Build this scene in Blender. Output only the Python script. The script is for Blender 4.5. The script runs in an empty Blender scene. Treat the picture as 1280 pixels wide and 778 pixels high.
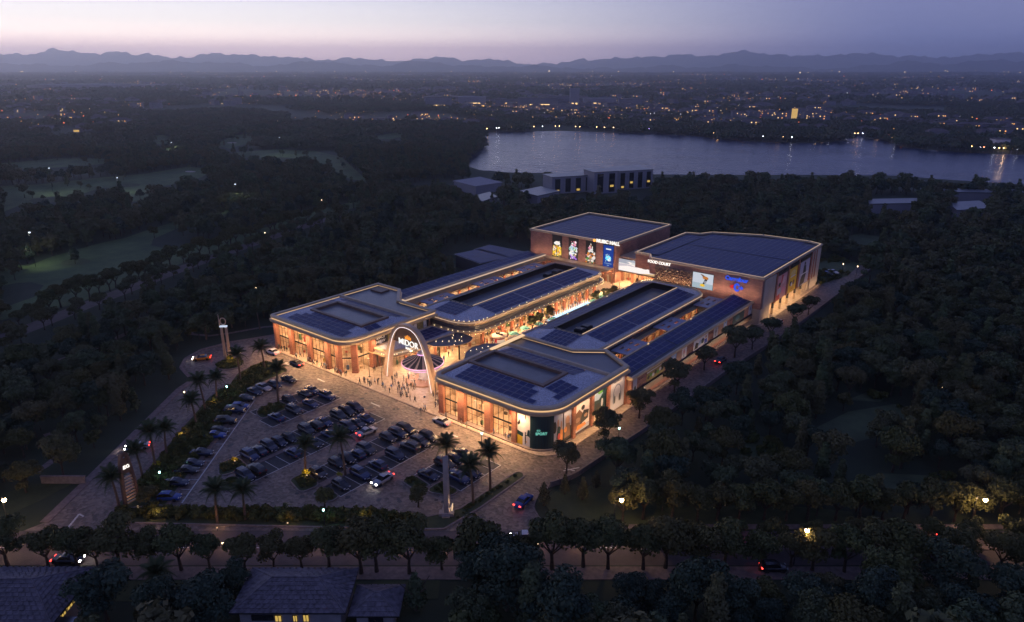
import bpy, bmesh, math, random
import numpy as np
from mathutils import Vector, Matrix, Quaternion
random.seed(7); rng = np.random.default_rng(11)
scene = bpy.context.scene
COL = scene.collection
PI = math.pi

# ------------------------------------------------------------------ camera
EYE = 75.0; FPX = 900.0; PITCH = math.atan(309/900); YAW = math.radians(39)
cam_d = bpy.data.cameras.new('camera'); cam = bpy.data.objects.new('camera', cam_d); COL.objects.link(cam)
cam.location = (0, 0, EYE); cam.rotation_euler = (PI/2 - PITCH, 0, YAW)
cam_d.sensor_width = 36; cam_d.lens = 36*FPX/1280; cam_d.clip_start = 1; cam_d.clip_end = 60000
scene.camera = cam
cc, ss = math.cos(PITCH), math.sin(PITCH); ca, sa = math.cos(YAW), math.sin(YAW)
def C(X, Y):                       # ground coordinates measured along / across the front street -> world
    return (X*ca - Y*sa, X*sa + Y*ca)
def cg(px, py, z=0.0):             # surveyed point: where a sight line from the viewpoint meets height z (street frame)
    rx = (px-640)/FPX; v = (py-389)/FPX
    t = (z-EYE)/(-ss-cc*v)
    return (rx*t, (cc-ss*v)*t)
def G(px, py, z=0.0): return C(*cg(px, py, z))
def project(x, y, z):
    X = x*ca + y*sa; Y = -x*sa + y*ca; z -= EYE
    d = Y*cc - z*ss
    if d < 1: return (-9999, -9999, d)
    return (640+FPX*X/d, 389+FPX*(-Y*ss-z*cc)/d, d)

# ------------------------------------------------------------------ colour helpers, world, sun, exposure
def lin(c): return tuple((x/12.92 if x <= .04045 else ((x+.055)/1.055)**2.4) for x in c)
def rgb(r, g, b): return lin((r/255, g/255, b/255)) + (1,)

world = bpy.data.worlds.new('World'); scene.world = world; world.use_nodes = True
wn = world.node_tree.nodes; wl = world.node_tree.links; wn.clear()
def W(t, **k):
    n = wn.new(t)
    for a, b in k.items(): setattr(n, a, b)
    return n
wo = W('ShaderNodeOutputWorld'); bg = W('ShaderNodeBackground'); wl.new(bg.outputs[0], wo.inputs[0])
tc = W('ShaderNodeTexCoord')
sep = W('ShaderNodeSeparateXYZ')
rot = W('ShaderNodeVectorRotate', rotation_type='Z_AXIS'); rot.inputs['Angle'].default_value = -YAW   # x = right, y = ahead
wl.new(tc.outputs['Generated'], rot.inputs['Vector']); wl.new(rot.outputs[0], sep.inputs[0])
def ramp(nodes, links, src, stops, interp='LINEAR'):
    r = nodes.new('ShaderNodeValToRGB'); r.color_ramp.interpolation = interp
    e = r.color_ramp.elements
    while len(e) > 1: e.remove(e[0])
    for i, (p, c) in enumerate(stops):
        q = e[0] if i == 0 else e.new(p)
        q.position = p; q.color = c
    links.new(src, r.inputs[0]); return r
# elevation: z = sin(elev); the frame only shows the lowest 5 degrees of sky
SKY = 2.2                          # scene radiance of ramp value 1
def hot(r, g, b): return (r/SKY, g/SKY, b/SKY, 1)
sunset = ramp(wn, wl, sep.outputs['Z'], [(0.0, hot(2.0,1.32,1.30)), (.018, hot(2.3,1.6,1.42)), (.033, hot(2.15,1.75,1.5)), (.05, hot(1.45,1.33,1.22)), (.08, hot(.98,.98,1.05)), (.16, hot(.78,.80,1.10)), (.3, hot(.36,.42,.76)), (.6, hot(.115,.145,.36)), (1, hot(.05,.07,.20))])
away = ramp(wn, wl, sep.outputs['Z'], [(0.0, hot(.16,.21,.46)), (.018, hot(.19,.225,.47)), (.033, hot(.21,.24,.47)), (.05, hot(.215,.24,.45)), (.08, hot(.215,.235,.44)), (.16, hot(.20,.23,.47)), (.3, hot(.15,.185,.44)), (.6, hot(.085,.11,.31)), (1, hot(.05,.07,.20))])
# azimuth: brightest towards the afterglow ahead-left
nrm = W('ShaderNodeVectorMath', operation='MULTIPLY'); nrm.inputs[1].default_value = (1, 1, 0); wl.new(rot.outputs[0], nrm.inputs[0])
nn = W('ShaderNodeVectorMath', operation='NORMALIZE'); wl.new(nrm.outputs[0], nn.inputs[0])
dt = W('ShaderNodeVectorMath', operation='DOT_PRODUCT'); wl.new(nn.outputs[0], dt.inputs[0])
az = math.radians(48); dt.inputs[1].default_value = (-math.sin(az), math.cos(az), 0)
mr = W('ShaderNodeMapRange'); mr.interpolation_type = 'SMOOTHSTEP'
mr.inputs['From Min'].default_value = .24; mr.inputs['From Max'].default_value = 1.02; wl.new(dt.outputs['Value'], mr.inputs['Value'])
mx = W('ShaderNodeMix', data_type='RGBA'); wl.new(mr.outputs[0], mx.inputs['Factor']); wl.new(away.outputs[0], mx.inputs['A']); wl.new(sunset.outputs[0], mx.inputs['B'])
wl.new(mx.outputs['Result'], bg.inputs['Color']); bg.inputs['Strength'].default_value = SKY

sun_d = bpy.data.lights.new('sun', 'SUN'); sun_d.energy = 0.06; sun_d.angle = math.radians(25); sun_d.color = (1, .72, .66)
sun = bpy.data.objects.new('sun', sun_d); COL.objects.link(sun)
sx, sy = C(-math.sin(az), math.cos(az)); sun.rotation_euler = Vector((sx, sy, .12)).to_track_quat('Z', 'Y').to_euler()

vs = scene.view_settings; vs.view_transform = 'Standard'; vs.look = 'None'; vs.exposure = 0.14; vs.gamma = 1; vs.use_curve_mapping = False
cy = scene.cycles
cy.use_denoising = True; cy.max_bounces = 6; cy.diffuse_bounces = 2; cy.glossy_bounces = 3; cy.transmission_bounces = 3
cy.transparent_max_bounces = 8; cy.volume_bounces = 2; cy.sample_clamp_indirect = 4; cy.sample_clamp_direct = 30; cy.caustics_reflective = False; cy.caustics_refractive = False

# ------------------------------------------------------------------ materials
MATS = {}
def mat(name, color, rough=.7, metal=0.0, var=0.0, scale=1.0, bump=0.0, bscale=4.0, spec=.5, coords='Object', stretch=None, c2=None):
    if name in MATS: return MATS[name]
    m = bpy.data.materials.new(name); m.use_nodes = True; MATS[name] = m
    N, L = m.node_tree.nodes, m.node_tree.links; b = N['Principled BSDF']
    b.inputs['Roughness'].default_value = rough; b.inputs['Metallic'].default_value = metal
    b.inputs['Specular IOR Level'].default_value = spec
    b.inputs['Base Color'].default_value = color
    t = N.new('ShaderNodeTexCoord'); src = t.outputs[coords]
    if stretch:
        mp = N.new('ShaderNodeMapping'); mp.inputs['Scale'].default_value = stretch; L.new(src, mp.inputs[0]); src = mp.outputs[0]
    if var or c2:
        n = N.new('ShaderNodeTexNoise'); n.inputs['Scale'].default_value = scale; n.inputs['Detail'].default_value = 9 if scale < .5 else 5; n.inputs['Roughness'].default_value = .68 if scale < .5 else .5; L.new(src, n.inputs['Vector'])
        a = c2 if c2 else tuple(x*(1-var) for x in color[:3])+(1,)
        z = color if c2 else tuple(min(1, x*(1+var)) for x in color[:3])+(1,)
        r = ramp(N, L, n.outputs[0], [(.33, a), (.67, z)]); L.new(r.outputs[0], b.inputs['Base Color'])
    if bump:
        n = N.new('ShaderNodeTexNoise'); n.inputs['Scale'].default_value = bscale; n.inputs['Detail'].default_value = 4; L.new(src, n.inputs['Vector'])
        bp = N.new('ShaderNodeBump'); bp.inputs['Strength'].default_value = bump; bp.inputs['Distance'].default_value = .1
        L.new(n.outputs[0], bp.inputs['Height']); L.new(bp.outputs[0], b.inputs['Normal'])
    return m
def glow(name, color, strength, sampled=True):
    if name in MATS: return MATS[name]
    m = bpy.data.materials.new(name); m.use_nodes = True; MATS[name] = m
    N, L = m.node_tree.nodes, m.node_tree.links; N.clear()
    o = N.new('ShaderNodeOutputMaterial'); e = N.new('ShaderNodeEmission'); e.inputs[0].default_value = color; e.inputs[1].default_value = strength
    L.new(e.outputs[0], o.inputs[0])
    if not sampled: m.cycles.emission_sampling = 'NONE'
    return m
def clear_glass(name, tint, refl=.12, rough=.05):
    m = bpy.data.materials.new(name); m.use_nodes = True; MATS[name] = m
    N, L = m.node_tree.nodes, m.node_tree.links; N.clear()
    o = N.new('ShaderNodeOutputMaterial'); t = N.new('ShaderNodeBsdfTransparent'); g = N.new('ShaderNodeBsdfGlossy'); x = N.new('ShaderNodeMixShader')
    t.inputs[0].default_value = tint; g.inputs['Roughness'].default_value = rough; x.inputs[0].default_value = refl
    L.new(t.outputs[0], x.inputs[1]); L.new(g.outputs[0], x.inputs[2]); L.new(x.outputs[0], o.inputs[0]); return m

def brick_mat(name, c1, c2, mortar, scale=1.0):
    m = bpy.data.materials.new(name); m.use_nodes = True; MATS[name] = m
    N, L = m.node_tree.nodes, m.node_tree.links; b = N['Principled BSDF']; b.inputs['Roughness'].default_value = .85
    t = N.new('ShaderNodeTexCoord'); s = N.new('ShaderNodeSeparateXYZ'); L.new(t.outputs['Object'], s.inputs[0])
    ad = N.new('ShaderNodeMath'); ad.operation = 'ADD'; L.new(s.outputs[0], ad.inputs[0]); L.new(s.outputs[1], ad.inputs[1])
    cb = N.new('ShaderNodeCombineXYZ'); L.new(ad.outputs[0], cb.inputs[0]); L.new(s.outputs[2], cb.inputs[1])
    k = N.new('ShaderNodeTexBrick'); k.inputs['Scale'].default_value = scale; k.inputs['Brick Width'].default_value = .9; k.inputs['Row Height'].default_value = .36
    k.inputs['Mortar Size'].default_value = .03; k.inputs['Color1'].default_value = c1; k.inputs['Color2'].default_value = c2; k.inputs['Mortar'].default_value = mortar
    L.new(cb.outputs[0], k.inputs['Vector'])
    n = N.new('ShaderNodeTexNoise'); n.inputs['Scale'].default_value = .35; L.new(t.outputs['Object'], n.inputs['Vector'])
    r = ramp(N, L, n.outputs[0], [(.3, (.72,.72,.72,1)), (.7, (1.1,1.1,1.1,1))])
    x = N.new('ShaderNodeMix'); x.data_type = 'RGBA'; x.blend_type = 'MULTIPLY'; x.inputs['Factor'].default_value = 1
    L.new(k.outputs[0], x.inputs['A']); L.new(r.outputs[0], x.inputs['B']); L.new(x.outputs['Result'], b.inputs['Base Color'])
    bp = N.new('ShaderNodeBump'); bp.inputs['Distance'].default_value = .05; bp.inputs['Strength'].default_value = .5; L.new(k.outputs['Fac'], bp.inputs['Height']); bp.invert = True
    L.new(bp.outputs[0], b.inputs['Normal']); return m

def cobble_mat(name, c1, c2, size, rough=.6):
    m = bpy.data.materials.new(name); m.use_nodes = True; MATS[name] = m
    N, L = m.node_tree.nodes, m.node_tree.links; b = N['Principled BSDF']; b.inputs['Roughness'].default_value = rough
    t = N.new('ShaderNodeTexCoord')
    v = N.new('ShaderNodeTexVoronoi'); v.inputs['Scale'].default_value = 1/size; L.new(t.outputs['Object'], v.inputs['Vector'])
    n = N.new('ShaderNodeTexNoise'); n.inputs['Scale'].default_value = .12; n.inputs['Detail'].default_value = 7; n.inputs['Roughness'].default_value = .65; L.new(t.outputs['Object'], n.inputs['Vector'])
    sp = N.new('ShaderNodeSeparateColor'); L.new(v.outputs['Color'], sp.inputs[0])
    a = N.new('ShaderNodeMath'); a.operation = 'MULTIPLY_ADD'; a.inputs[1].default_value = .45; L.new(sp.outputs[0], a.inputs[0]); L.new(n.outputs[0], a.inputs[2])
    r = ramp(N, L, a.outputs[0], [(.45, c1), (.95, c2)]); L.new(r.outputs[0], b.inputs['Base Color'])
    n2 = N.new('ShaderNodeTexNoise'); n2.inputs['Scale'].default_value = 1.4; L.new(t.outputs['Object'], n2.inputs['Vector'])
    r2 = ramp(N, L, n2.outputs[0], [(.3, (rough-.15,)*3+(1,)), (.7, (min(1,rough+.2),)*3+(1,))]); L.new(r2.outputs[0], b.inputs['Roughness'])
    bp = N.new('ShaderNodeBump'); bp.inputs['Distance'].default_value = .12; bp.inputs['Strength'].default_value = .8; L.new(v.outputs['Distance'], bp.inputs['Height']); L.new(bp.outputs[0], b.inputs['Normal'])
    return m

def foliage_mat(name, dark, light, hue2, scale=.35):
    m = bpy.data.materials.new(name); m.use_nodes = True; MATS[name] = m
    N, L = m.node_tree.nodes, m.node_tree.links; b = N['Principled BSDF']; b.inputs['Roughness'].default_value = .75; b.inputs['Specular IOR Level'].default_value = .2
    t = N.new('ShaderNodeNewGeometry'); n = N.new('ShaderNodeTexNoise'); n.inputs['Scale'].default_value = scale; n.inputs['Detail'].default_value = 3; L.new(t.outputs['Position'], n.inputs['Vector'])
    r = ramp(N, L, n.outputs[0], [(.35, dark), (.65, light)])
    oi = N.new('ShaderNodeObjectInfo'); x = N.new('ShaderNodeMix'); x.data_type = 'RGBA'; L.new(r.outputs[0], x.inputs['A']); x.inputs['B'].default_value = hue2
    mm = N.new('ShaderNodeMath'); mm.operation = 'MULTIPLY'; mm.inputs[1].default_value = .95; L.new(oi.outputs['Random'], mm.inputs[0]); L.new(mm.outputs[0], x.inputs['Factor'])
    L.new(x.outputs['Result'], b.inputs['Base Color']); return m

M = {}
M['foliage'] = foliage_mat('foliage', (.045,.066,.034,1), (.105,.14,.06,1), (.115,.10,.045,1))
M['foliage_far'] = foliage_mat('foliage_far', (.042,.062,.034,1), (.09,.118,.052,1), (.10,.088,.045,1), .05)
M['street_foliage'] = foliage_mat('street_foliage', (.05,.066,.026,1), (.11,.12,.04,1), (.10,.085,.03,1))
M['palm_foliage'] = foliage_mat('palm_foliage', (.035,.055,.025,1), (.075,.10,.04,1), (.07,.08,.03,1), 1.2)
M['shrub_foliage'] = foliage_mat('shrub_foliage', (.04,.065,.022,1), (.11,.13,.035,1), (.10,.09,.02,1), 1.0)
M['blue_foliage'] = foliage_mat('blue_foliage', (.03,.05,.035,1), (.062,.09,.056,1), (.05,.07,.04,1))
M['flower_foliage'] = foliage_mat('flower_foliage', (.2,.16,.01,1), (.5,.42,.02,1), (.3,.3,.02,1), 2.0)
M['bark'] = mat('bark', (.07,.05,.035,1), .9, var=.4, scale=3, bump=.6)
M['palm_bark'] = mat('palm_bark', (.14,.09,.06,1), .9, var=.35, scale=6, bump=.6, stretch=(1,1,4))
M['grass'] = mat('grass_ground', (.05,.066,.03,1), .95, scale=.03, bump=.3, bscale=2.0, c2=(.022,.032,.016,1))
M['fairway'] = mat('fairway_grass', (.12,.17,.055,1), .95, scale=.06, c2=(.05,.078,.028,1), bump=.2)
M['glade'] = mat('glade_grass', (.12,.15,.065,1), .95, scale=.12, c2=(.055,.072,.035,1), bump=.3)
M['lawn'] = mat('lawn_grass', (.075,.09,.035,1), .95, scale=.3, c2=(.04,.055,.02,1), bump=.4, bscale=8)
M['cobble'] = cobble_mat('cobble_paving', (.095,.072,.058,1), (.25,.19,.15,1), .6)
M['tarmac'] = mat('tarmac', (.105,.08,.075,1), .75, var=.3, scale=.3, bump=.3, bscale=6)
M['bay'] = mat('bay_asphalt', (.05,.05,.052,1), .8, var=.25, scale=.8, bump=.2, bscale=10)
M['plaza'] = cobble_mat('plaza_stone', (.38,.29,.21,1), (.55,.44,.32,1), .8, .45)
M['kerb'] = mat('kerb_stone', (.24,.19,.165,1), .85, var=.2, scale=1.5)
M['path'] = mat('pink_path_paving', (.21,.155,.135,1), .85, var=.25, scale=1.2)
M['white_line'] = mat('road_paint', (.62,.6,.56,1), .7, var=.2, scale=4)
M['brick'] = brick_mat('brick_wall', (.46,.21,.15,1), (.33,.145,.11,1), (.22,.15,.12,1))
M['brick_p'] = brick_mat('brick_pillar', (.42,.15,.085,1), (.30,.10,.06,1), (.3,.2,.15,1), 2.2)
M['beige'] = mat('beige_render', (.42,.36,.30,1), .85, var=.12, scale=.3)
M['sand'] = mat('sandstone_trim', (.50,.39,.27,1), .55, var=.12, scale=.6)
M['bronze'] = mat('bronze_metal', (.56,.42,.25,1), .45, metal=.25, var=.1, scale=.5)
M['soffit'] = mat('soffit_timber', (.35,.24,.15,1), .6)
M['gravel'] = mat('roof_gravel', (.50,.50,.54,1), .9, var=.35, scale=3, bump=.5, bscale=8)
M['membrane'] = mat('roof_membrane', (.13,.135,.15,1), .35, var=.2, scale=.25)
M['darkroof'] = mat('dark_roof_metal', (.05,.055,.075,1), .4, var=.15, scale=.4)
M['brownmetal'] = mat('brown_metal', (.15,.085,.06,1), .5, var=.15, scale=.6)
M['panel'] = mat('solar_cells', (.014,.028,.12,1), .45, var=.2, scale=.25, spec=.18)
M['panelframe'] = mat('panel_frame', (.17,.18,.26,1), .45, metal=.2)
M['blackmetal'] = mat('black_metal', (.03,.03,.032,1), .4, metal=.4)
M['steel'] = mat('brushed_steel', (.35,.35,.38,1), .3, metal=.8)
M['cream'] = mat('shop_cream_wall', (.68,.52,.40,1), .8, scale=.7, c2=(.50,.37,.24,1))
M['shopfloor'] = mat('shop_floor', (.5,.4,.3,1), .4, var=.1)
M['glass'] = clear_glass('shop_glass', (.96,.94,.9,1), .10)
M['darkglass'] = mat('dark_glass', (.015,.018,.025,1), .08, spec=.8)
M['white'] = mat('white_paint', (.72,.71,.68,1), .6)
M['concrete'] = mat('concrete', (.30,.28,.27,1), .85, var=.15, scale=.5)
M['slate'] = mat('roof_tile', (.14,.12,.135,1), .8, var=.35, scale=1.5, bump=.3)
M['wood'] = mat('timber', (.12,.06,.035,1), .6, var=.3, scale=1, stretch=(1,1,8))
M['warm'] = glow('warm_ceiling_light', (1,.60,.34,1), 120)
M['warmstrip'] = glow('warm_led_strip', (1,.66,.38,1), .9)
M['coveled'] = glow('cornice_cove_led', (1,.62,.32,1), .8)
M['warmweak'] = glow('warm_weak_glow', (1,.70,.48,1), .62)
M['bulb'] = glow('festoon_bulb', (1,.72,.38,1), 7, False)
M['whiteled'] = glow('white_led', (1,.88,.9,1), 1.5)
M['pinkled'] = glow('pink_led', (1,.50,.85,1), 1.25)
M['sign'] = glow('white_sign_letters', (1,.95,.88,1), 1.15)
M['headlight'] = glow('headlamp', (1,.95,.85,1), 25, False)
M['taillight'] = glow('tail_lamp', (1,.04,.03,1), 7, False)
M['lampoff'] = mat('lamp_glass_off', (.5,.5,.5,1), .1)
M['tailoff'] = mat('tail_glass_off', (.25,.01,.01,1), .15)
M['chrome'] = mat('wheel_alloy', (.4,.4,.42,1), .3, metal=.9)
M['rubber'] = mat('tyre_rubber', (.02,.02,.02,1), .8)
def P(name, c, em=0):              # flat print colour; em > 0 on backlit screens
    k = 'print_'+name+('_lit' if em else '')
    if k in MATS: return MATS[k]
    if em: return glow(k, c, em)
    return mat(k, c, .6)

# ------------------------------------------------------------------ mesh building
class MB:
    def __init__(s): s.v = []; s.f = []; s.m = []
    def face(s, pts, mi=0):
        n = len(s.v); s.v += [tuple(p) for p in pts]; s.f.append(tuple(range(n, n+len(pts)))); s.m.append(mi)
    def raw(s, vs, fs, mi=0):
        n = len(s.v); s.v += [tuple(p) for p in vs]
        for f in fs: s.f.append(tuple(i+n for i in f)); s.m.append(mi)
    def box(s, x0, y0, z0, x1, y1, z1, mi=0, T=None):
        vs = [(x0,y0,z0),(x1,y0,z0),(x1,y1,z0),(x0,y1,z0),(x0,y0,z1),(x1,y0,z1),(x1,y1,z1),(x0,y1,z1)]
        if T is not None: vs = [tuple(T @ Vector(v)) for v in vs]
        s.raw(vs, [(0,3,2,1),(4,5,6,7),(0,1,5,4),(1,2,6,5),(2,3,7,6),(3,0,4,7)], mi)
    def prism(s, poly, z0, z1, mi=0, top=None, bottom=True):
        n = len(poly); vs = [(x,y,z0) for x,y in poly]+[(x,y,z1) for x,y in poly]
        s.raw(vs, [(i,(i+1)%n,(i+1)%n+n,i+n) for i in range(n)], mi)
        s.face([(x,y,z1) for x,y in poly], mi if top is None else top)
        if bottom: s.face([(x,y,z0) for x,y in reversed(poly)], mi)
    def sheet(s, poly, z, mi=0): s.face([(x,y,z) for x,y in poly], mi)
    def cone(s, p0, p1, r0, r1, n=8, mi=0, cap=True):
        p0, p1 = Vector(p0), Vector(p1); d = (p1-p0)
        if d.length < 1e-6: return
        d.normalize(); a = d.orthogonal().normalized(); b = d.cross(a)
        vs = []
        for p, r in ((p0, r0), (p1, r1)):
            for i in range(n):
                t = 2*PI*i/n; vs.append(tuple(p + a*math.cos(t)*r + b*math.sin(t)*r))
        fs = [(i,(i+1)%n,(i+1)%n+n,i+n) for i in range(n)]
        if cap: fs += [tuple(range(n-1,-1,-1)), tuple(range(n,2*n))]
        s.raw(vs, fs, mi)
    def tube(s, pts, rads, n=8, mi=0):
        for i in range(len(pts)-1): s.cone(pts[i], pts[i+1], rads[i], rads[i+1], n, mi, cap=(i == len(pts)-2 or i == 0))
    def lathe(s, prof, c=(0,0), n=24, mi=0, mis=None):
        vs = []
        for r, z in prof:
            for i in range(n): t = 2*PI*i/n; vs.append((c[0]+r*math.cos(t), c[1]+r*math.sin(t), z))
        base = len(s.v); s.v += vs
        for k in range(len(prof)-1):
            for i in range(n):
                j = (i+1)%n; s.f.append((base+k*n+i, base+k*n+j, base+(k+1)*n+j, base+(k+1)*n+i)); s.m.append(mis[k] if mis else mi)
    def band(s, poly, prof, mis=0, closed=True):
        "sweep a profile [(outward offset, z)...] round a ccw polygon"
        loops = [offset(poly, o) for o, z in prof]; n = len(poly); base = len(s.v)
        for (o, z), lp in zip(prof, loops): s.v += [(x, y, z) for x, y in lp]
        for k in range(len(prof)-1):
            for i in range(n if closed else n-1):
                j = (i+1)%n; s.f.append((base+k*n+i, base+k*n+j, base+(k+1)*n+j, base+(k+1)*n+i)); s.m.append(mis[k] if isinstance(mis, (list,tuple)) else mis)
    def mesh(s, name, mats):
        me = bpy.data.meshes.new(name); me.from_pydata(s.v, [], s.f)
        if isinstance(mats, str) or not isinstance(mats, (list,tuple)): mats = [mats]
        for m in mats: me.materials.append(M[m] if isinstance(m, str) else m)
        if any(s.m): me.polygons.foreach_set('material_index', s.m)
        me.update(); return me
    def build(s, name, mats, parent=None, loc=None, kind=None):
        return link(name, s.mesh(name, mats), parent, loc, kind)
def link(name, me, parent=None, loc=None, kind=None, rz=0):
    o = bpy.data.objects.new(name, me); COL.objects.link(o)
    if parent is not None: o.parent = parent
    if loc is not None: o.location = loc
    if rz: o.rotation_euler = (0, 0, rz)
    if kind: o['kind'] = kind
    return o
def tag(o, label, cat, group=None):
    o['label'] = label; o['category'] = cat
    if group: o['group'] = group
    return o
def thing(name, label, cat, loc=(0,0,0), rz=0, group=None):
    o = link(name, None, None, loc, None, rz); return tag(o, label, cat, group)
def copy_tree(o, parent=None, loc=None, rz=None, scale=None, label=None):
    kids = list(o.children); c = o.copy(); COL.objects.link(c); c.parent = parent
    if loc is not None: c.location = loc
    if rz is not None: c.rotation_euler = (0, 0, rz)
    if scale is not None: c.scale = (scale,)*3
    if label: c['label'] = label
    for k in kids: copy_tree(k, c)
    return c

def area2(p): return sum(p[i][0]*p[(i+1)%len(p)][1]-p[(i+1)%len(p)][0]*p[i][1] for i in range(len(p)))
def ccw(p): return list(p) if area2(p) > 0 else list(reversed(p))
def offset(poly, d):
    if abs(d) < 1e-9: return list(poly)
    n = len(poly); out = []
    for i in range(n):
        a, b, c = Vector(poly[i-1]), Vector(poly[i]), Vector(poly[(i+1)%n])
        e1 = (b-a).normalized(); e2 = (c-b).normalized()
        n1 = Vector((e1.y, -e1.x)); n2 = Vector((e2.y, -e2.x)); m = n1+n2
        k = m.dot(n1); q = m/max(k, .3); out.append((b.x+q.x*d, b.y+q.y*d))
    return out
def rounded(poly, rads, seg=8):
    poly = list(poly); n = len(poly); out = []
    for i in range(n):
        r = rads[i] if isinstance(rads, (list,tuple)) else rads
        b = Vector(poly[i])
        if r <= 0: out.append(tuple(b)); continue
        a, c = Vector(poly[i-1]), Vector(poly[(i+1)%n]); u = (a-b).normalized(); w = (c-b).normalized()
        ang = u.angle(w); t = min(r/math.tan(ang/2), (a-b).length*.49, (c-b).length*.49); r2 = t*math.tan(ang/2)
        p, q = b+u*t, b+w*t; ctr = b+(u+w).normalized()*(r2/math.sin(ang/2))
        a0 = math.atan2(p.y-ctr.y, p.x-ctr.x); a1 = math.atan2(q.y-ctr.y, q.x-ctr.x); da = (a1-a0+PI)%(2*PI)-PI
        for k in range(seg+1): t_ = a0+da*k/seg; out.append((ctr.x+r2*math.cos(t_), ctr.y+r2*math.sin(t_)))
    return out
def inside(p, poly):
    x, y = p; r = False; n = len(poly); j = n-1
    for i in range(n):
        xi, yi = poly[i]; xj, yj = poly[j]
        if (yi > y) != (yj > y) and x < (xj-xi)*(y-yi)/(yj-yi)+xi: r = not r
        j = i
    return r
def inside_np(X, Y, poly):
    r = np.zeros(X.shape, bool); n = len(poly); j = n-1
    for i in range(n):
        xi, yi = poly[i]; xj, yj = poly[j]
        if yi != yj:
            c = ((yi > Y) != (yj > Y)) & (X < (xj-xi)*(Y-yi)/(yj-yi)+xi); r ^= c
        j = i
    return r
def gpoly(pts, z=0): return [G(x, y, z) for x, y in pts]
def sheet(name, poly, z, m, kind='structure'):
    b = MB(); b.sheet(ccw(poly), z); return b.build(name, m, kind=kind)
def slab(name, poly, z0, z1, m, kind='structure', parent=None):
    b = MB(); b.prism(ccw(poly), z0, z1, bottom=False); return b.build(name, m, parent, kind=kind)
def text(name, body, size, origin, xdir, m, parent, up=(0,0,1), depth=.12, align='CENTER', bold=0.0):
    cu = bpy.data.curves.new(name, 'FONT'); cu.body = body; cu.size = size; cu.extrude = depth; cu.align_x = align; cu.align_y = 'CENTER'; cu.offset = bold
    o = bpy.data.objects.new(name+'_tmp', cu); COL.objects.link(o)
    dg = bpy.context.evaluated_depsgraph_get(); me = bpy.data.meshes.new_from_object(o.evaluated_get(dg)); bpy.data.objects.remove(o); bpy.data.curves.remove(cu)
    me.name = name; me.materials.clear(); me.materials.append(M[m] if isinstance(m, str) else m)
    t = link(name, me, parent)
    x = Vector(xdir).normalized(); u = Vector(up); z = x.cross(u).normalized(); u = z.cross(x)
    R = Matrix((x, u, z)).transposed().to_4x4(); R.translation = Vector(origin); t.matrix_local = R
    return t

# ================================================================== GROUND, ROADS, WATER
g_ = MB(); g_.face([C(-10300,-250)+(0,), C(10300,-250)+(0,), C(10300,13400)+(0,), C(-10300,13400)+(0,)]); g_.build('ground', 'grass', kind='structure')

ROADEDGE = [C(-230, 104.7), C(-5.5, 104.7)]
paving = [(-129.4,31.4),(-163.5,73.2),(-166.5,78),(-171,79.5),(-176,80.5),(-180.5,84),(-183,90),(-182,98),(-178.5,106),(-176.5,112),(-176.5,160),(-169.3,160),(-169.3,102.8),(-75.9,102.8),(-73.6,106.5),(-73.2,200),(-70.6,206),(-70.4,300),(-61,300),(-61.5,206),(-64.5,165),(-65.2,130),(-66.5,101),(-68,95.5),(-67.5,90),(-65,86.8),(-60.3,85.6),(-54,88.2)]
C_R = C(16, 103.6)
sheet('car_park_paving', paving[:-1]+[C(7,103.5), C(-83,103.5)], .012, 'cobble')
sheet('front_road', [C(-240,94.6), C(260,94.6), C(260,103.4), C(-240,103.4)], .02, 'tarmac')
slab('front_pavement', [C(-240,91.2), C(260,91.2), C(260,94.2), C(-240,94.2)], -.1, .12, 'path')
slab('far_pavement', [C(9,103.9), C(260,103.9), C(260,105.2), C(14,105.2)], -.1, .12, 'path')
slab('far_pavement', [C(-240,103.7), C(-93,103.7), C(-88,107), C(-93,105.3), C(-240,105.3)], -.1, .12, 'path')
for k in range(-26, 30):           # dashed centre line of the front road
    if k % 2: continue
    x = k*7.0; b = MB(); b.sheet([C(x,98.9), C(x+3,98.9), C(x+3,99.1), C(x,99.1)], .026); b.build('road_marking', 'white_line', kind='structure')
# left avenue and its verge
AV = [cg(0,460), cg(60,430), cg(140,399), cg(240,358), cg(330,325)]
AVW = 6.0
def ribbon(name, pts, w, z, m, raised=0):
    L_, R_ = [], []
    for i, p in enumerate(pts):
        a = Vector(pts[max(i-1,0)]); c = Vector(pts[min(i+1,len(pts)-1)]); d = (c-a).normalized(); n = Vector((-d.y, d.x))
        L_.append(Vector(p)+n*w/2); R_.append(Vector(p)-n*w/2)
    poly = [C(*p) for p in R_]+[C(*p) for p in reversed(L_)]
    if raised: return slab(name, poly, z-.1, z+raised, m)
    return sheet(name, poly, z, m)
AV = [cg(-60,455), cg(0,424), cg(35,411), cg(110,381), cg(230,335), cg(330,300), cg(420,270)]
ribbon('avenue_road', AV, 7, .016, 'tarmac')
ribbon('avenue_path', [cg(-40,470), cg(50,459), cg(125,433), cg(160,416), cg(270,375), cg(330,352)], 2.2, .02, 'path')
ribbon('garden_path', [cg(45,590), cg(58,582), cg(72,571), cg(70,562), cg(50,556)], 1.6, .02, 'path')
ribbon('garden_path', [cg(72,563), cg(66,552), cg(58,542)], 1.3, .024, 'path')
ribbon('garden_path', [cg(230,408), cg(240,418), cg(262,420), cg(285,417), cg(330,409), cg(345,408)], 1.4, .02, 'path')

# raised plaza the mall stands on
PLAZA = rounded([(-169.2,102.6),(-75.9,102.6),(-72.9,107),(-72.9,206),(-70,206),(-70,264),(-168,264),(-169.2,134)], [0,5,3,0,0,0,0,0], 6)
slab('plaza', PLAZA, -.1, .15, 'plaza')
slab('plaza_kerb', [(-169.2,102.2),(-79,102.2),(-79,102.596),(-169.2,102.596)], -.1, .14, 'kerb')

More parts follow.
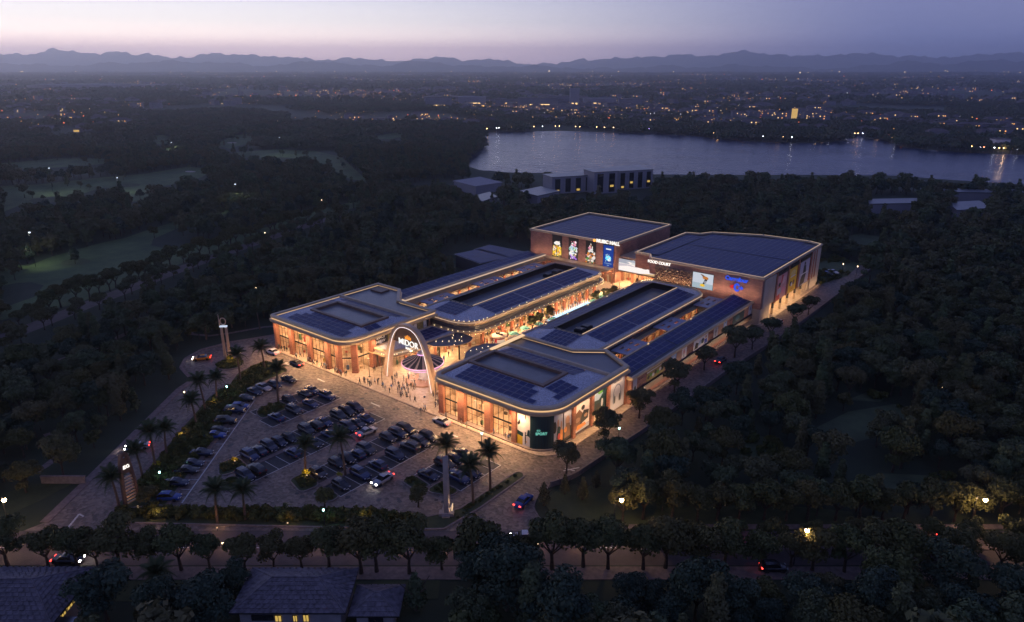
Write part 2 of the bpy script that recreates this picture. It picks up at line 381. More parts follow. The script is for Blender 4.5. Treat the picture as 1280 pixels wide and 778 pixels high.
# site kerbs
def kerb_line(pts, w=.35, h=.14, name='kerb', m='kerb'):
    b = MB()
    for i in range(len(pts)-1):
        a = Vector(pts[i]); c = Vector(pts[i+1]); d = (c-a); L_ = d.length; ang = math.atan2(d.y, d.x)
        T = Matrix.Translation((a.x, a.y, 0)) @ Matrix.Rotation(ang, 4, 'Z'); b.box(0, -w/2, -.05, L_, w/2, h+.0007*i, 0, T)
    return b.build(name, m, kind='structure')
kerb_line([(-129.4,31.4),(-137.2,41.2),(-163.5,73.2),(-165.5,77)], 1.6, .12, 'left_pavement', 'path')
kerb_line(rounded([(-166.5,78),(-171,78.9),(-176,80),(-181,84),(-183.6,90),(-182.6,98),(-179,106),(-176.9,112),(-176.9,160)], 3, 4)[4:], .9, .12, 'roundabout_pavement', 'path')
kerb_line([(-52,92),(-60.3,85.7),(-64,86.4),(-66.6,88.2),(-67.9,91),(-68.2,95.5)], .3, .095)
# site front bed: long planted strip between car park and front road
BEDF = rounded([(-121.5,38.0),(-124.0,40.2),(-119.2,46.0),(-116.2,47.7),(-92,67.2),(-79.0,74.0),(-76.2,79.5),(-76.0,95.3),(-75.1,95.9),(-74.1,95.0),(-73.9,82),(-74.6,73.6),(-77.5,71.1)], .8, 3)
slab('planted_bed', BEDF, -.1, .1, 'lawn'); b = MB(); b.band(ccw(BEDF), [(.0,-.05),(.0,.16),(.35,.16),(.35,-.05)]); b.build('bed_kerb', 'kerb', kind='structure')
BEDL = rounded([(-123.9,40.6),(-153.6,75.4),(-156.0,82),(-161,87.3),(-163,95),(-160.5,97.2),(-152.5,96.8),(-151.2,88),(-150.6,83.2),(-145.6,79.8),(-141.5,74.2),(-117.9,46.6)], [1,3,3,3,2,2,2,1,1,1,1,1], 3)
slab('planted_bed', BEDL, -.1, .104, 'lawn'); b = MB(); b.band(ccw(BEDL), [(.0,-.05),(.0,.15),(.9,.15),(.9,-.05)]); b.build('bed_kerb', 'path', kind='structure')
# paint: stall lines, arrows
def strip(x0, y0, x1, y1, w, z=.030, name='road_marking'):
    a = Vector((x0,y0)); c = Vector((x1,y1)); d = (c-a).normalized(); n = Vector((-d.y, d.x))*w/2
    b = MB(); b.sheet(ccw([tuple(a+n), tuple(a-n), tuple(c-n), tuple(c+n)]), z); return b.build(name, 'white_line', kind='structure')
ROWS = [(-136.9,77.2,94.6,1),(-131.4,76.2,94.9,1),(-121.4,63.8,94.2,1),(-115.3,59.6,94.2,1),(-105.0,68.6,95.0,1),(-98.4,68.6,95.6,1),(-88.3,81.6,95.0,1),(-82.6,83.8,95.4,1)]
for i, (x, y0, y1, _) in enumerate(ROWS):
    b = MB(); b.sheet([(x-2.45,y0),(x+2.45,y0),(x+2.45,y1),(x-2.45,y1)], .017); b.build('parking_bays', 'bay', kind='structure')
    n = int(round((y1-y0)/2.42))
    mb = MB()
    for k in range(n+1):
        y = y0+(y1-y0)*k/n; mb.sheet([(x-2.45,y-.06),(x+2.45,y-.06),(x+2.45,y+.06),(x-2.45,y+.06)], .024)
    e = x+2.45 if i % 2 else x-2.45
    mb.sheet([(e-.08,y0-.06),(e+.08,y0-.06),(e+.08,y1+.06),(e-.08,y1+.06)], .028)
    mb.build('bay_lines', 'white_line', kind='structure')
for xa, xb, y0, y1 in [(-134.45,-133.85,77,94.8),(-118.95,-117.75,63.9,95.5),(-102.55,-100.85,68.6,97.0),(-85.85,-85.05,81.6,95.4)]:
    slab('median_strip', [(xa,y0),(xb,y0),(xb,y1),(xa,y1)], -.05, .13, 'path')
M['stain'] = mat('oil_stain', (.035,.03,.03,1), .35)
rst = random.Random(17)
for k in range(46):
    x, y = rst.choice([-134.2,-128.5,-124.6,-112.2,-108,-101.7,-95.4,-91.5,-86,-80,-118.4])+rst.uniform(-2,2), rst.uniform(64,98); a = rst.uniform(.3,.9); b = MB()
    b.sheet([(x+a*rst.uniform(.6,1.2)*math.cos(t), y+a*rst.uniform(.6,1.6)*math.sin(t)) for t in np.linspace(0,2*PI,10)[:-1]], .0335+k*2e-5); b.build('oil_stain', 'stain', kind='structure')
for k in range(14):
    x, y = rst.uniform(-128,-78), rst.uniform(97.5,101.5) if k%2 else rst.uniform(60,96); b = MB(); b.sheet([(x+.38*math.cos(t), y+.38*math.sin(t)) for t in np.linspace(0,2*PI,13)[:-1]], .036+k*1e-4); b.build('drain_cover', 'blackmetal', kind='structure')
# left row line
LR0, LR1 = (-116.6,49.3), (-145.2,83.2)
strip(LR0[0], LR0[1], -143.6, 81.0, .22, .026)
for k in range(13):
    t = k/13+.02; x = LR0[0]+(LR1[0]-LR0[0])*t; y = LR0[1]+(LR1[1]-LR0[1])*t
    strip(x, y, x-4.0*ca*1.0, y-4.0*sa, .12, .03)
strip(-155.7,98.9,-158.6,98.9,.32); strip(-158.4,98.6,-157.2,99.6,.3,.034)
strip(-142.5,98.1,-139.5,98.1,.4); strip(-121.5,97.6,-118.4,97.6,.4); strip(-97.5,98.4,-94.5,98.4,.4)
strip(-124.6,33.3,-127.4,36.2,.35); strip(-127.4,36.2,-126.0,36.4,.3,.034); strip(-69.3,101.5,-67.6,104.5,.3); strip(-69.6,102.4,-67.6,102.9,.3,.034)

# lake
LAKE_PX = [(579,206),(586,196),(604,186),(606,176),(598,168),(620,165),(700,164),(770,166),(830,168),(872,170),(905,175),(960,178),(1010,179),(1050,177),(1062,174),(1100,174),(1128,184),(1180,189),(1230,192),(1300,195),(1420,200),(1420,236),(1300,232),(1200,226),(1120,220),(1040,219),(960,219),(880,219),(800,218),(700,217),(640,216),(600,213)]
LAKE = gpoly(LAKE_PX)
def water_mat():
    m = bpy.data.materials.new('lake_water'); m.use_nodes = True; N, L = m.node_tree.nodes, m.node_tree.links; b = N['Principled BSDF']
    b.inputs['Base Color'].default_value = (.02,.035,.09,1); b.inputs['Roughness'].default_value = .16; b.inputs['IOR'].default_value = 1.33; b.inputs['Specular Tint'].default_value = (.30,.43,.90,1)
    t = N.new('ShaderNodeTexCoord'); mp = N.new('ShaderNodeMapping'); mp.inputs['Rotation'].default_value = (0,0,-YAW); mp.inputs['Scale'].default_value = (.25,.6,1); L.new(t.outputs['Object'], mp.inputs[0])
    n = N.new('ShaderNodeTexNoise'); n.inputs['Scale'].default_value = .35; n.inputs['Detail'].default_value = 6; L.new(mp.outputs[0], n.inputs['Vector'])
    bp = N.new('ShaderNodeBump'); bp.inputs['Distance'].default_value = 1.6; bp.inputs['Strength'].default_value = .85; L.new(n.outputs[0], bp.inputs['Height']); L.new(bp.outputs[0], b.inputs['Normal'])
    n3 = N.new('ShaderNodeTexNoise'); n3.inputs['Scale'].default_value = .03; n3.inputs['Detail'].default_value = 3; L.new(mp.outputs[0], n3.inputs['Vector'])
    r = ramp(N, L, n3.outputs[0], [(.35, (.1,.1,.1,1)), (.65, (.24,.24,.24,1))]); L.new(r.outputs[0], b.inputs['Roughness'])
    return m
M['water'] = water_mat()
sheet('lake', LAKE, .06, 'water')
BAYW = gpoly([(893,139),(897,142),(903,150),(899,156),(893,150)]); sheet('lake_inlet', BAYW, .06, 'water')
INL = gpoly([(1057,171),(1075,168),(1082,174),(1070,178),(1058,176)]); sheet('lake_inlet', INL, .05, 'water')
# golf fairways and clearings (measured on the ground, their outlines in plan)
FAIR_PX = [[(0.0, 232.8), (50.8, 230.5), (128.9, 221.9), (156.2, 219.5), (183.6, 217.2), (234.4, 208.6), (269.5, 211.7), (250.0, 222.7), (218.8, 230.1), (187.5, 236.7), (183.6, 252.3), (160.2, 252.3), (156.2, 236.7), (128.9, 235.2), (89.8, 245.7), (58.6, 250.0), (23.4, 257.4), (0.0, 267.2)], [(0.0, 329.7), (35.2, 332.8), (62.5, 321.9), (117.2, 306.2), (156.2, 297.7), (187.5, 286.7), (234.4, 273.0), (289.1, 260.9), (292.2, 264.8), (253.9, 274.2), (230.5, 282.0), (191.4, 299.2), (189.1, 307.0), (218.8, 313.3), (242.2, 304.3), (289.1, 295.3), (335.9, 283.6), (375.0, 267.2), (449.2, 250.8), (464.8, 254.7), (410.2, 268.0), (363.3, 285.9), (335.9, 295.3), (273.4, 315.6), (234.4, 326.6), (183.6, 346.1), (128.9, 365.6), (93.8, 381.2), (62.5, 386.7), (0.0, 400.8), (0.0, 386.7), (43.0, 371.1), (54.7, 357.0), (39.1, 353.1), (23.4, 353.9), (0.0, 357.8)], [(265.6, 181.2), (293.0, 169.5), (318.4, 166.4), (314.5, 178.1), (287.1, 185.9)], [(273.4, 193.8), (296.9, 190.6), (343.8, 186.7), (394.5, 189.1), (425.8, 196.1), (453.1, 220.3), (464.8, 228.1), (437.5, 224.2), (406.2, 208.6), (390.6, 198.8), (351.6, 196.9), (308.6, 197.7)], [(0.0, 204.7), (70.3, 198.4), (128.9, 198.4), (134.8, 204.7), (78.1, 209.4), (35.2, 210.9), (0.0, 213.3)], [(183.6, 171.5), (203.1, 168.8), (218.8, 173.4), (207.0, 181.2), (187.5, 179.3)], [(460.9, 171.5), (500.0, 165.6), (507.8, 170.3), (472.7, 177.3)]]
FAIR = [gpoly(p) for p in FAIR_PX]
for i, p in enumerate(FAIR): sheet('golf_fairway', p, .02+.004*i, 'fairway')
for px, py, r in [(60,250,9),(160,232,7),(345,208,7),(482,175,8),(95,328,5)]:
    x, y = G(px, py); b = MB(); b.sheet([(x+r*math.cos(a)*1.3, y+r*math.sin(a)) for a in np.linspace(0,2*PI,16)[:-1]], .08+px*1e-4); b.build('putting_green', 'lawn', kind='structure')
bk = mat('bunker_sand', (.4,.36,.3,1), .95); M['sandb'] = bk
for px, py, r in [(238,215,3.2),(290,179,4),(262,209,2.6)]:
    x, y = G(px, py); b = MB(); b.sheet([(x+r*math.cos(a)*1.6, y+r*math.sin(a)) for a in np.linspace(0,2*PI,12)[:-1]], .16+px*1e-4); b.build('sand_bunker', 'sandb', kind='structure')
GLADE_PX = [[(1010,540),(1060,515),(1120,505),(1135,520),(1090,548),(1040,560)], [(915,585),(940,540),(985,560),(990,590)], [(1040,610),(1100,592),(1190,596),(1180,618),(1060,622)],
  [(1060,500),(1085,490),(1110,495),(1100,503)], [(985,352),(1010,330),(1040,322),(1075,330),(1060,345),(1020,358)], [(1040,300),(1075,292),(1120,300),(1090,312)]]
GLADE = [gpoly(p) for p in GLADE_PX]
for i, p in enumerate(GLADE): sheet('forest_glade', p, .02+.004*i, 'glade')
slab('front_lawn', [C(-60,86.5), C(-40,86.5), C(-40,91.1), C(-60,91.1)], -.1, .06, 'lawn')
slab('front_lawn', [C(-21,87), C(-11,87), C(-11,91.1), C(-21,91.1)], -.1, .06, 'lawn')
slab('corner_lawn', [C(8,106.2), C(19,104.9), C(60,105.3), C(60,109), C(10,118), C(5.5,112)], -.1, .05, 'lawn')
slab('entrance_lawn', [C(-95,106), C(-88.5,107.5), C(-83,118), C(-90,118), C(-97,112)], -.1, .05, 'lawn')

# ================================================================== MALL HELPERS
def frame_of(A, B, z=0):
    A, B = Vector(A), Vector(B); d = B-A; ang = math.atan2(d.y, d.x)      # local x along the wall, y inwards, z up
    return Matrix.Translation((A.x, A.y, z)) @ Matrix.Rotation(ang, 4, 'Z'), d.length
def tbuild(b, name, mats, parent, T):
    o = b.build(name, mats, parent); o.matrix_local = T; return o
DISP = [P('display_red', (.5,.08,.05,1)), P('display_white', (.7,.68,.62,1)), P('display_blue', (.06,.15,.35,1)), P('display_yellow', (.6,.4,.06,1)), P('display_dark', (.04,.035,.03,1)), P('display_green', (.08,.25,.12,1)), 'cream']
def shop_bay(parent, A, B, z0, z1, depth=4.0, floors=1, mull=3, inset=.35, lit=1, seed=0):
    r = random.Random(seed*7919+int(A[0]*13)+int(A[1]*7)); T, L = frame_of(A, B); fh = (z1-z0)/floors
    b = MB()
    for k in range(floors):
        b.box(.06, inset, z0+k*fh+.06, L-.06, inset+.05, z0+(k+1)*fh-.25)
    tbuild(b, 'glass_pane', 'glass', parent, T)
    b = MB()
    for i in range(mull+1):
        x = .03+(L-.06)*i/mull; b.box(x-.022, inset-.03, z0, x+.022, inset+.08, z1)
    for k in range(floors):
        zt = z0+(k+1)*fh; b.box(0, inset-.06, zt-.28 if k == floors-1 else zt-.32, L, inset+.12, zt-.001)
        b.box(0, inset-.02, z0+k*fh+fh*.62, L, inset+.05, z0+k*fh+fh*.62+.035)
    tbuild(b, 'window_frame', 'blackmetal', parent, T)
    b = MB()
    for k in range(floors):
        zb = z0+k*fh
        b.face([(0,inset+depth,zb),(L,inset+depth,zb),(L,inset+depth,zb+fh),(0,inset+depth,zb+fh)], 0)
        b.face([(0,inset+.13,zb+.012),(L,inset+.13,zb+.012),(L,inset+depth,zb+.012),(0,inset+depth,zb+.012)], 1)
        b.face([(0,inset+.13,zb+fh-.02),(0,inset+depth,zb+fh-.02),(L,inset+depth,zb+fh-.02),(L,inset+.13,zb+fh-.02)], 0)
        if depth > 2: b.face([(0,inset+.13,zb),(0,inset+depth,zb),(0,inset+depth,zb+fh),(0,inset+.13,zb+fh)], 0); b.face([(L,inset+.13,zb),(L,inset+.13,zb+fh),(L,inset+depth,zb+fh),(L,inset+depth,zb)], 0)
    tbuild(b, 'shop_interior', ['cream','shopfloor'], parent, T)
    if lit:
        for k in range(floors):
            b = MB(); zt = z0+(k+1)*fh-.30; w = min(.28*lit, .45)*(.55+.9*r.random())
            b.face([(L*.15,inset+depth*.35,zt),(L*.15,inset+depth*.35+w,zt),(L*.85,inset+depth*.35+w,zt),(L*.85,inset+depth*.35,zt)])
            tbuild(b, 'ceiling_light', 'warm', parent, T)
    b = MB(); mats = []
    for k in range(floors):
        for _ in range(max(2, int(L*1.1))):
            x = r.uniform(.3, L-.6); y = inset+r.uniform(.5, max(.7, depth-.6)); w = r.uniform(.25,.8); h = r.choice([.7,1.0,1.4,2.0,2.6]) if y > inset+depth*.6 else r.choice([.6,.9,1.2,1.6])
            b.box(x, y, z0+k*fh+.02, min(L-.1, x+w), y+.4, z0+k*fh+.02+min(h, fh-.6), r.randrange(len(DISP)))
    tbuild(b, 'shop_display', DISP, parent, T)
def wall_bays(parent, A, B, n, z0, z1, pil_w=.9, pil_d=.9, pil_mat='brick_p', pil_z1=None, out=.35, first=True, last=True, **k):
    T, L = frame_of(A, B)
    for i in range(n+1):
        if (i == 0 and not first) or (i == n and not last): continue
        x = L*i/n; b = MB(); b.box(x-pil_w/2, -out, z0-.0, x+pil_w/2, pil_d-out, pil_z1 or z1)
        b.box(x-pil_w/2-.06, -out-.06, z0, x+pil_w/2+.06, pil_d-out+.06, z0+.3)
        tbuild(b, 'brick_pillar', pil_mat, parent, T)
    A, B = Vector(A), Vector(B)
    for i in range(n):
        a = A+(B-A)*(i/n)+(B-A).normalized()*pil_w*.5; c = A+(B-A)*((i+1)/n)-(B-A).normalized()*pil_w*.5
        shop_bay(parent, a, c, z0, z1, seed=i+1, **k)
PANELM = {}
def panel_mesh(w, l, nx=1, ny=2):
    k = (round(w,2), round(l,2))
    if k in PANELM: return PANELM[k]
    b = MB(); b.box(-w/2,-l/2,0,w/2,l/2,.04,1); q_e = .07
    for i in range(nx):
        for j in range(ny):
            x0 = -w/2+q_e+(w-2*q_e)*i/nx; x1 = -w/2+q_e+(w-2*q_e)*(i+1)/nx-.03; y0 = -l/2+q_e+(l-2*q_e)*j/ny; y1 = -l/2+q_e+(l-2*q_e)*(j+1)/ny-.03
            b.face([(x0,y0,.046),(x1,y0,.046),(x1,y1,.046),(x0,y1,.046)], 0)
    PANELM[k] = b.mesh('solar_panel', ['panel','panelframe']); return PANELM[k]
def solar(parent, x0, y0, x1, y1, zf, w, l, gap=.1, keep=None, lift=.12, skipx=None, skipy=None):
    nx = max(1, int((x1-x0+gap)//(w+gap))); ny = max(1, int((y1-y0+gap)//(l+gap)))
    w = (x1-x0-gap*(nx-1))/nx; l = (y1-y0-gap*(ny-1))/ny; me = panel_mesh(w, l, 1 if w < 2.4 else 2, 1 if l < 2.4 else 2)
    e = .01; xm, ym = (x0+x1)/2, (y0+y1)/2; n = Vector((-(zf(xm+e,ym)-zf(xm-e,ym))/(2*e), -(zf(xm,ym+e)-zf(xm,ym-e))/(2*e), 1)).normalized(); q = Vector((0,0,1)).rotation_difference(n)
    for i in range(nx):
        for j in range(ny):
            x = x0+w/2+i*(w+gap); y = y0+l/2+j*(l+gap)
            if keep and not all(keep(x+a*w*.5, y+c*l*.5) for a in (-1,1) for c in (-1,1)): continue
            o = link('solar_panel', me, parent, (x, y, zf(x,y)+lift)); o.rotation_mode = 'QUATERNION'; o.rotation_quaternion = q
def hip_roof(parent, poly, rect, z0, z1, m='gravel'):
    rx0, ry0, rx1, ry1 = rect; poly = ccw(poly); inn = [(min(max(x,rx0),rx1), min(max(y,ry0),ry1)) for x,y in poly]
    b = MB(); n = len(poly)
    for i in range(n):
        j = (i+1)%n; f = [poly[i]+(z0,), poly[j]+(z0,)]
        if inn[j] != inn[i]: f += [inn[j]+(z1,)]
        b.face(f+[inn[i]+(z1,)])
    # corners of the opening that no outline vertex maps to
    b.build('roof', m, parent)
def ridge_frame(parent, rect, z, w, h, m, name='roof_opening_frame', sides='SENW'):
    x0,y0,x1,y1 = rect
    for s_, (a,c,d,e) in dict(S=(x0-w,y0-w,x1+w,y0), N=(x0-w,y1,x1+w,y1+w), W=(x0-w,y0,x0,y1), E=(x1,y0,x1+w,y1)).items():
        if s_ in sides: b = MB(); b.box(a,c,z-.5,d,e,z+h); b.build(name, m, parent)
PR_MALL = ([(.15,7.9),(1.0,8.0),(1.25,8.2),(1.25,8.7),(1.05,8.85),(.75,8.87),(.7,8.98),(.72,9.2),(.95,9.3),(1.0,9.6),(.85,9.85),(.7,9.9),(-.1,9.9),(-.15,9.4)],
           [3,0,0,0,0,1,1,0,0,0,0,2,0])
PR_BACK = ([(.15,8.9),(.45,9.0),(.5,9.5),(.35,9.6),(.35,9.9),(-.35,9.9),(-.4,9.0)], [3,0,0,0,2,0])

# ------------------------------------------------------------------ left front pavilion
LB = thing('mall_pavilion', 'left front glass pavilion with brick pillars, beside the orange and white entrance arch', 'shopping pavilion', (0,0,.15))
LBo = rounded([(-168.3,103.7),(-137.1,103.7),(-137.1,133.5),(-151.2,133.5),(-159.2,141.2),(-168.3,141.2)], [.5,4.6,0,0,0,0], 8)
LBf = rounded([(-168.2,103.9),(-137.3,103.9),(-137.3,126.3),(-168.2,126.3)], [.4,4.4,0,0], 8)
def cornice(parent, poly, prof, ledw='coveled', m='bronze'):
    b = MB(); b.band(ccw(poly), prof[0], prof[1]); return b.build('cornice', [m, ledw, 'sand', 'soffit'], parent)
cornice(LB, LBo, PR_MALL)
b = MB(); b.box(-168.2,126.2,9.2,-137.2,126.8,9.95); b.build('roof_divider', 'sand', LB)
b = MB(); b.prism(ccw(offset(ccw([(-168.1,126.8),(-137.3,126.8),(-137.3,133.3),(-151.2,133.3),(-159.3,141.0),(-168.1,141.0)]), .0)), 9.0, 9.2); b.build('rear_roof', 'membrane', LB)
b = MB(); b.box(-165.9,136.2,9.2,-161.2,139.6,9.7); b.build('roof_hatch', 'brownmetal', LB)
RT = (-161.6,112.6,-141.8,120.4)
ring = rounded([(-168.0,104.2),(-137.7,104.2),(-137.7,126.2),(-168.0,126.2)], [.4,4.2,0,0], 8)
hip_roof(LB, ring, RT, 9.25, 10.2)
def slopes(rt, x0, y0, x1, y1, z0, z1):
    a,c,d,e = rt
    return dict(S=(lambda x,y: z0+(z1-z0)*(y-y0)/(c-y0)), N=(lambda x,y: z0+(z1-z0)*(y1-y)/(y1-e)), W=(lambda x,y: z0+(z1-z0)*(x-x0)/(a-x0)), E=(lambda x,y: z0+(z1-z0)*(x1-x)/(x1-d)))
SL = slopes(RT, -168,104.2,-137.7,126.2, 9.25,10.2)
def hipkeep(rt, x0,y0,x1,y1, side, marg):
    a,c,d,e = rt
    if side in 'SN':
        yb, yt = (y0, c) if side == 'S' else (y1, e)
        return lambda x,y: (x0+(a-x0)*(y-yb)/(yt-yb)+marg <= x <= x1+(d-x1)*(y-yb)/(yt-yb)-marg)
    xb, xt = (x0, a) if side == 'W' else (x1, d)
    return lambda x,y: (y0+(c-y0)*(x-xb)/(xt-xb)+marg <= y <= y1+(e-y1)*(x-xb)/(xt-xb)-marg)
BX = (-168,104.2,-137.7,126.2)
solar(LB, -164.0,105.3,-140.5,111.5, SL['S'], 1.75,1.35, keep=hipkeep(RT,*BX,'S',.7))
solar(LB, -166.6,121.6,-138.8,125.6, SL['N'], 1.75,1.35, keep=hipkeep(RT,*BX,'N',.1))
solar(LB, -167.2,114.6,-162.9,122.6, SL['W'], 1.4,1.7, keep=hipkeep(RT,*BX,'W',.2))
solar(LB, -140.6,110.0,-138.2,116.4, SL['E'], 1.2,1.7, keep=hipkeep(RT,*BX,'E',.3))
ridge_frame(LB, RT, 10.2, .9, .35, 'brownmetal')
b = MB(); b.box(RT[0],RT[1],9.5,RT[2],RT[3],9.85); b.build('sunken_roof', 'membrane', LB)
# pillars and bays of the street front
px_ = [-167.9,-160.9,-152.9,-145.3,-141.0]
for i, x in enumerate(px_):
    b = MB(); w = .72 if i in (1,2,3) else .6; b.box(x-w, 103.45, 0, x+w, 104.7, 8.0); b.box(x-w-.08, 103.37, 0, x+w+.08, 104.78, .4); b.build('brick_pillar', 'brick_p', LB)
for x, y, a in [(-137.9,106.6,-.9), (-137.1,111.8,-PI/2)]:
    b = MB(); b.box(-.75,-.6,0,.75,.6,8.0); b.box(-.83,-.68,0,.83,.68,.4); o = b.build('brick_pillar', 'brick_p', LB, (x,y,0)); o.rotation_euler = (0,0,a+PI/2)
for i in range(4): shop_bay(LB, (px_[i]+.75,103.95), (px_[i+1]-.75,103.95), 0, 8.0, 5.0, 2, 4 if i < 3 else 2, seed=i+40)
shop_bay(LB, (-140.3,104.3), (-138.3,106.0), 0, 8.0, 3.0, 2, 2, seed=51)
shop_bay(LB, (-137.6,107.4), (-137.3,111.2), 0, 8.0, 4.0, 2, 2, seed=52)
b = MB(); b.box(-168.3,103.9,0,-168.0,141.1,8.9); b.box(-168.2,140.9,0,-159.2,141.2,8.9); b.build('side_wall', 'brick', LB)
b = MB(); b.prism(ccw([(-137.25,112.5),(-137.25,133.4),(-151.2,133.4),(-159.1,141.1),(-167.9,140.9),(-167.9,126),(-145,125),(-145,112.5)]), 0, 8.9); b.build('rear_wall', 'beige', LB)

def poster(parent, origin, xdir, w, h, bgm, shapes, name='poster', frame=True):
    "flat printed panel: shapes are ('e',cx,cy,rx,ry,m) ellipses, ('r',x0,y0,x1,y1,m), ('p',[(x,y)..],m) in 0..1 of its size"
    x = Vector(xdir).normalized(); u = Vector((0,0,1)); n = x.cross(u)
    R = Matrix((x, u, n)).transposed().to_4x4(); R.translation = Vector(origin)
    mats = [bgm, 'blackmetal']; b = MB(); b.box(0,0,-.12,w,h,0,0)
    if frame:
        for a in ((-.08,-.08,w+.08,0),(-.08,h,w+.08,h+.08),(-.08,0,0,h),(w,0,w+.08,h)): b.box(a[0],a[1],-.12,a[2],a[3],.05,1)
    for k, s_ in enumerate(shapes):
        m = s_[-1]
        if m not in mats: mats.append(m)
        mi = mats.index(m); z = .008+.004*k
        if s_[0] == 'e': b.face([(w*(s_[1]+s_[3]*math.cos(t)), h*(s_[2]+s_[4]*math.sin(t)), z) for t in np.linspace(0,2*PI,15)[:-1]], mi)
        elif s_[0] == 'r': b.face([(w*s_[1],h*s_[2],z),(w*s_[3],h*s_[2],z),(w*s_[3],h*s_[4],z),(w*s_[1],h*s_[4],z)], mi)
        else: b.face([(w*x_,h*y_,z) for x_,y_ in s_[1]], mi)
    o = b.build(name, mats, parent); o.matrix_local = R; return o
K = dict(w=(.75,.74,.72,1), b=(.02,.02,.02,1), dg=(.01,.05,.055,1), r=(.55,.04,.05,1), y=(.8,.5,.03,1), o=(.7,.25,.05,1), bl=(.03,.08,.45,1), cy=(.1,.6,.8,1), pk=(.7,.25,.35,1), br=(.22,.11,.06,1), sk=(.45,.25,.16,1), gr=(.12,.4,.06,1), gy=(.42,.43,.5,1), pu=(.35,.15,.6,1), gold=(.35,.27,.08,1), lb=(.35,.5,.65,1), wh=(.8,.72,.66,1))
def p_(k): return P(k, K[k])
def q_(k, e=1.0): return P(k+str(int(e*10)), K[k], e)
def figure(x, y, s=1, top='w', leg='b'):     # printed standing figure
    return [('p',[(x-.06*s,y),(x-.015*s,y),(x,y+.22*s),(x+.03*s,y),(x+.08*s,y),(x+.05*s,y+.42*s),(x-.05*s,y+.42*s)],p_(leg)),
            ('p',[(x-.09*s,y+.36*s),(x+.09*s,y+.36*s),(x+.13*s,y+.62*s),(x+.05*s,y+.72*s),(x-.05*s,y+.72*s),(x-.13*s,y+.62*s)],p_(top)),
            ('e',x,y+.80*s,.05*s,.075*s,p_('b'))]
# posters above the shop wing, on the pavilion's side
E_ = -137.02
def eposter(y0, y1, z0, z1, bgm, shapes, name='poster'): return poster(LB, (E_, y0, z0), (0,1,0), y1-y0, z1-z0, bgm, shapes, name)
o = eposter(112.7,116.7,5.5,8.1, p_('b'), [('e',.5,.25,.16,.22,p_('gy'))]); text('lettering','SPACE',1.05,(2.0,1.9,.05),(1,0,0),p_('w'),o,(0,1,0),.02,bold=.02); text('lettering','N    W',1.05,(2.0,.8,.05),(1,0,0),p_('w'),o,(0,1,0),.02,bold=.02)
eposter(117.1,119.4,5.5,8.1, p_('gold'), [('e',.3+.4*(i%2),.1+.16*i,.12,.05,p_('br')) for i in range(5)], 'patterned_panel')
eposter(119.8,124.8,5.5,8.1, p_('wh'), [('p',[(0,.2),(.3,.5),(.5,1),(.2,1),(0,.8)],p_('b')),('e',.62,.75,.09,.12,p_('o')),('p',[(.5,.1),(.8,.2),(.75,.65),(.55,.6)],p_('br'))])
eposter(125.1,127.7,5.5,8.5, p_('wh'), [('e',.5,.7,.14,.12,p_('b')),('p',[(.3,.05),(.7,.05),(.62,.6),(.38,.6)],p_('gy'))])
eposter(127.9,130.0,5.5,8.5, p_('gold'), [('e',.3+.4*(i%2),.1+.16*i,.12,.05,p_('br')) for i in range(5)], 'patterned_panel')
eposter(130.2,131.4,5.5,8.5, p_('w'), [('r',.2,.1,.8,.3,p_('gy'))])
eposter(131.7,133.4,5.5,8.5, p_('b'), [('e',.5,.6,.12,.2,p_('sk')),('p',[(.2,0),(.8,0),(.65,.45),(.35,.45)],p_('br'))])

# shop wing in front of the posters
WG = thing('shop_wing', 'low lit shop wing with solar panels on a rounded canopy, behind the merry-go-round', 'shop wing', (0,0,.15))
WGp = rounded([(-137.0,112.2),(-131.6,112.6),(-129.6,118),(-128.0,134.6),(-137.0,134.6)], [0,3,2,2.6,0], 6)
wl_ = offset(ccw(WGp), -1.0)
b = MB(); b.band(ccw(WGp), [(-1.1,3.9),(.9,4.0),(1.1,4.2),(1.0,4.45),(.2,4.5),(.1,4.9),(.45,4.95),(.55,5.4),(.3,5.6),(-.2,5.6),(-.3,5.3)], [3,0,0,0,1,0,0,0,2,2]); b.build('canopy', ['bronze','warmweak','sand','soffit'], WG)
b = MB(); b.prism(offset(ccw(WGp), -.2), 5.1, 5.3); b.build('roof', 'gravel', WG)
solar(WG, -135.9,119.0,-129.9,132.5, lambda x,y: 5.35, 1.4,2.1)
def round_front(parent, pts, z0, z1, every=4.2, **k):
    "glazed bays with pillars along an open run of points"
    for i in range(len(pts)-1):
        L_ = (Vector(pts[i+1])-Vector(pts[i])).length; n = max(1, round(L_/every))
        wall_bays(parent, pts[i], pts[i+1], n, z0, z1, last=(i == len(pts)-2), **k)
round_front(WG, [(-136.2,113.4),(-133.0,113.5),(-131.0,117.6),(-129.6,131.0),(-130.4,133.2)], 0, 3.9, 3.6, pil_w=.5, pil_d=.5, depth=2.5, mull=2)

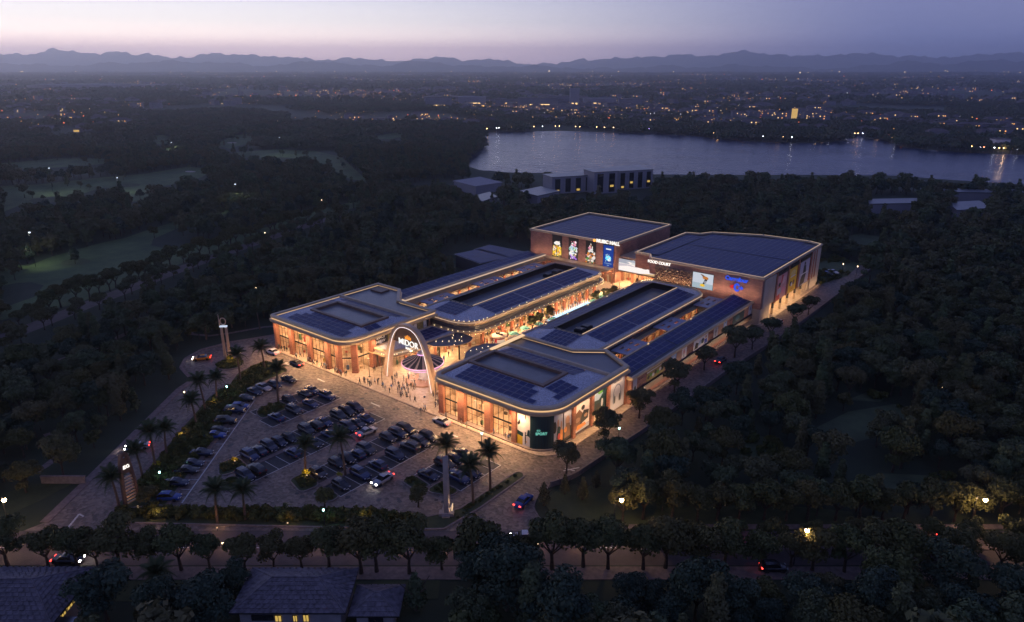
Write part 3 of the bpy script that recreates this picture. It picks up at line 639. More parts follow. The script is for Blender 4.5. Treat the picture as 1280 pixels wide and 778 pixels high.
# ------------------------------------------------------------------ right front pavilion
RB = thing('mall_pavilion', 'right front glass pavilion with the dark green sports billboard on its rounded corner', 'shopping pavilion', (0,0,.15))
RBo = rounded([(-105.3,103.7),(-75.2,103.7),(-75.2,133.7),(-83.6,138.6),(-89.8,133.9),(-105.1,133.9)], [1.5,6.2,0,0,0,0], 9)
cornice(RB, RBo, PR_MALL)
b = MB(); b.box(-105.0,127.2,9.2,-75.3,127.8,9.95); b.build('roof_divider', 'sand', RB)
b = MB(); b.prism(ccw([(-104.9,127.8),(-75.4,127.8),(-75.4,133.6),(-83.6,138.4),(-89.7,133.7),(-104.9,133.7)]), 9.0, 9.2); b.build('rear_roof', 'membrane', RB)
RT2 = (-102.6,112.8,-83.0,120.2); BX2 = (-104.9,104.2,-75.6,127.2)
hip_roof(RB, rounded([(-104.9,104.2),(-75.6,104.2),(-75.6,127.2),(-104.9,127.2)], [1.2,5.8,0,0], 9), RT2, 9.25, 10.2)
S2 = slopes(RT2, *BX2, 9.25, 10.2)
solar(RB, -103.6,105.4,-78,111.6, S2['S'], 1.75,1.35, keep=lambda x,y: x > -103.9+(y-104.2)*.12 and x < -78.5-(y-104.2)*.55)
solar(RB, -102.6,121.4,-77,126.4, S2['N'], 1.75,1.35, keep=lambda x,y: x < -78.2-(127.2-y)*.4)
solar(RB, -81.6,110.2,-76.9,117.6, S2['E'], 1.35,1.7, keep=hipkeep(RT2,*BX2,'E',.9))
ridge_frame(RB, RT2, 10.2, .9, .35, 'brownmetal')
b = MB(); b.box(RT2[0],RT2[1],9.5,RT2[2],RT2[3],9.85); b.build('sunken_roof', 'membrane', RB)
b = MB(); b.box(-105.3,121.5,9.95,-104.3,134.0,10.2); b.build('lit_roof_ledge', 'warmstrip', RB)
pr_ = [(-104.6,104.5),(-98.3,104.2),(-90.6,104.2),(-83.4,104.2)]
for i, (x, y) in enumerate(pr_):
    w = [.75,.95,.85,.55][i]; b = MB(); b.box(x-w,y-.7,0,x+w,y+.6,8.0); b.box(x-w-.08,y-.78,0,x+w+.08,y+.68,.4); b.build('brick_pillar', 'brick_p', RB)
for x, y in [(-75.1,113.2),(-75.1,120.2),(-75.1,126.9),(-75.1,134.2)]:
    b = MB(); b.box(x-1.2,y-.45,0,x+.35,y+.45,8.0); b.build('brick_pillar', 'brick_p', RB)
shop_bay(RB, (-103.8,104.1), (-99.3,104.1), 0, 8.0, 5.0, 2, 3, seed=61); shop_bay(RB, (-97.3,104.1), (-91.5,104.1), 0, 8.0, 5.0, 2, 4, seed=62); shop_bay(RB, (-89.7,104.1), (-84.0,104.1), 0, 8.0, 5.0, 2, 4, seed=63)
wall_bays(RB, (-105.2,126.0), (-105.2,106.2), 4, 0, 8.0, depth=3.0, floors=2, mull=3, pil_w=.9)
b = MB(); b.prism(ccw([(-104.4,126),(-104.4,133.8),(-89.8,133.6),(-83.6,138.3),(-75.9,133.6),(-75.9,111.5),(-79.8,110),(-84,110),(-84,124)]), 0, 8.9); b.build('inner_wall', 'beige', RB)
b = MB(); b.band(ccw(rounded([(-105.1,103.8),(-75.4,103.8),(-75.4,134.0),(-105.1,134.0)], [1,5,0,0], 8)), [(.5,0),(.5,.25),(-1,.25)]); b.build('plinth', 'kerb', RB)
# curved corner billboards
def curved_print(parent, a0, a1, ctr, r, z0, z1, bgm, shapes, name):
    mats = [bgm]; b = MB(); n = 8
    def pt(u, v, d=0): t = a0+(a1-a0)*u; return (ctr[0]+(r+d)*math.cos(t), ctr[1]+(r+d)*math.sin(t), z0+(z1-z0)*v)
    for i in range(n): b.face([pt(i/n,0), pt((i+1)/n,0), pt((i+1)/n,1), pt(i/n,1)]); b.face([pt(i/n,0,-.2), pt(i/n,1,-.2), pt((i+1)/n,1,-.2), pt((i+1)/n,0,-.2)]); b.face([pt(i/n,1), pt((i+1)/n,1), pt((i+1)/n,1,-.2), pt(i/n,1,-.2)])
    for k, s_ in enumerate(shapes):
        m = s_[-1]
        if m not in mats: mats.append(m)
        d = .01+.006*k; P_ = [(s_[1]+s_[3]*math.cos(t), s_[2]+s_[4]*math.sin(t)) for t in np.linspace(0,2*PI,13)[:-1]] if s_[0] == 'e' else ([(s_[1],s_[2]),(s_[3],s_[2]),(s_[3],s_[4]),(s_[1],s_[4])] if s_[0] == 'r' else s_[1])
        c = (sum(q[0] for q in P_)/len(P_), sum(q[1] for q in P_)/len(P_))
        for i in range(len(P_)): q, w = P_[i], P_[(i+1)%len(P_)]; b.face([pt(*c,d), pt(*q,d), pt(*w,d)], mats.index(m))
    return b.build(name, mats, parent)
CT = (-81.4,109.8); RR = 6.0
poster(RB, (-82.7,103.9,.3), (1,0,0), 1.6, 7.7, p_('wh'), [('r',0,0,1,.28,p_('y')),('p',[(0,.28),(1,.24),(1,.36),(0,.4)],p_('dg')),('p',[(.5,.62),(.1,.55),(.0,.6),(.4,.75)],p_('b'))], frame=False)
curved_print(RB, -PI/2, -PI/2+.33, CT, RR, .3, 8.0, p_('wh'), [('r',0,0,1,.26,p_('y')),('r',0,.26,1,.38,p_('dg'))]+figure(.42,.06,1.0)+[('p',[(.72,.02),(.95,.02),(.9,.25),(.7,.2)],p_('w')),('p',[(.6,.33),(.95,.28),(.9,.5),(.7,.5)],p_('dg')),('r',.93,0,1,1,p_('w'))], 'corner_billboard')
cb = curved_print(RB, -PI/2+.33, -PI/2+1.12, CT, RR+.35, .2, 8.1, p_('dg'), [('r',.12*i,.0,.12*i+.01,1,p_('b')) for i in range(1,9)], 'green_corner_panel')
a_ = -PI/2+.70; x_, y_ = CT[0]+6.42*math.cos(a_), CT[1]+6.42*math.sin(a_)
M['mint'] = glow('mint_sign_letters', (.25,.8,.65,1), .6)
text('lettering', 'GO', .5, (x_+.02-.6*math.cos(a_+PI/2), y_-.6*math.sin(a_+PI/2), 4.5), (math.cos(a_+PI/2), math.sin(a_+PI/2), 0), 'mint', RB, depth=.05)
text('lettering', 'SPORT', .8, (x_, y_, 3.75), (math.cos(a_+PI/2), math.sin(a_+PI/2), 0), 'mint', RB, depth=.05, bold=.02)
curved_print(RB, -PI/2+1.12, 0.0, CT, RR, .3, 8.0, p_('gy'), [('r',0,0,1,.45,p_('br')),('e',.15,.55,.16,.18,p_('b')),('e',.45,.65,.1,.12,p_('sk')),('p',[(.3,.2),(.7,.15),(.75,.5),(.4,.6)],p_('dg')),('e',.8,.55,.1,.14,p_('sk')),('p',[(.6,0),(1,0),(1,.4),(.7,.45)],p_('o')),('e',.55,.25,.14,.1,p_('r'))], 'corner_billboard')
def rposter(y0, y1, z0, z1, bgm, shapes, name='poster', x=-75.3): return poster(RB, (x, y0, z0), (0,1,0), y1-y0, z1-z0, bgm, shapes, name)
rposter(109.9,112.7,.4,7.8, p_('gy'), [('r',0,0,1,.4,p_('b')),('e',.5,.62,.28,.14,p_('sk')),('p',[(.1,.1),(.9,.1),(.8,.5),(.3,.55)],p_('br')),('e',.25,.36,.2,.09,p_('o'))])
rposter(113.9,119.6,.5,7.7, p_('wh'), [('r',0,0,1,.14,p_('gy')),('p',[(0,.1),(.5,.16),(.6,.5),(.3,.72),(0,.6)],p_('br')),('e',.55,.72,.12,.08,p_('b')),('p',[(.35,.2),(.9,.28),(.95,.55),(.6,.62),(.45,.45)],p_('b')),('e',.2,.4,.16,.08,p_('sk')),('e',.75,.42,.12,.06,p_('sk')),('p',[(.1,.05),(.8,.1),(.7,.2),(.2,.22)],p_('o'))])
rposter(120.8,126.3,2.4,7.8, p_('dg'), [('p',[(.05,.55),(.45,.5),(.75,.7),(.55,.95),(.15,.9)],p_('lb')),('e',.55,.82,.18,.09,p_('gr')),('e',.7,.3,.08,.18,p_('w')),('p',[(.2,0),(.6,0),(.5,.35),(.25,.35)],p_('b'))])
b = MB(); b.box(-75.6,120.8,.2,-75.35,126.3,2.4); b.build('shopfront_panel', 'sand', RB)
hp = rposter(127.5,133.7,.2,7.9, p_('gy'), [], x=-75.0)
b = MB()
for i in range(22):                                      # headphones drawn on the poster
    t0, t1 = PI*i/22, PI*(i+1)/22
    b.face([(3.1+1.75*math.cos(t0),3.9+2.3*math.sin(t0),.02),(3.1+1.75*math.cos(t1),3.9+2.3*math.sin(t1),.02),(3.1+1.45*math.cos(t1),3.9+2.0*math.sin(t1),.02),(3.1+1.45*math.cos(t0),3.9+2.0*math.sin(t0),.02)])
for sx_ in (-1,1): b.face([(3.1+sx_*1.5+.55*math.cos(t)*.7,2.9+1.3*math.sin(t),.024) for t in np.linspace(0,2*PI,15)[:-1]]); b.face([(3.1+sx_*1.0+.3*math.cos(t),2.6+1.0*math.sin(t),.028) for t in np.linspace(0,2*PI,13)[:-1]], 1)
b.build('printed_headphones', [P('hp',(.12,.15,.22,1)), p_('b')], hp)
text('lettering', 'Solo Wireless', .55, (3.1,6.9,.05), (1,0,0), p_('b'), hp, (0,1,0), .01)

# flat dark leaf-shaped entrance canopies between the pavilions
def leaf(pts, label, cols, z=5.1):
    t = thing('leaf_canopy', label, 'canopy', (0,0,.15)); p = ccw(rounded(pts, 2.2, 6))
    b = MB(); b.prism(p, z, z+.12, 0); b.band(p, [(0,z-.05),(.12,z),(.12,z+.2),(0,z+.2)], 1); b.build('canopy_slab', ['darkroof','bronze'], t)
    for x, y in cols: b = MB(); b.cone((x,y,0),(x,y,z),.22,.22,10); b.build('post', 'blackmetal', t)
    return t
LC = leaf([(-129,134.8),(-129.3,122.5),(-125.2,122.8),(-121.0,127.5),(-120.4,131),(-122.0,134.2)], 'dark flat leaf-shaped canopy reaching from the lit shop wing towards the kiosk', [(-123.0,129.5),(-126,125)])
RC = leaf([(-105.6,122),(-112.0,119.3),(-116.2,124.8),(-117.4,128.5),(-116.5,132.8),(-113,135.2),(-105.6,136)], 'dark flat leaf-shaped canopy beside the right pavilion roof', [(-114.5,124.5),(-113.5,132)])
def bulbs(parent, pts, r=.09, name='festoon_bulbs', m='bulb'):
    b = MB()
    for p in pts:
        x,y,z = p; v = [(x,y,z-r),(x,y,z+r)]+[(x+r*math.cos(t),y+r*math.sin(t),z) for t in (0,PI/2,PI,3*PI/2)]
        b.raw(v, [(0,3,2),(0,4,3),(0,5,4),(0,2,5),(1,2,3),(1,3,4),(1,4,5),(1,5,2)])
    o = b.build(name, m, parent); o['kind'] = 'stuff'; return o
bulbs(LC, [(-128.3+i*1.25, 132.2-i*.55*(i%3), 5.36) for i in range(6)]+[(-127.5+i*1.3,125.5+i*1.1,5.36) for i in range(5)], .095)
bulbs(RC, [(-116.4+i*.5,124.6+i*1.7,5.36) for i in range(5)]+[(-113.4+i*1.0,127.4+i*.8,5.36) for i in range(5)]+[(-112.4+i*.8,123.6-i*.6,5.36) for i in range(4)], .095)
rb_pts = []
WGe = offset(ccw(WGp), .7)
for i in range(len(WGe)): rb_pts.append(WGe[i]+(4.58,)) if WGe[i][0] > -135.5 else None
bulbs(WG, rb_pts+[(-130.2+.11*i, 116+1.35*i, 4.62) for i in range(13)], .09)

# ------------------------------------------------------------------ long arcade buildings
def arcade(label, x0, y0, x1, y1, rads, rt, side_n, frame_edges, name='arcade_building', zr=8.2, bulb_sides='SE', bays='SENW', pool=True, bulbz=True):
    t = thing(name, label, 'shopping arcade', (0,0,.15)); P0 = rounded([(x0,y0),(x1,y0),(x1,y1),(x0,y1)], rads, 8); P0 = ccw(P0)
    b = MB(); b.band(P0, [(-1.1,4.9),(1.2,5.0),(1.4,5.2),(1.4,5.5),(1.1,5.6),(.0,5.65),(-.1,6.9),(.35,7.0),(.6,7.3),(.6,7.8),(.4,7.9),(.4,8.15),(.2,8.25),(-.25,8.25),(-.3,7.9)], [3,0,0,0,0,4,0,0,0,1,0,2,2,0]); b.build('cornice', ['bronze','warmweak','sand','soffit','darkroof'], t)
    ring = offset(P0, -.3); hip_roof(t, ring, rt, 7.9, 8.9)
    return t, P0
SLp = lambda rt,bx: slopes(rt, *bx, 7.9, 8.9)
# left
LL, LLp = arcade('left long arcade roof with a dark recessed trough and festoon bulbs, behind the left pavilion', -144.6,134.6,-123.7,202.6,[6,7,4,3],(-141.0,145.5,-132.4,198.0),14,'')
LR, LRp = arcade('right long arcade roof with a dark recessed trough, behind the right pavilion', -108.7,134.6,-87.2,204.0,[3,4,6,4],(-103.2,145.8,-95.0,198.4),14,'')
for t, x0,y0,x1,y1, rt in ((LL,-144.3,134.9,-124,202.3,(-141.0,145.5,-132.4,198.0)), (LR,-108.4,134.9,-87.5,203.7,(-103.2,145.8,-95.0,198.4))):
    bx = (x0,y0,x1,y1); sl = SLp(rt, bx); a,c,d,e = rt
    L3 = (e-c)/3
    for k in range(3):
        solar(t, d+.9, c+k*L3+(.2 if k else 1.2), x1-.9, c+(k+1)*L3-.35, sl['E'], 1.55,2.8, gap=.07)
    solar(t, x0+.5, c-1, a-.7, e+1, sl['W'], 1.45,2.8, gap=.07)
    solar(t, a+.6, y0+3.0, d+.4, c-.8, sl['S'], 1.25,1.35)
    ridge_frame(t, rt, 8.9, .35, .25, 'blackmetal', sides='SNW')
    b = MB(); b.box(d,c-.3,8.4,d+.42,e+.35,9.18); b.build('ridge_coping', 'sand', t)
    b = MB(); b.box(d+.06,c,9.185,d+.36,e,9.22); b.build('ridge_glow_strip', 'warmweak', t)  # glowing strip stands in for light reflected along the ridge coping
    for i in range(5): b = MB(); b.box(a+.9+i*1.6,c-.62,8.9,a+2.1+i*1.6,c-.4,9.1); b.build('roof_clip', 'sand', t)
    b = MB(); b.box(a,c,7.2,d,e,7.4); b.build('trough_floor', 'membrane', t)
    b = MB(); b.band([(a,c),(d,c),(d,e),(a,e)], [(0,7.3),(0,8.9)], 0); b.build('trough_wall', 'blackmetal', t)
    for yy in ((186.5,191.5) if t is LL else (149.5,152.5)):
        b = MB(); b.box(a+3.2,yy,7.4,a+5.6,yy+2.6,8.3); b.box(a+3.4,yy+.3,8.3,a+5.4,yy+2.2,8.5); b.build('air_handling_unit', 'blackmetal', t)
def arcade_fronts(t, x0,y0,x1,y1, nE, nS):
    rc_ = 3.0 if t is LL else 0.0
    A_, B_ = Vector((x1-1.2,y0+6.5)), Vector((x1-1.2,y1-4))
    if rc_:
        for i in range(nE+1):
            p = A_.lerp(B_, i/nE); b = MB(); b.box(p.x-.45,p.y-.4,0,p.x+.3,p.y+.4,4.9); b.box(p.x-.5,p.y-.46,0,p.x+.36,p.y+.46,.3); b.build('brick_pillar', 'brick_p', t)
        for i in range(nE): shop_bay(t, (x1-1.2-rc_, A_.lerp(B_, i/nE).y+.05), (x1-1.2-rc_, A_.lerp(B_, (i+1)/nE).y-.05), 0, 4.7, 1.4, 1, 3, seed=i+200)
        b = MB(); b.box(x1-1.2-rc_,y0+6.5,4.75,x1-1.0,y1-4,4.88); b.build('arcade_ceiling', 'soffit', t)
    else: wall_bays(t, tuple(A_), tuple(B_), nE, 0, 4.9, pil_w=.75, pil_d=.7, depth=2.6, mull=2)
    wall_bays(t, (x0+1.2,y1-5), (x0+1.2,y0+6.0), nE, 0, 4.9, pil_w=.75, pil_d=.7, depth=2.6, mull=2, lit=.5)
    wall_bays(t, (x0+6,y0+1.2), (x1-6.0,y0+1.2), nS, 0, 4.9, pil_w=.75, pil_d=.7, depth=2.6, mull=2)
    wall_bays(t, (x1-6.0,y0+1.3), (x1-1.3,y0+6.4), 2, 0, 4.9, pil_w=.6, pil_d=.6, depth=1.6, mull=2, first=False, last=False)
    wall_bays(t, (x0+1.3,y0+6), (x0+6,y0+1.3), 2, 0, 4.9, pil_w=.6, pil_d=.6, depth=1.6, mull=2, first=False, last=False)
    b = MB(); b.box(x0+4.5,y0+4.5,0,x1-5.9,y1-1.5,4.7); b.build('core_wall', 'beige', t)
arcade_fronts(LL, -144.6,134.6,-123.7,202.6, 13, 3)
arcade_fronts(LR, -108.7,134.6,-87.2,204.0, 13, 2)
def along(poly, step, z, off, test):
    p = offset(poly, off); out = []
    for i in range(len(p)):
        a, c = Vector(p[i]), Vector(p[(i+1)%len(p)]); n = max(1, int((c-a).length/step))
        out += [(tuple(a+(c-a)*k/n)+(z,)) for k in range(n) if test(*(a+(c-a)*k/n))]
    return out
bulbs(LL, along(LLp, 2.2, 5.75, 1.2, lambda x,y: x > -138 or y < 140)+along(LLp, 3.4, 8.4, .25, lambda x,y: x > -130 and y < 200)+along(LLp, 2.6, 4.8, 1.3, lambda x,y: x > -126), .095)
bulbs(LR, along(LRp, 9, 8.4, -.6, lambda x,y: x < -106), .12)

# outer strips
LO = thing('outer_arcade', 'narrow outer shop strip with solar panels, left of the pergola alley', 'shopping arcade', (0,0,.15))
b = MB(); b.box(-161.0,140,0,-154.6,209,7.4); b.build('wall', 'beige', LO)
b = MB(); b.raw([(-162.4,139.5,7.9),(-155.3,139.5,7.0),(-155.3,210,7.0),(-162.4,210,7.9),(-162.4,139.5,6.9),(-155.3,139.5,6.8),(-155.3,210,6.8),(-162.4,210,6.9)], [(0,1,2,3),(7,6,5,4),(0,4,5,1),(1,5,6,2),(2,6,7,3),(3,7,4,0)]); b.build('roof', 'darkroof', LO)
solar(LO, -162.0,141,-155.4,208.5, lambda x,y: 7.0-(x+155.3)*.9/7.1, 2.0,3.0, gap=.07)
b = MB(); b.band(ccw([(-155.2,139.6),(-154.2,139.6),(-154.2,209.6),(-155.2,209.6)]), [(-.2,5.4),(.6,5.5),(.7,6.0),(.2,6.1),(.1,7.4),(.4,7.5),(.4,7.95),(-.1,8.0),(-.3,7.8)], [3,0,0,0,0,1,0,2]); b.build('cornice', ['bronze','warmweak','sand','soffit'], LO)
wall_bays(LO, (-154.3,140.5), (-154.3,209), 15, 0, 5.3, pil_w=.6, pil_d=.5, depth=1.4, mull=2)
RO = thing('outer_arcade', 'narrow outer shop strip with posters in its brick side wall, along the right side street', 'shopping arcade', (0,0,.15))
b = MB(); b.box(-79.0,134.6,0,-73.6,190,6.3); b.box(-79.0,190,2.6,-73.6,206,6.3); b.build('wall', 'brick', RO)
b = MB(); b.box(-73.9,134.9,1.4,-73.3,206.4,2.6); b.build('wall_base', 'brownmetal', RO)
b = MB(); b.box(-73.75,134.9,2.6,-73.2,206.4,2.95); b.build('ledge', 'blackmetal', RO)
b = MB(); b.face([(-79.6,134.4,8.0),(-73.6,134.4,6.9),(-73.6,206.2,6.9),(-79.6,206.2,8.0)]); b.face([(-79.6,134.4,7.8),(-79.6,206.2,7.8),(-73.6,206.2,6.7),(-73.6,134.4,6.7)]); b.face([(-79.6,134.4,7.8),(-73.6,134.4,6.7),(-73.6,134.4,6.9),(-79.6,134.4,8.0)]); b.build('roof', 'darkroof', RO)
for k in range(3): solar(RO, -79.1,135.4+23.6*k,-74.6,135.4+23.6*(k+1)-.5, lambda x,y: 6.9-(x+73.6)*1.1/6, 1.45,3.2, gap=.07)
b = MB(); b.band(ccw([(-79.8,134.5),(-73.7,134.5),(-73.7,206.3),(-79.8,206.3)]), [(.1,6.2),(.5,6.3),(.55,6.8),(.35,6.9),(.3,7.05),(-.1,7.05),(-.15,6.8)], [3,0,0,0,2,0]); b.build('eaves', ['bronze','warmweak','sand','soffit'], RO)
b = MB(); b.box(-79.9,134.4,7.7,-79.5,206.3,8.2); b.build('ridge_coping', 'bronze', RO)
for yy in (152.5,176.5): b = MB(); b.cone((-79.4,yy,8.2),(-79.4,yy,8.5),.22,.2,8); b.build('roof_light', 'warmstrip', RO)
for yy in (191.5,195.5,200,204.5): b = MB(); b.box(-75.0,yy-.25,0,-74.5,yy+.25,2.6); b.build('post', 'sand', RO)
def oposter(y0,y1,bgm,shapes,name='poster'): return poster(RO, (-73.52,y0,3.2), (0,1,0), y1-y0, 3.0, bgm, shapes, name, frame=False)
oposter(135.2,136.9,p_('gy'),[('p',[(.1,0),(.9,0),(.6,.4),(.3,.3)],p_('dg'))])
oposter(141.5,150.3,p_('gold'),[('r',0,.75,1,.85,p_('wh'))]+[('e',.1+.13*i,.35+.12*(i%2),.07,.16,p_(['b','gr','w'][i%3])) for i in range(7)])
oposter(153.8,156.7,p_('lb'),[('e',.5,.5,.2,.3,p_('w'))]); oposter(156.9,159.7,p_('sk'),[],'beige_panel'); oposter(159.9,162.5,p_('wh'),figure(.4,.1,.9,'r','b'))
oposter(166.6,175.3,p_('w'),[('p',[(.05,.1),(.3,.1),(.35,.5),(.15,.7)],p_('b')),('p',[(.3,.2),(.6,.3),(.5,.7),(.35,.6)],p_('lb')),('e',.62,.5,.1,.25,p_('dg')),('e',.85,.7,.06,.12,p_('sk')),('r',.75,.1,.95,.5,p_('bl'))])
oposter(179.0,181.8,p_('gy'),figure(.5,.1,.9,'b','b')); oposter(182,185.3,p_('sk'),[],'beige_panel'); oposter(185.5,187.8,p_('lb'),figure(.5,.1,.9,'w','b'))
oposter(192,200.4,p_('dg'),[('e',.4,.5,.2,.25,P('teal',(.03,.16,.18,1)))]); oposter(203.9,206.2,p_('gy'),figure(.5,.1,.9,'b','lb'))
for y in (137.5,151.5,163.2,176.3,189.2):
    b = MB()
    for dy in (.5,1.2,1.9):
        for z in (3.7,5.2): b.box(-73.58,y+dy,z,-73.5,y+dy+.2,z+.2)
    b.build('wall_vent', 'blackmetal', RO)
b = MB(); b.box(-73.4,139.0,.0,-73.25,140.6,2.6); b.build('service_door', 'steel', RO)

# pergola slabs bridging the side alleys
def pergola(x0,x1,y0,y1,label):
    t = thing('pergola_roof', label, 'pergola', (0,0,.15)); z = 6.1; ym = (y0+y1)/2
    b = MB(); b.box(x0,y0,z,x1,y0+2.0,z+.25); b.box(x0,ym-1.2,z,x1,ym+1.2,z+.25); b.box(x0,y1-2.0,z,x1,y1,z+.25)
    for k in range(4):
        xx = x0+(x1-x0)*k/3.6
        for a, c in ((y0+2.0,ym-1.2),(ym+1.2,y1-2.0)): b.box(xx,a,z,min(x1,xx+1.0),c,z+.25)
    b.build('slab', P('pergola',(.36,.37,.46,1)), t)
    for x in (x0+.5,x1-.5):
        for y in (y0+.6,y1-.6): b = MB(); b.cone((x,y,0),(x,y,z),.14,.14,8); b.build('post', 'steel', t)
for x0,x1,yy,nm in ((-153.4,-145.9,(144.5,168.3,190.6),'left'),(-86.9,-80.4,(147,169,194),'right')):
    for k, y in enumerate(yy): pergola(x0,x1,y,y+(11.5 if nm == 'left' else 10.8),'pale slotted pergola slab over the %s alley, %s' % (nm, ['nearest the front pavilion','the middle one of three','closest to the tall brick hall'][k]))

# ------------------------------------------------------------------ cinema hall
PR_H = ([(.0,13.9),(.25,14.0),(.35,14.3),(.35,14.75),(-.45,14.75),(-.5,14.2)], [0,0,0,2,0])
H1 = thing('brick_hall', 'tall brick hall with four tall lit posters, left of the wide white screen', 'cinema hall', (0,0,.15)); H1p = [(-166.4,217.0),(-128.0,217.0),(-128.0,257.8),(-166.4,257.8)]
b = MB(); b.prism(H1p, 0, 14.0, top=1); b.build('wall', ['brick','darkroof'], H1)
b = MB(); b.band(H1p, PR_H[0], PR_H[1]); b.build('parapet', ['sand','warmweak','sand'], H1)
def parapet_led(par, p, z=14.76):
    q = offset(ccw(p), -.05); n = len(q)
    for i in range(n):
        a, c = Vector(q[i]), Vector(q[(i+1)%n])
        if (c-a).length < 2: continue
        T, L = frame_of(a, c); b = MB(); b.box(.3,.0,z,L-.3,.22,z+.05); tbuild(b, 'parapet_light', 'warmweak', par, T)
parapet_led(H1, H1p)
solar(H1, -164.8,218.6,-129.6,255.0, lambda x,y: 14.15, 2.0,4.0, gap=.08)
M1S = 216.95
def busy(seed, n, cols, x0, x1, y0, y1, e=1.1, smin=.03, smax=.12):
    r = random.Random(seed); out = []
    for _ in range(n):
        x, y, a, c = r.uniform(x0,x1), r.uniform(y0,y1), r.uniform(smin,smax), r.uniform(smin,smax)*.55; m = q_(r.choice(cols), e)
        if r.random() < .6: out.append(('e', x, y, a, c, m))
        else: t = r.uniform(0,6.28); out.append(('p', [(min(1,max(0,x+a*math.cos(t+q))), min(1,max(0,y+.5*a*math.sin(t+q)))) for q in (0,1.5,3.1,4.4)], m))
    return out
def hposter(x0,x1,z0,z1,bgm,shapes,name='lit_poster'): return poster(H1, (x0,M1S,z0), (1,0,0), x1-x0, z1-z0, bgm, shapes, name)
e9 = 1.15
for a, c in ((-155.9,-151.6),(-148.4,-144.2),(-140.8,-136.6),(-133.3,-129.0)):
    b = MB(); b.box(a-.1,216.7,13.5,c+.1,216.96,14.0); b.build('poster_hood', 'blackmetal', H1)
hposter(-155.9,-151.6,5.6,13.4,p_('b'),[('e',.5,.66,.34,.08,q_('w',e9)),('e',.5,.73,.2,.04,q_('wh',e9)),('p',[(.02,.05),(.38,.0),(.44,.5),(.08,.55)],q_('y',e9)),('p',[(.5,.05),(.98,.1),(.95,.5),(.55,.52)],q_('y',e9))]+busy(1,34,['y','gold','br','wh','y','o'],.08,.92,.04,.56,1.0)+busy(2,8,['w','wh'],.2,.8,.6,.75))
hposter(-148.4,-144.2,5.5,13.4,p_('b'),busy(3,16,['pk','pk','w'],.25,.75,.62,.9,1.2,.05,.14)+busy(4,30,['w','w','lb','wh'],.15,.85,.22,.66,1.1,.05,.16)+busy(5,16,['pu','lb','w'],.15,.85,.04,.24,1.2,.04,.12)+busy(6,6,['gr','y'],.1,.9,.2,.6))
hposter(-140.8,-136.6,5.5,13.4,p_('b'),busy(7,8,['o','wh'],.42,.58,.78,.94,1.0,.02,.06)+busy(8,18,['wh','pk','w'],.3,.7,.55,.8,1.0,.05,.13)+busy(9,44,['o','wh','sk','br','pk','gr'],.06,.94,.03,.5,1.0,.05,.15))
hposter(-133.3,-129.0,5.3,13.4,P('deepblue',(.015,.05,.30,1),.9),[('e',.5,.42,.28,.12,q_('cy',1.3)),('e',.58,.36,.14,.08,q_('w',1.2)),('e',.42,.47,.1,.05,q_('lb',1.3)),('p',[(.2,.55),(.3,.5),(.5,.62),(.35,.6)],q_('lb',1)),('r',.25,.80,.75,.86,q_('w',1)),('r',.15,.17,.85,.19,q_('lb',1)),('r',.4,.08,.6,.11,q_('lb',1))]+busy(10,14,['cy','lb','w'],.25,.75,.28,.6,1.2,.02,.08))
text('sign_lettering', 'MUSIC HALL', 1.75, (-131.3,216.5,14.55), (1,0,0), 'sign', H1, depth=.12, bold=.04)
b = MB(); b.cone((-137.0,216.6,14.5),(-137.0,216.4,14.5),.55,.55,14); b.build('sign_emblem', glow('orange_emblem',(1,.4,.08,1),1.6), H1)
b = MB(); b.box(-160,212.2,5.2,-128.5,216.6,5.6); b.box(-160,212.0,5.0,-128.5,212.2,5.9); b.build('entrance_canopy', 'bronze', H1)
wall_bays(H1, (-160,215.9), (-128.6,215.9), 8, 0, 5.0, pil_w=.6, pil_d=.5, depth=.8, mull=2)

# link with the wide screen
LK = thing('link_building', 'low brick link with a wide white screen between the two tall brick halls', 'link building', (0,0,.15))
b = MB(); b.box(-127.9,219.4,4.2,-107.1,232,9.25); b.build('wall', 'brick', LK)
b = MB(); b.box(-127.9,219.2,9.25,-117.0,232,9.6); b.build('coping', 'sand', LK)
sc_ = poster(LK, (-128.0,219.2,4.5), (1,0,0), 15.0, 4.3, P('screen_white',(.95,.85,.8,1),1.0), busy(11,16,['gy','wh','w'],.02,.98,.6,.95,.85,.04,.2)+[('p',[(0,.7),(.3,.85),(.7,.78),(1,.9),(1,1),(0,1)],q_('gy',.9)),('p',[(.0,.35),(.25,.5),(.5,.45),(.3,.62),(0,.6)],P('cloud',(.62,.55,.6,1),.9)),('e',.62,.55,.12,.07,P('dusty',(.55,.38,.28,1),.8)),('e',.7,.5,.07,.05,q_('br',.8)),('p',[(.55,0),(1,0),(1,.22),(.8,.12)],P('gold_field',(.75,.5,.25,1),.8))], 'led_screen')
wall_bays(LK, (-127.6,221.6), (-107.5,221.6), 5, 0, 4.0, pil_w=.7, pil_d=.6, depth=3, mull=3)
b = MB(); b.box(-127.9,219.2,4.0,-107.1,224,4.19); b.build('soffit', 'soffit', LK)

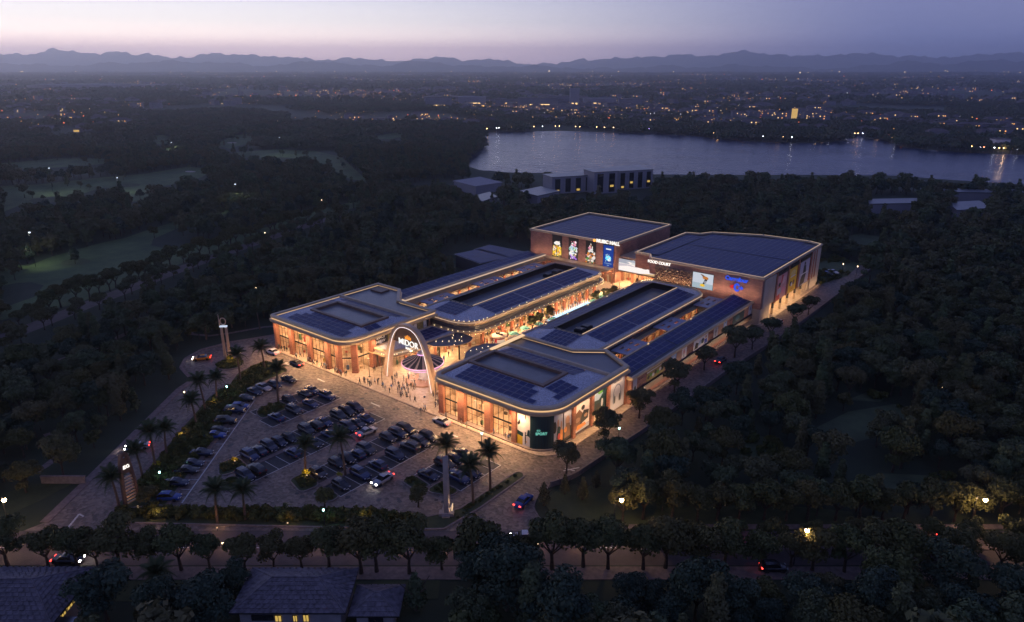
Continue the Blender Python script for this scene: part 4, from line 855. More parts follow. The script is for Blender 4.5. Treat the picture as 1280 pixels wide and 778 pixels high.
# hypermarket hall
H2 = thing('brick_hall', 'largest brick hall with the blue lettering, at the back right of the mall', 'hypermarket hall', (0,0,.15))
H2p = rounded([(-116.6,210.6),(-111.2,210.6),(-108.9,206.8),(-71.2,206.8),(-71.2,261.6),(-76,263.6),(-92.5,262.8),(-109.5,255.3),(-111.8,250.2),(-116.8,248.6)], 0)
b = MB(); b.prism(H2p, 9.3, 14.0, top=1); b.build('upper_wall', ['brick','darkroof'], H2)
b = MB(); b.prism([(-106.9,206.8),(-71.2,206.8),(-71.2,261.6),(-76,263.6),(-92.5,262.8),(-106.9,256.5)], 4.6, 9.296); b.build('middle_wall', 'brick', H2)
b = MB(); b.prism(ccw([(-106.8,207.2),(-75.8,207.2),(-75.8,250.5),(-71.4,250.5),(-71.4,261.4),(-92.5,262.4),(-106.8,256)]), 0, 4.6); b.build('lower_wall', 'beige', H2)
b = MB(); b.box(-75.8,207.0,0,-71.3,215.4,4.6); b.build('corner_wall', 'beige', H2)
b = MB(); b.band(H2p, PR_H[0], PR_H[1]); b.build('parapet', ['sand','warmweak','sand'], H2); parapet_led(H2, H2p)
for y0,y1 in ((208.0,217.4),(252.6,261.3)): b = MB(); b.box(-71.25,y0,0.02 if y0 > 250 else 4.62,-70.95,y1,13.6); b.build('beige_cladding', 'beige', H2)
for y in (253.6,256.2): b = MB(); b.box(-70.98,y,3.8,-70.8,y+.9,13.6); b.build('brick_fin', 'brick_p', H2)
for y in (217.4,227.9,237.8,250.4):
    b = MB(); b.box(-71.3,y,4.0,-70.7,y+1.1,13.8); b.build('pilaster', 'brick_p', H2)
for y in (218.6,225.5,232,239,245): b = MB(); b.box(-71.9,y,0,-71.3,y+.6,4.6); b.box(-71.95,y-.05,0,-71.25,y+.65,2.0,1); b.build('post', ['blackmetal','sand'], H2)
solar(H2, -108.6,208.4,-72.6,232.6, lambda x,y: 14.15, 2.0,3.9, gap=.08); solar(H2, -108.6,233.4,-72.6,261.8, lambda x,y: 14.15, 2.0,3.9, gap=.08, keep=lambda x,y: inside((x,y), offset(ccw(H2p), -1.2)))
solar(H2, -115.4,213,-109.2,247.5, lambda x,y: 14.15, 2.0,3.8, gap=.08)
def xposter(y0,y1,z0,z1,bgm,shapes): return poster(H2, (-70.95,y0,z0), (0,1,0), y1-y0, z1-z0, bgm, shapes, 'tall_poster')
for y0,y1 in ((218.6,227.6),(229.4,237.3),(239.6,250.0)): b = MB(); b.box(-71.15,y0,12.6,-70.6,y1,13.6); b.build('poster_hood', 'blackmetal', H2)
xposter(218.6,227.7,4.2,12.6,P('rosy',(.6,.3,.32,1)),[('e',.65,.7,.2,.15,P('rose2',(.7,.45,.45,1))),('p',[(.0,0),(.4,.0),(.35,.35),(.05,.3)],p_('r')),('e',.3,.45,.14,.1,p_('r')),('e',.28,.6,.12,.08,p_('b')),('p',[(.1,.2),(.5,.25),(.4,.5),(.15,.45)],p_('gy')),('e',.7,.3,.16,.14,p_('pk')),('p',[(.5,.6),(.6,.9),(.45,.95),(.4,.65)],p_('r'))])
xposter(229.6,237.2,4.1,12.6,p_('y'),[('e',.5,.75,.3,.12,P('lemon',(.8,.6,.2,1))),('e',.3,.35,.14,.1,p_('b')),('e',.42,.3,.1,.08,p_('w')),('e',.65,.35,.12,.1,p_('br')),('r',.2,.6,.8,.64,p_('w')),('r',.3,.1,.7,.14,p_('o'))])
xposter(239.9,249.8,3.9,12.6,P('lilac',(.42,.40,.5,1)),[('p',[(.1,0),(.6,.05),(.7,.4),(.62,.75),(.4,.78),(.35,.45),(.2,.3)],p_('b')),('e',.5,.84,.08,.07,p_('b')),('r',.15,.42,.9,.46,p_('w'))])
S_ = 206.7
text('sign_lettering', 'FOOD COURT', 1.25, (-105.6,S_-.15,13.45), (1,0,0), 'sign', H2, depth=.1, bold=.035)
M['bluesign'] = glow('blue_sign_letters', (.03,.09,.75,1), 1.0); M['redsign'] = glow('red_sign', (.75,.03,.04,1), .8)
text('sign_lettering', 'Carrefour', 1.75, (-79.3,S_-.15,12.75), (1,0,0), 'bluesign', H2, depth=.12, bold=.05)
b = MB()
b.face([(-81.3,S_-.2,10.3),(-80.3,S_-.2,9.6),(-80.0,S_-.2,9.75),(-80.15,S_-.2,10.3),(-80.0,S_-.2,10.85),(-80.3,S_-.2,11.0)]); b.build('red_emblem_arrow', 'redsign', H2)
b = MB(); cx_, cz_ = -78.9, 10.3
arcp = [(1.0*math.cos(t), 1.35*math.sin(t)) for t in np.linspace(.5,2*PI-.5,20)]; inn = [(.45*math.cos(t)+.12, .7*math.sin(t)) for t in np.linspace(.6,2*PI-.6,20)]
for i in range(19): b.face([(cx_+arcp[i][0],S_-.2,cz_+arcp[i][1]),(cx_+arcp[i+1][0],S_-.2,cz_+arcp[i+1][1]),(cx_+inn[i+1][0],S_-.2,cz_+inn[i+1][1]),(cx_+inn[i][0],S_-.2,cz_+inn[i][1])])
b.face([(cx_+.5,S_-.2,cz_-.3),(cx_+1.2,S_-.2,cz_-.3),(cx_+1.2,S_-.2,cz_-.8),(cx_+2.1,S_-.2,cz_),(cx_+1.2,S_-.2,cz_+.8),(cx_+1.2,S_-.2,cz_+.3),(cx_+.5,S_-.2,cz_+.3)]); b.build('blue_emblem', 'bluesign', H2)
poster(H2, (-93.6,S_,7.7), (1,0,0), 6.9, 5.0, P('pale_sky',(.7,.75,.85,1),.75), [('r',0,0,1,.35,P('sea',(.5,.62,.7,1),.7)),('p',[(.35,.95),(.5,.9),(.78,.7),(.7,.6),(.5,.75)],q_('br',.8)),('e',.62,.72,.14,.1,q_('o',.7)),('p',[(.5,.3),(.6,.32),(.72,.6),(.6,.65)],q_('b',.6)),('e',.5,.22,.12,.09,q_('y',1)),('e',.62,.45,.06,.1,q_('gy',.7))], 'lit_poster')
b = MB(); b.box(-106.9,S_-.25,7.5,-93.8,S_-.02,12.6); b.build('screen_backing', 'brownmetal', H2)
b = MB(); n1, n2 = 16, 6
for i in range(n1):
    for j in range(n2):
        x0 = -106.8+i*12.9/n1; x1 = x0+12.9/n1; z0 = 7.6+j*4.9/n2; z1 = z0+4.9/n2; xc, zc = (x0+x1)/2, (z0+z1)/2; y0 = S_-.26; ya = S_-.95
        ap = (xc+(.2 if (i+j)%2 else -.2), ya, zc-.1)
        for q, w in (((x0,y0,z0),(x1,y0,z0)),((x1,y0,z0),(x1,y0,z1)),((x1,y0,z1),(x0,y0,z1)),((x0,y0,z1),(x0,y0,z0))): b.face([q, w, ap])
o = b.build('faceted_screen', P('bronze_screen',(.26,.15,.09,1)), H2); o['kind'] = 'stuff'
bulbs(H2, [(-106.4+12.2*random.random(), S_-.7, 7.9+4.3*random.random()) for _ in range(16)], .06, 'screen_sparkle_lights')

# two dark shed roofs behind the left strip
for a, lb in (([(567,318),(600,330),(640,322),(600,311)],'low dark shed with a flat panel roof, left one behind the outer strip'),([(592,312),(640,324),(662,316),(612,306)],'low dark shed with a flat panel roof, right one behind the outer strip')):
    q = ccw([G(x,y,5) for x,y in a]); c = (sum(p[0] for p in q)/4, sum(p[1] for p in q)/4); t = thing('shed', lb, 'shed', (c[0],c[1],0)); q = [(x-c[0],y-c[1]) for x,y in q]
    b = MB(); b.prism(offset(q,-.6), 0, 4.6); b.build('wall', 'darkroof', t); b = MB(); b.prism(q, 4.6, 5.0); b.build('roof', 'darkroof', t)
    b = MB(); b.prism(offset(q,-.5), 5.0, 5.12); b.build('roof_panels', 'panel', t)

# ================================================================== LAMPS THAT THE MALL CARRIES, AND ADDED WALL WASHERS
def lamp(kind, loc, energy, color=(1,.60,.30), size=.4, parent=None, rot=None, size_y=None, spot=None):
    d = bpy.data.lights.new('lamp_light', kind); d.energy = energy; d.color = color
    if kind == 'AREA':
        d.size = size; d.shape = 'RECTANGLE'; d.size_y = size_y or size
    else: d.shadow_soft_size = size
    if kind == 'SPOT': d.spot_size = spot or 2.2; d.spot_blend = .6
    o = bpy.data.objects.new('lamp_light', d); COL.objects.link(o); o.location = loc
    if rot: o.rotation_euler = rot
    if parent: o.parent = parent
    return o
LK_ = 1.0
# linear downlights under the eaves
lamp('AREA', (-153,102.3,7.6), 3100*LK_, size=29, size_y=.8, parent=LB); lamp('AREA', (-135.6,110,7.6), 600, size=.3, size_y=8, parent=LB)
lamp('AREA', (-92,102.3,7.6), 3000*LK_, size=24, size_y=.8, parent=RB); lamp('AREA', (-74.0,121,7.6), 800, size=.3, size_y=24, parent=RB)
lamp('AREA', (-106.3,112,7.6), 900, size=.3, size_y=14, parent=RB)
lamp('AREA', (-122.3,170,4.7), 6800, color=(1,.52,.24), size=.6, size_y=58, parent=LL); lamp('AREA', (-110.3,170,4.7), 5600, color=(1,.52,.24), size=.3, size_y=58, parent=LR)
lamp('AREA', (-135,132.8,4.7), 900, size=14, size_y=.3, parent=LL); lamp('AREA', (-98,133.6,4.7), 250, size=12, size_y=.3, parent=LR)
lamp('AREA', (-127.6,123,3.8), 2000, size=.3, size_y=18, parent=WG)
lamp('AREA', (-152.9,175,5.2), 3200, size=.3, size_y=60, parent=LO); lamp('AREA', (-81.0,170,5.2), 2600, size=.3, size_y=60, parent=RO)
lamp('AREA', (-120.5,218.6,4.0), 2600, size=13, size_y=.4, parent=LK)
lamp('AREA', (-144,211.6,4.8), 700, size=28, size_y=.3, parent=H1)
lamp('AREA', (-73.5,233,4.4), 1500, size=.4, size_y=30, parent=H2)
lamp('AREA', (-89,204.4,8.8), 650, color=(1,.68,.45), size=32, size_y=.3, parent=H2, rot=(math.radians(112),0,0))  # unseen washer added to brighten the hall's brick front
lamp('AREA', (-71.6,170,1.0), 650, color=(1,.66,.42), size=.3, size_y=68, parent=RO, rot=(0,math.radians(115),0)); lamp('AREA', (-147,213.6,6.2), 650, color=(1,.68,.45), size=36, size_y=.3, parent=H1, rot=(math.radians(115),0,0))  # two more added washers, brightening the strip's poster wall and the other brick hall
lamp('AREA', (-68.6,236,.5), 900, size=.3, size_y=50, parent=H2, rot=(0,math.radians(125),0)); lamp('AREA', (-72.6,121,.5), 600, size=.3, size_y=26, parent=RB, rot=(0,math.radians(125),0))  # added ground washers, brightening the hall's side wall and the pavilion posters
for x in (-161,-153,-145,-138): lamp('SPOT', (x,101.8,7.6), 420, size=.25, parent=LB, spot=2.5)
for x in (-101,-94,-87,-81): lamp('SPOT', (x,101.8,7.6), 420, size=.25, parent=RB, spot=2.5)

# tall slim plaza lamps (warm) light the court between the pavilions
def plaza_lamp(x, y, h, en, label, group='slim lamps of the entrance court'):
    t = thing('plaza_lamp', label, 'street lamp', (x,y,.15), 0, group)
    b = MB(); b.cone((0,0,0),(0,0,h),.07,.05,8); b.box(-.2,-.2,0,.2,.2,.12); b.build('post', 'blackmetal', t)
    b = MB(); b.lathe([(.0,h+.1),(.25,h+.08),(.3,h),(.0,h)], n=10); b.build('lamp_head', 'warmstrip', t)
    lamp('POINT', (0,0,h-.25), en*2.1, size=.15, parent=t)
for i, (x,y,h,e) in enumerate([(-126.5,105.5,5,850),(-117.0,105.0,5,850),(-110.5,108,5,700),(-133.0,107,5,700),(-108.6,118,5,600),(-124.8,119.5,5,500),(-118.5,138,5,600),(-113.5,146,5,600),(-116.5,156,5,550),(-116.5,168,5,550),(-116.5,180,5,550),(-116.5,192,5,550),(-119,205,5,700),(-126,212,5,500),(-110.5,203,5,300)]):
    plaza_lamp(x,y,h,e,'slim black lamp with a warm head, '+['in front of the arch, left half','in front of the arch, right half','by the right foot of the arch','by the corner of the left pavilion','against the side of the right pavilion','behind the merry-go-round','beside the kiosks at the arcade entrance','first one inside the arcade street','beside the first arcade trees','in the middle of the arcade street, nearer one','in the middle of the arcade street, farther one','beside the far arcade trees','under the wide white screen','by the poster hall entrance','at the end of the right arcade'][i])

# ------------------------------------------------------------------ arch
AR = thing('entrance_arch', 'tall orange lit entrance arch with a brown sign panel and white lettering', 'arch', (-121.9,110.6,.15))
def arch_pt(t): x = 8.3*t; return x, 15.2*(1-(.30*t*t+.70*t**4)) if abs(t) < 1 else 0
def archloop(b, half, th0, th1, y0, y1, mi, n=40, ofs=0):
    P_ = []
    for i in range(n+1):
        t = -1+2*i/n; t = math.copysign(abs(t)**.8, t); x, z = arch_pt(t); e = .01
        xa, za = arch_pt(max(-1,t-e)); xb, zb = arch_pt(min(1,t+e)); d = Vector((xb-xa, zb-za)).normalized(); nr = Vector((-d.y, d.x)); th = (th0+(th1-th0)*(z/15.2)**.7)
        P_.append((Vector((x,z))+nr*(ofs+th/2), Vector((x,z))+nr*(ofs-th/2)))
    for i in range(n):
        (o0,i0),(o1,i1) = P_[i], P_[i+1]
        q = lambda p,y: (p.x,y,p.y)
        b.face([q(o0,y0),q(i0,y0),q(i1,y0),q(o1,y0)],mi); b.face([q(o0,y1),q(o1,y1),q(i1,y1),q(i0,y1)],mi); b.face([q(o0,y0),q(o1,y0),q(o1,y1),q(o0,y1)],mi); b.face([q(i0,y0),q(i0,y1),q(i1,y1),q(i1,y0)],mi)
M['archskin'] = mat('arch_copper_skin', (.60,.42,.27,1), .4, metal=.2, var=.1, scale=.5)
b = MB(); archloop(b, 8.3, 2.3, .75, -.6, .6, 0); b.build('arch_ribbon', 'archskin', AR)
b = MB(); archloop(b, 8.3, .12, .10, -.66, -.605, 0, ofs=-.38); b.build('light_strip', 'whiteled', AR)
b = MB(); pts = [(arch_pt(t)[0]*.94, arch_pt(t)[1]-.45) for t in np.linspace(-.68,.68,23)]; b.raw([(x,-.12,z) for x,z in pts]+[(x,.12,z) for x,z in pts], [tuple(range(22,-1,-1)), tuple(range(23,46))]+[(0,22,45,23)]); b.build('sign_panel', P('signbrown',(.15,.085,.055,1)), AR)
text('sign_lettering', 'MIDOR', 2.15, (.15,-.2,10.7), (1,0,0), 'sign', AR, depth=.06, bold=.015)
text('sign_lettering', 'MALL', .9, (.2,-.2,9.35), (1,0,0), 'sign', AR, depth=.05, bold=.01)
M['crown'] = glow('orange_emblem2', (1,.33,.04,1), 1.5)
b = MB()
for k in (-2,-1,0,1,2): b.face([(k*.42+.0,-.2,11.95),(k*.42+.3,-.2,11.95),(k*.5+.18,-.2,12.9-abs(k)*.22),(k*.5+.02,-.2,12.9-abs(k)*.22)])
b.face([(-1.0,-.2,11.75),(1.2,-.2,11.75),(1.2,-.2,11.9),(-1.0,-.2,11.9)]); b.build('orange_crown_emblem', 'crown', AR)
for x in (-8.2,8.2): lamp('SPOT', (x*1.0,-3.2,.3), 420, size=.15, parent=AR, spot=1.3, rot=(math.radians(180-28),0,0))
for x in (-8.2,8.2): b = MB(); b.lathe([(.25,0),(.25,.25),(.0,.25)], c=(x,-3.2), n=10); b.build('uplight', 'blackmetal', AR)

# ------------------------------------------------------------------ merry-go-round
CAc = (-121.0,114.2); CA = thing('merry_go_round', 'round merry-go-round with striped dark canopy and pink lights under the arch', 'carousel', (CAc[0],CAc[1],.15))
b = MB(); b.lathe([(4.6,0),(4.6,.3),(0,.3)], n=32); b.build('platform', P('carousel_base',(.42,.24,.14,1)), CA)
M['stripeA'] = mat('canopy_dark', (.035,.028,.03,1), .6); M['stripeB'] = mat('canopy_tan', (.55,.42,.33,1), .6)
b = MB(); n = 48
for i in range(n):
    a0, a1 = 2*PI*i/n, 2*PI*(i+1)/n; pr = [(1.0,7.1),(2.4,6.1),(5.1,5.0)]
    for (r0,z0),(r1,z1) in zip(pr, pr[1:]): b.face([(r0*math.cos(a0),r0*math.sin(a0),z0),(r1*math.cos(a0),r1*math.sin(a0),z1),(r1*math.cos(a1),r1*math.sin(a1),z1),(r0*math.cos(a1),r0*math.sin(a1),z0)], 1 if i % 3 == 0 else 0)
b.build('canopy', ['stripeA','stripeB'], CA)
b = MB(); b.lathe([(5.1,5.0),(5.2,4.75),(5.0,4.3),(4.75,4.2)], n=32); b.build('valance', P('valance',(.6,.45,.55,1)), CA)
b = MB(); b.lathe([(5.26,4.74),(5.28,4.86),(5.12,4.88)], n=32); b.lathe([(4.4,4.1),(4.6,4.13),(4.6,3.98),(4.4,3.98)], n=32); b.lathe([(3.2,4.2),(3.4,4.2),(3.4,4.02),(3.2,4.02)], n=32); o = b.build('pink_light_ring', 'pinkled', CA); o['kind'] = 'stuff'
b = MB(); b.lathe([(1.3,7.0),(1.35,7.3),(1.0,7.35),(.8,7.7),(.3,7.8),(.12,8.4),(0,8.6)], n=20, mis=[1,0,0,0,0,0]); b.build('finial', [P('finial',(.6,.5,.5,1)), 'pinkled'], CA)
b = MB(); b.lathe([(1.1,.45),(1.1,4.3)], n=16); b.build('centre_drum', P('drum',(.65,.6,.5,1)), CA)
lamp('POINT', (0,0,3.9), 0.01, parent=CA)
for k in range(6): a = 2*PI*k/6; lamp('POINT', (2.6*math.cos(a),2.6*math.sin(a),3.85), 260, color=(1,.72,.85), size=.2, parent=CA)
hm = MB()   # a carousel horse
hm.tube([(-.55,0,.95),(-.2,0,1.0),(.2,0,1.0),(.5,0,1.05)], [.16,.24,.22,.18], 8); hm.tube([(.45,0,1.05),(.75,0,1.5),(1.0,0,1.42)], [.16,.11,.06], 6)
for x, y in ((-.45,.12),(-.4,-.12),(.4,.12),(.45,-.12)): hm.tube([(x,y,.9),(x+.12,y,.6),(x-.02,y,.25)], [.07,.05,.04], 5)
hm.tube([(-.6,0,1.0),(-.85,0,.7)], [.06,.03], 5); HM = hm.mesh('carousel_horse', P('horse',(.7,.62,.5,1)))
pm = MB(); pm.cone((0,0,.45),(0,0,4.1),.04,.04,6); PM = pm.mesh('pole', 'sand')
for k in range(12):
    a = 2*PI*k/12; r = 3.8 if k % 2 else 2.5; h = link('carousel_horse', HM, CA, (r*math.cos(a), r*math.sin(a), .25+.25*(k%3)), rz=a+PI/2); link('pole', PM, CA, (r*math.cos(a), r*math.sin(a), 0))

# ------------------------------------------------------------------ totems
def obel(px, py, h, label):
    x, y = G(px, py); t = thing('twin_pillar_monument', label, 'monument', (x,y,.1))
    for s_, hh in ((-.62,h*.80),(.62,h*.78)): b = MB(); b.tube([(s_,0,0),(s_,0,hh)],[.42,.36],4); b.build('pillar', 'archskin', t)
    b = MB(); b.box(-.95,-.38,h*.79,.95,.38,h*.79+.3); b.build('lit_crosspiece', glow('cool_white_lamp',(.7,.8,1,1),.8), t)
    b = MB(); b.tube([(-.95,0,h*.8),(-1.05,0,h*1.08)],[.18,.05],5); b.build('spire', 'archskin', t)
    b = MB()
    for i in range(16):
        a0, a1 = 2*PI*i/16, 2*PI*(i+1)/16; b.cone((.75*math.cos(a0),0,h*.92+.9*math.sin(a0)),(.75*math.cos(a1),0,h*.92+.9*math.sin(a1)),.14,.14,5)
    b.build('ring', 'archskin', t); t.rotation_euler = (0,0,YAW)
    lamp('SPOT', (0,-2.0,.5), 130, size=.15, parent=t, spot=1.2, rot=(math.radians(180-18),0,0))
    return t
RI = G(287,456); b = MB(); b.prism([(RI[0]+3.3*math.cos(a)*1.1, RI[1]+3.3*math.sin(a)) for a in np.linspace(0,2*PI,25)[:-1]], 0, .18, bottom=False); b.build('roundabout_island', 'lawn', kind='structure')
b = MB(); b.band([(RI[0]+3.3*math.cos(a)*1.1, RI[1]+3.3*math.sin(a)) for a in np.linspace(0,2*PI,25)[:-1]], [(0,-.05),(0,.22),(.35,.22),(.35,-.05)]); b.build('bed_kerb', 'kerb', kind='structure')
obel(285,450,11.8,'pale twin-pillar monument with a ring on top, in the round island')
def side_arch(px, py, h, rz, label, sign=False):
    x, y = G(px, py); t = thing('arch_totem', label, 'sign', (x,y,.1), rz); n = 20; b = MB()
    def pt(u): z = h*(1-(.25*u*u+.75*u**4)); return 1.75*u, z
    for i in range(n):
        u0, u1 = -1+2*i/n, -1+2*(i+1)/n; (x0,z0),(x1,z1) = pt(u0), pt(u1); th = .28
        d = Vector((x1-x0,z1-z0)).normalized(); q = Vector((-d.y,d.x))*th
        A_ = [(x0+q.x,z0+q.y),(x0-q.x,z0-q.y),(x1-q.x,z1-q.y),(x1+q.x,z1+q.y)]
        for yy, rev in ((-.4,0),(.4,1)): f = [(a,yy,c) for a,c in A_]; b.face(f if not rev else f[::-1])
        b.face([(A_[0][0],-.4,A_[0][1]),(A_[3][0],-.4,A_[3][1]),(A_[3][0],.4,A_[3][1]),(A_[0][0],.4,A_[0][1])]); b.face([(A_[1][0],-.4,A_[1][1]),(A_[1][0],.4,A_[1][1]),(A_[2][0],.4,A_[2][1]),(A_[2][0],-.4,A_[2][1])])
    b.build('arch_ribbon', 'concrete' if not sign else 'brownmetal', t)
    if sign:
        b = MB(); b.box(-1.2,-.1,h*.62,1.2,.1,h*.9); b.build('sign_panel', P('signbrown',K['br']), t)
        text('sign_lettering', 'MIDOR', .85, (0,-.2,h*.74), (1,0,0), 'sign', t, depth=.05, bold=.04)
        for k in range(9): b = MB(); b.box(-1.5,-.12,.7+k*.62,1.5,.12,.95+k*.62); b.build('name_plate', 'archskin', t)
        lamp('SPOT', (0,-1.6,.3), 260, color=(1,.5,.2), size=.15, parent=t, spot=1.3, rot=(math.radians(180-20),0,0)); b = MB(); b.cone((0,-1.6,0),(0,-1.6,.3),.2,.2,8); b.build('uplight', 'warmstrip', t)
    else:
        for a in ((-2.6,-1.3,-.4,1.3,.5),(-.4,-.9,2.4,.9,.45),(-3.4,-.7,-2.6,.7,.35)): b = MB(); b.box(a[0],a[1],0,a[2],a[3],a[4]); b.build('plinth', 'concrete', t)
        b = MB(); b.box(-1.0,-1.0,.5,1.0,-.85,1.3); b.build('niche_light', 'warmstrip', t); lamp('POINT', (0,-.2,1.4), 60, size=.1, parent=t)
    t.scale = (.72 if sign else .6, 1, 1); return t
side_arch(559,640,10.9,math.radians(127),'pale stone arch totem seen edge-on, standing on stepped plinths in the hedge')
side_arch(166,632,10.6,math.radians(98),'tall brown arch totem with white lettering, in the corner bed by the left entrance', True)
WLp = [(52,605),(107,605)]; a, c = G(*WLp[0]), G(*WLp[1]); T, L = frame_of(a, c); t = thing('garden_wall', 'low free-standing beige wall on the grass beside the left entrance road', 'wall'); b = MB(); b.box(0,0,0,L,.4,1.5); tbuild(b,'wall_body','kerb',t,T); b = MB(); b.box(-.05,-.05,1.5,L+.05,.45,1.6); tbuild(b,'coping','path',t,T)
t = thing('retaining_wall', 'long low retaining wall between the right side street and the woods', 'wall'); b = MB()
pts = [(-68.0,95.4),(-66.9,98.2),(-66.2,101.5),(-64.6,130),(-63.9,165),(-61.4,206),(-60.6,300)]
for i in range(len(pts)-1): T, L = frame_of(pts[i], pts[i+1]); b.box(0,-.2,-.2,L,.2,1.1+.002*i,0,T)
b.build('wall_body', 'kerb', t)

# ------------------------------------------------------------------ kiosks, tables, umbrellas, fountain in the arcade street
def kiosk(x, y, r, label, red):
    t = thing('kiosk', label, 'kiosk', (x,y,.15)); b = MB(); b.lathe([(r*.8,0),(r*.8,2.6)], n=20); b.build('wall', P('kioskred',(.5,.06,.04,1)) if red else 'wood', t)
    b = MB(); b.lathe([(r*.8,2.55),(r*1.15,2.6),(r*1.2,2.9),(r*1.1,3.05),(0,3.15)], n=20); b.build('roof', 'beige' if red else 'darkroof', t)
    b = MB(); b.box(-.4,-r*.8-.08,0,.4,-r*.8+.05,2.1); b.build('door', P('doorred',(.6,.03,.03,1)), t); b = MB(); b.lathe([(r*.82,1.0),(r*.82,2.0)], n=20); b.build('lit_window_band', 'warmweak', t)
    if red: b = MB(); b.box(-.9,-.5,3.15,-.1,.5,3.7); b.box(.3,-.4,3.15,.9,.4,3.6); o = b.build('roof_box', 'blackmetal', t); o['kind'] = 'stuff'
kiosk(-121.6,144.5,1.9,'round red kiosk with a pale roof at the mouth of the arcade street',True); kiosk(-116.6,145.6,2.0,'round kiosk with a dark roof beside the right arcade',False)
M['cyan'] = glow('cyan_table_lamp', (.35,.95,.85,1), 2.2)
M['umb'] = mat('umbrella_cream', (.6,.55,.42,1), .8); M['umbt'] = mat('umbrella_teal', (.12,.42,.38,1), .8)
def umbrella_set(x, y, teal, label):
    t = thing('cafe_umbrella', label, 'umbrella', (x,y,.15), 0, 'cafe umbrellas along the arcade street'); b = MB(); b.lathe([(1.55,2.15),(.9,2.55),(0,2.9)], n=8); b.build('canopy', 'umbt' if teal else 'umb', t)
    b = MB(); b.cone((0,0,0),(0,0,2.8),.04,.04,6); b.build('pole', 'blackmetal', t)
    b = MB(); b.lathe([(.07,2.0),(.16,1.92),(.07,1.85)], n=8); b.build('table_lamp', 'cyan' if teal else 'warmstrip', t)
def cafe_table(x, y, label):
    t = thing('cafe_table', label, 'table', (x,y,.15), 0, 'small round tables along the arcade street'); b = MB(); b.lathe([(.0,.72),(.5,.72),(.5,.76),(0,.76)], n=12); b.build('table_top', 'wood', t); b = MB(); b.cone((0,0,0),(0,0,.72),.05,.05,6); b.build('leg', 'blackmetal', t)
    for a in (0.3,2.4,4.4):
        s = thing('cafe_chair', 'small dark cafe chair at a round table in the arcade street', 'chair', (x+.85*math.cos(a),y+.85*math.sin(a),.15), a, 'small dark chairs along the arcade street')
        b = MB(); b.box(-.2,-.2,.42,.2,.2,.47); b.build('seat', 'wood', s); b = MB(); b.box(.17,-.2,.47,.21,.2,.85); b.build('backrest', 'wood', s); b = MB()
        for q, w in ((-.17,-.17),(.17,-.17),(.17,.17),(-.17,.17)): b.cone((q,w,0),(q,w,.42),.02,.02,4)
        o = b.build('legs', 'blackmetal', s); o['kind'] = 'stuff'
ux = [(-120.4,149.5,1),(-118.6,152.5,0),(-120.8,155.0,1),(-119.6,160.3,1),(-121.2,164.5,0),(-118.8,166.5,1),(-120.4,193.5,1),(-119.0,189.0,1),(-121.2,197.2,0),(-119.2,196.2,1),(-121.0,201.5,1),(-118.8,203,0)]
for i, (x,y,c) in enumerate(ux):
    umbrella_set(x,y,c,('teal lit' if c else 'cream')+' cafe umbrella '+('near the first trees of the arcade street' if y < 170 else 'near the far trees of the arcade street')); cafe_table(x+.5,y+.9,'small round cafe table beneath a '+('teal' if c else 'cream')+' umbrella in the arcade street')
FO = thing('water_channel', 'long bright cyan-white lit water channel beside the right arcade', 'fountain', (-122.6,168,.15)); b = MB(); b.box(-.9,0,0,.9,24,.3); b.build('basin', 'kerb', FO)
M['water_lit'] = glow('lit_water', (.55,.85,1,1), 1.5); b = MB(); b.box(-.7,.2,.3,.7,23.8,.34); b.build('lit_water', 'water_lit', FO)
jm = MB(); jm.cone((0,0,.3),(0,0,1.9),.10,.03,6); JM = jm.mesh('water_jet', 'water_lit')
for k in range(18): link('water_jet', JM, FO, (0, .9+k*1.3, 0))

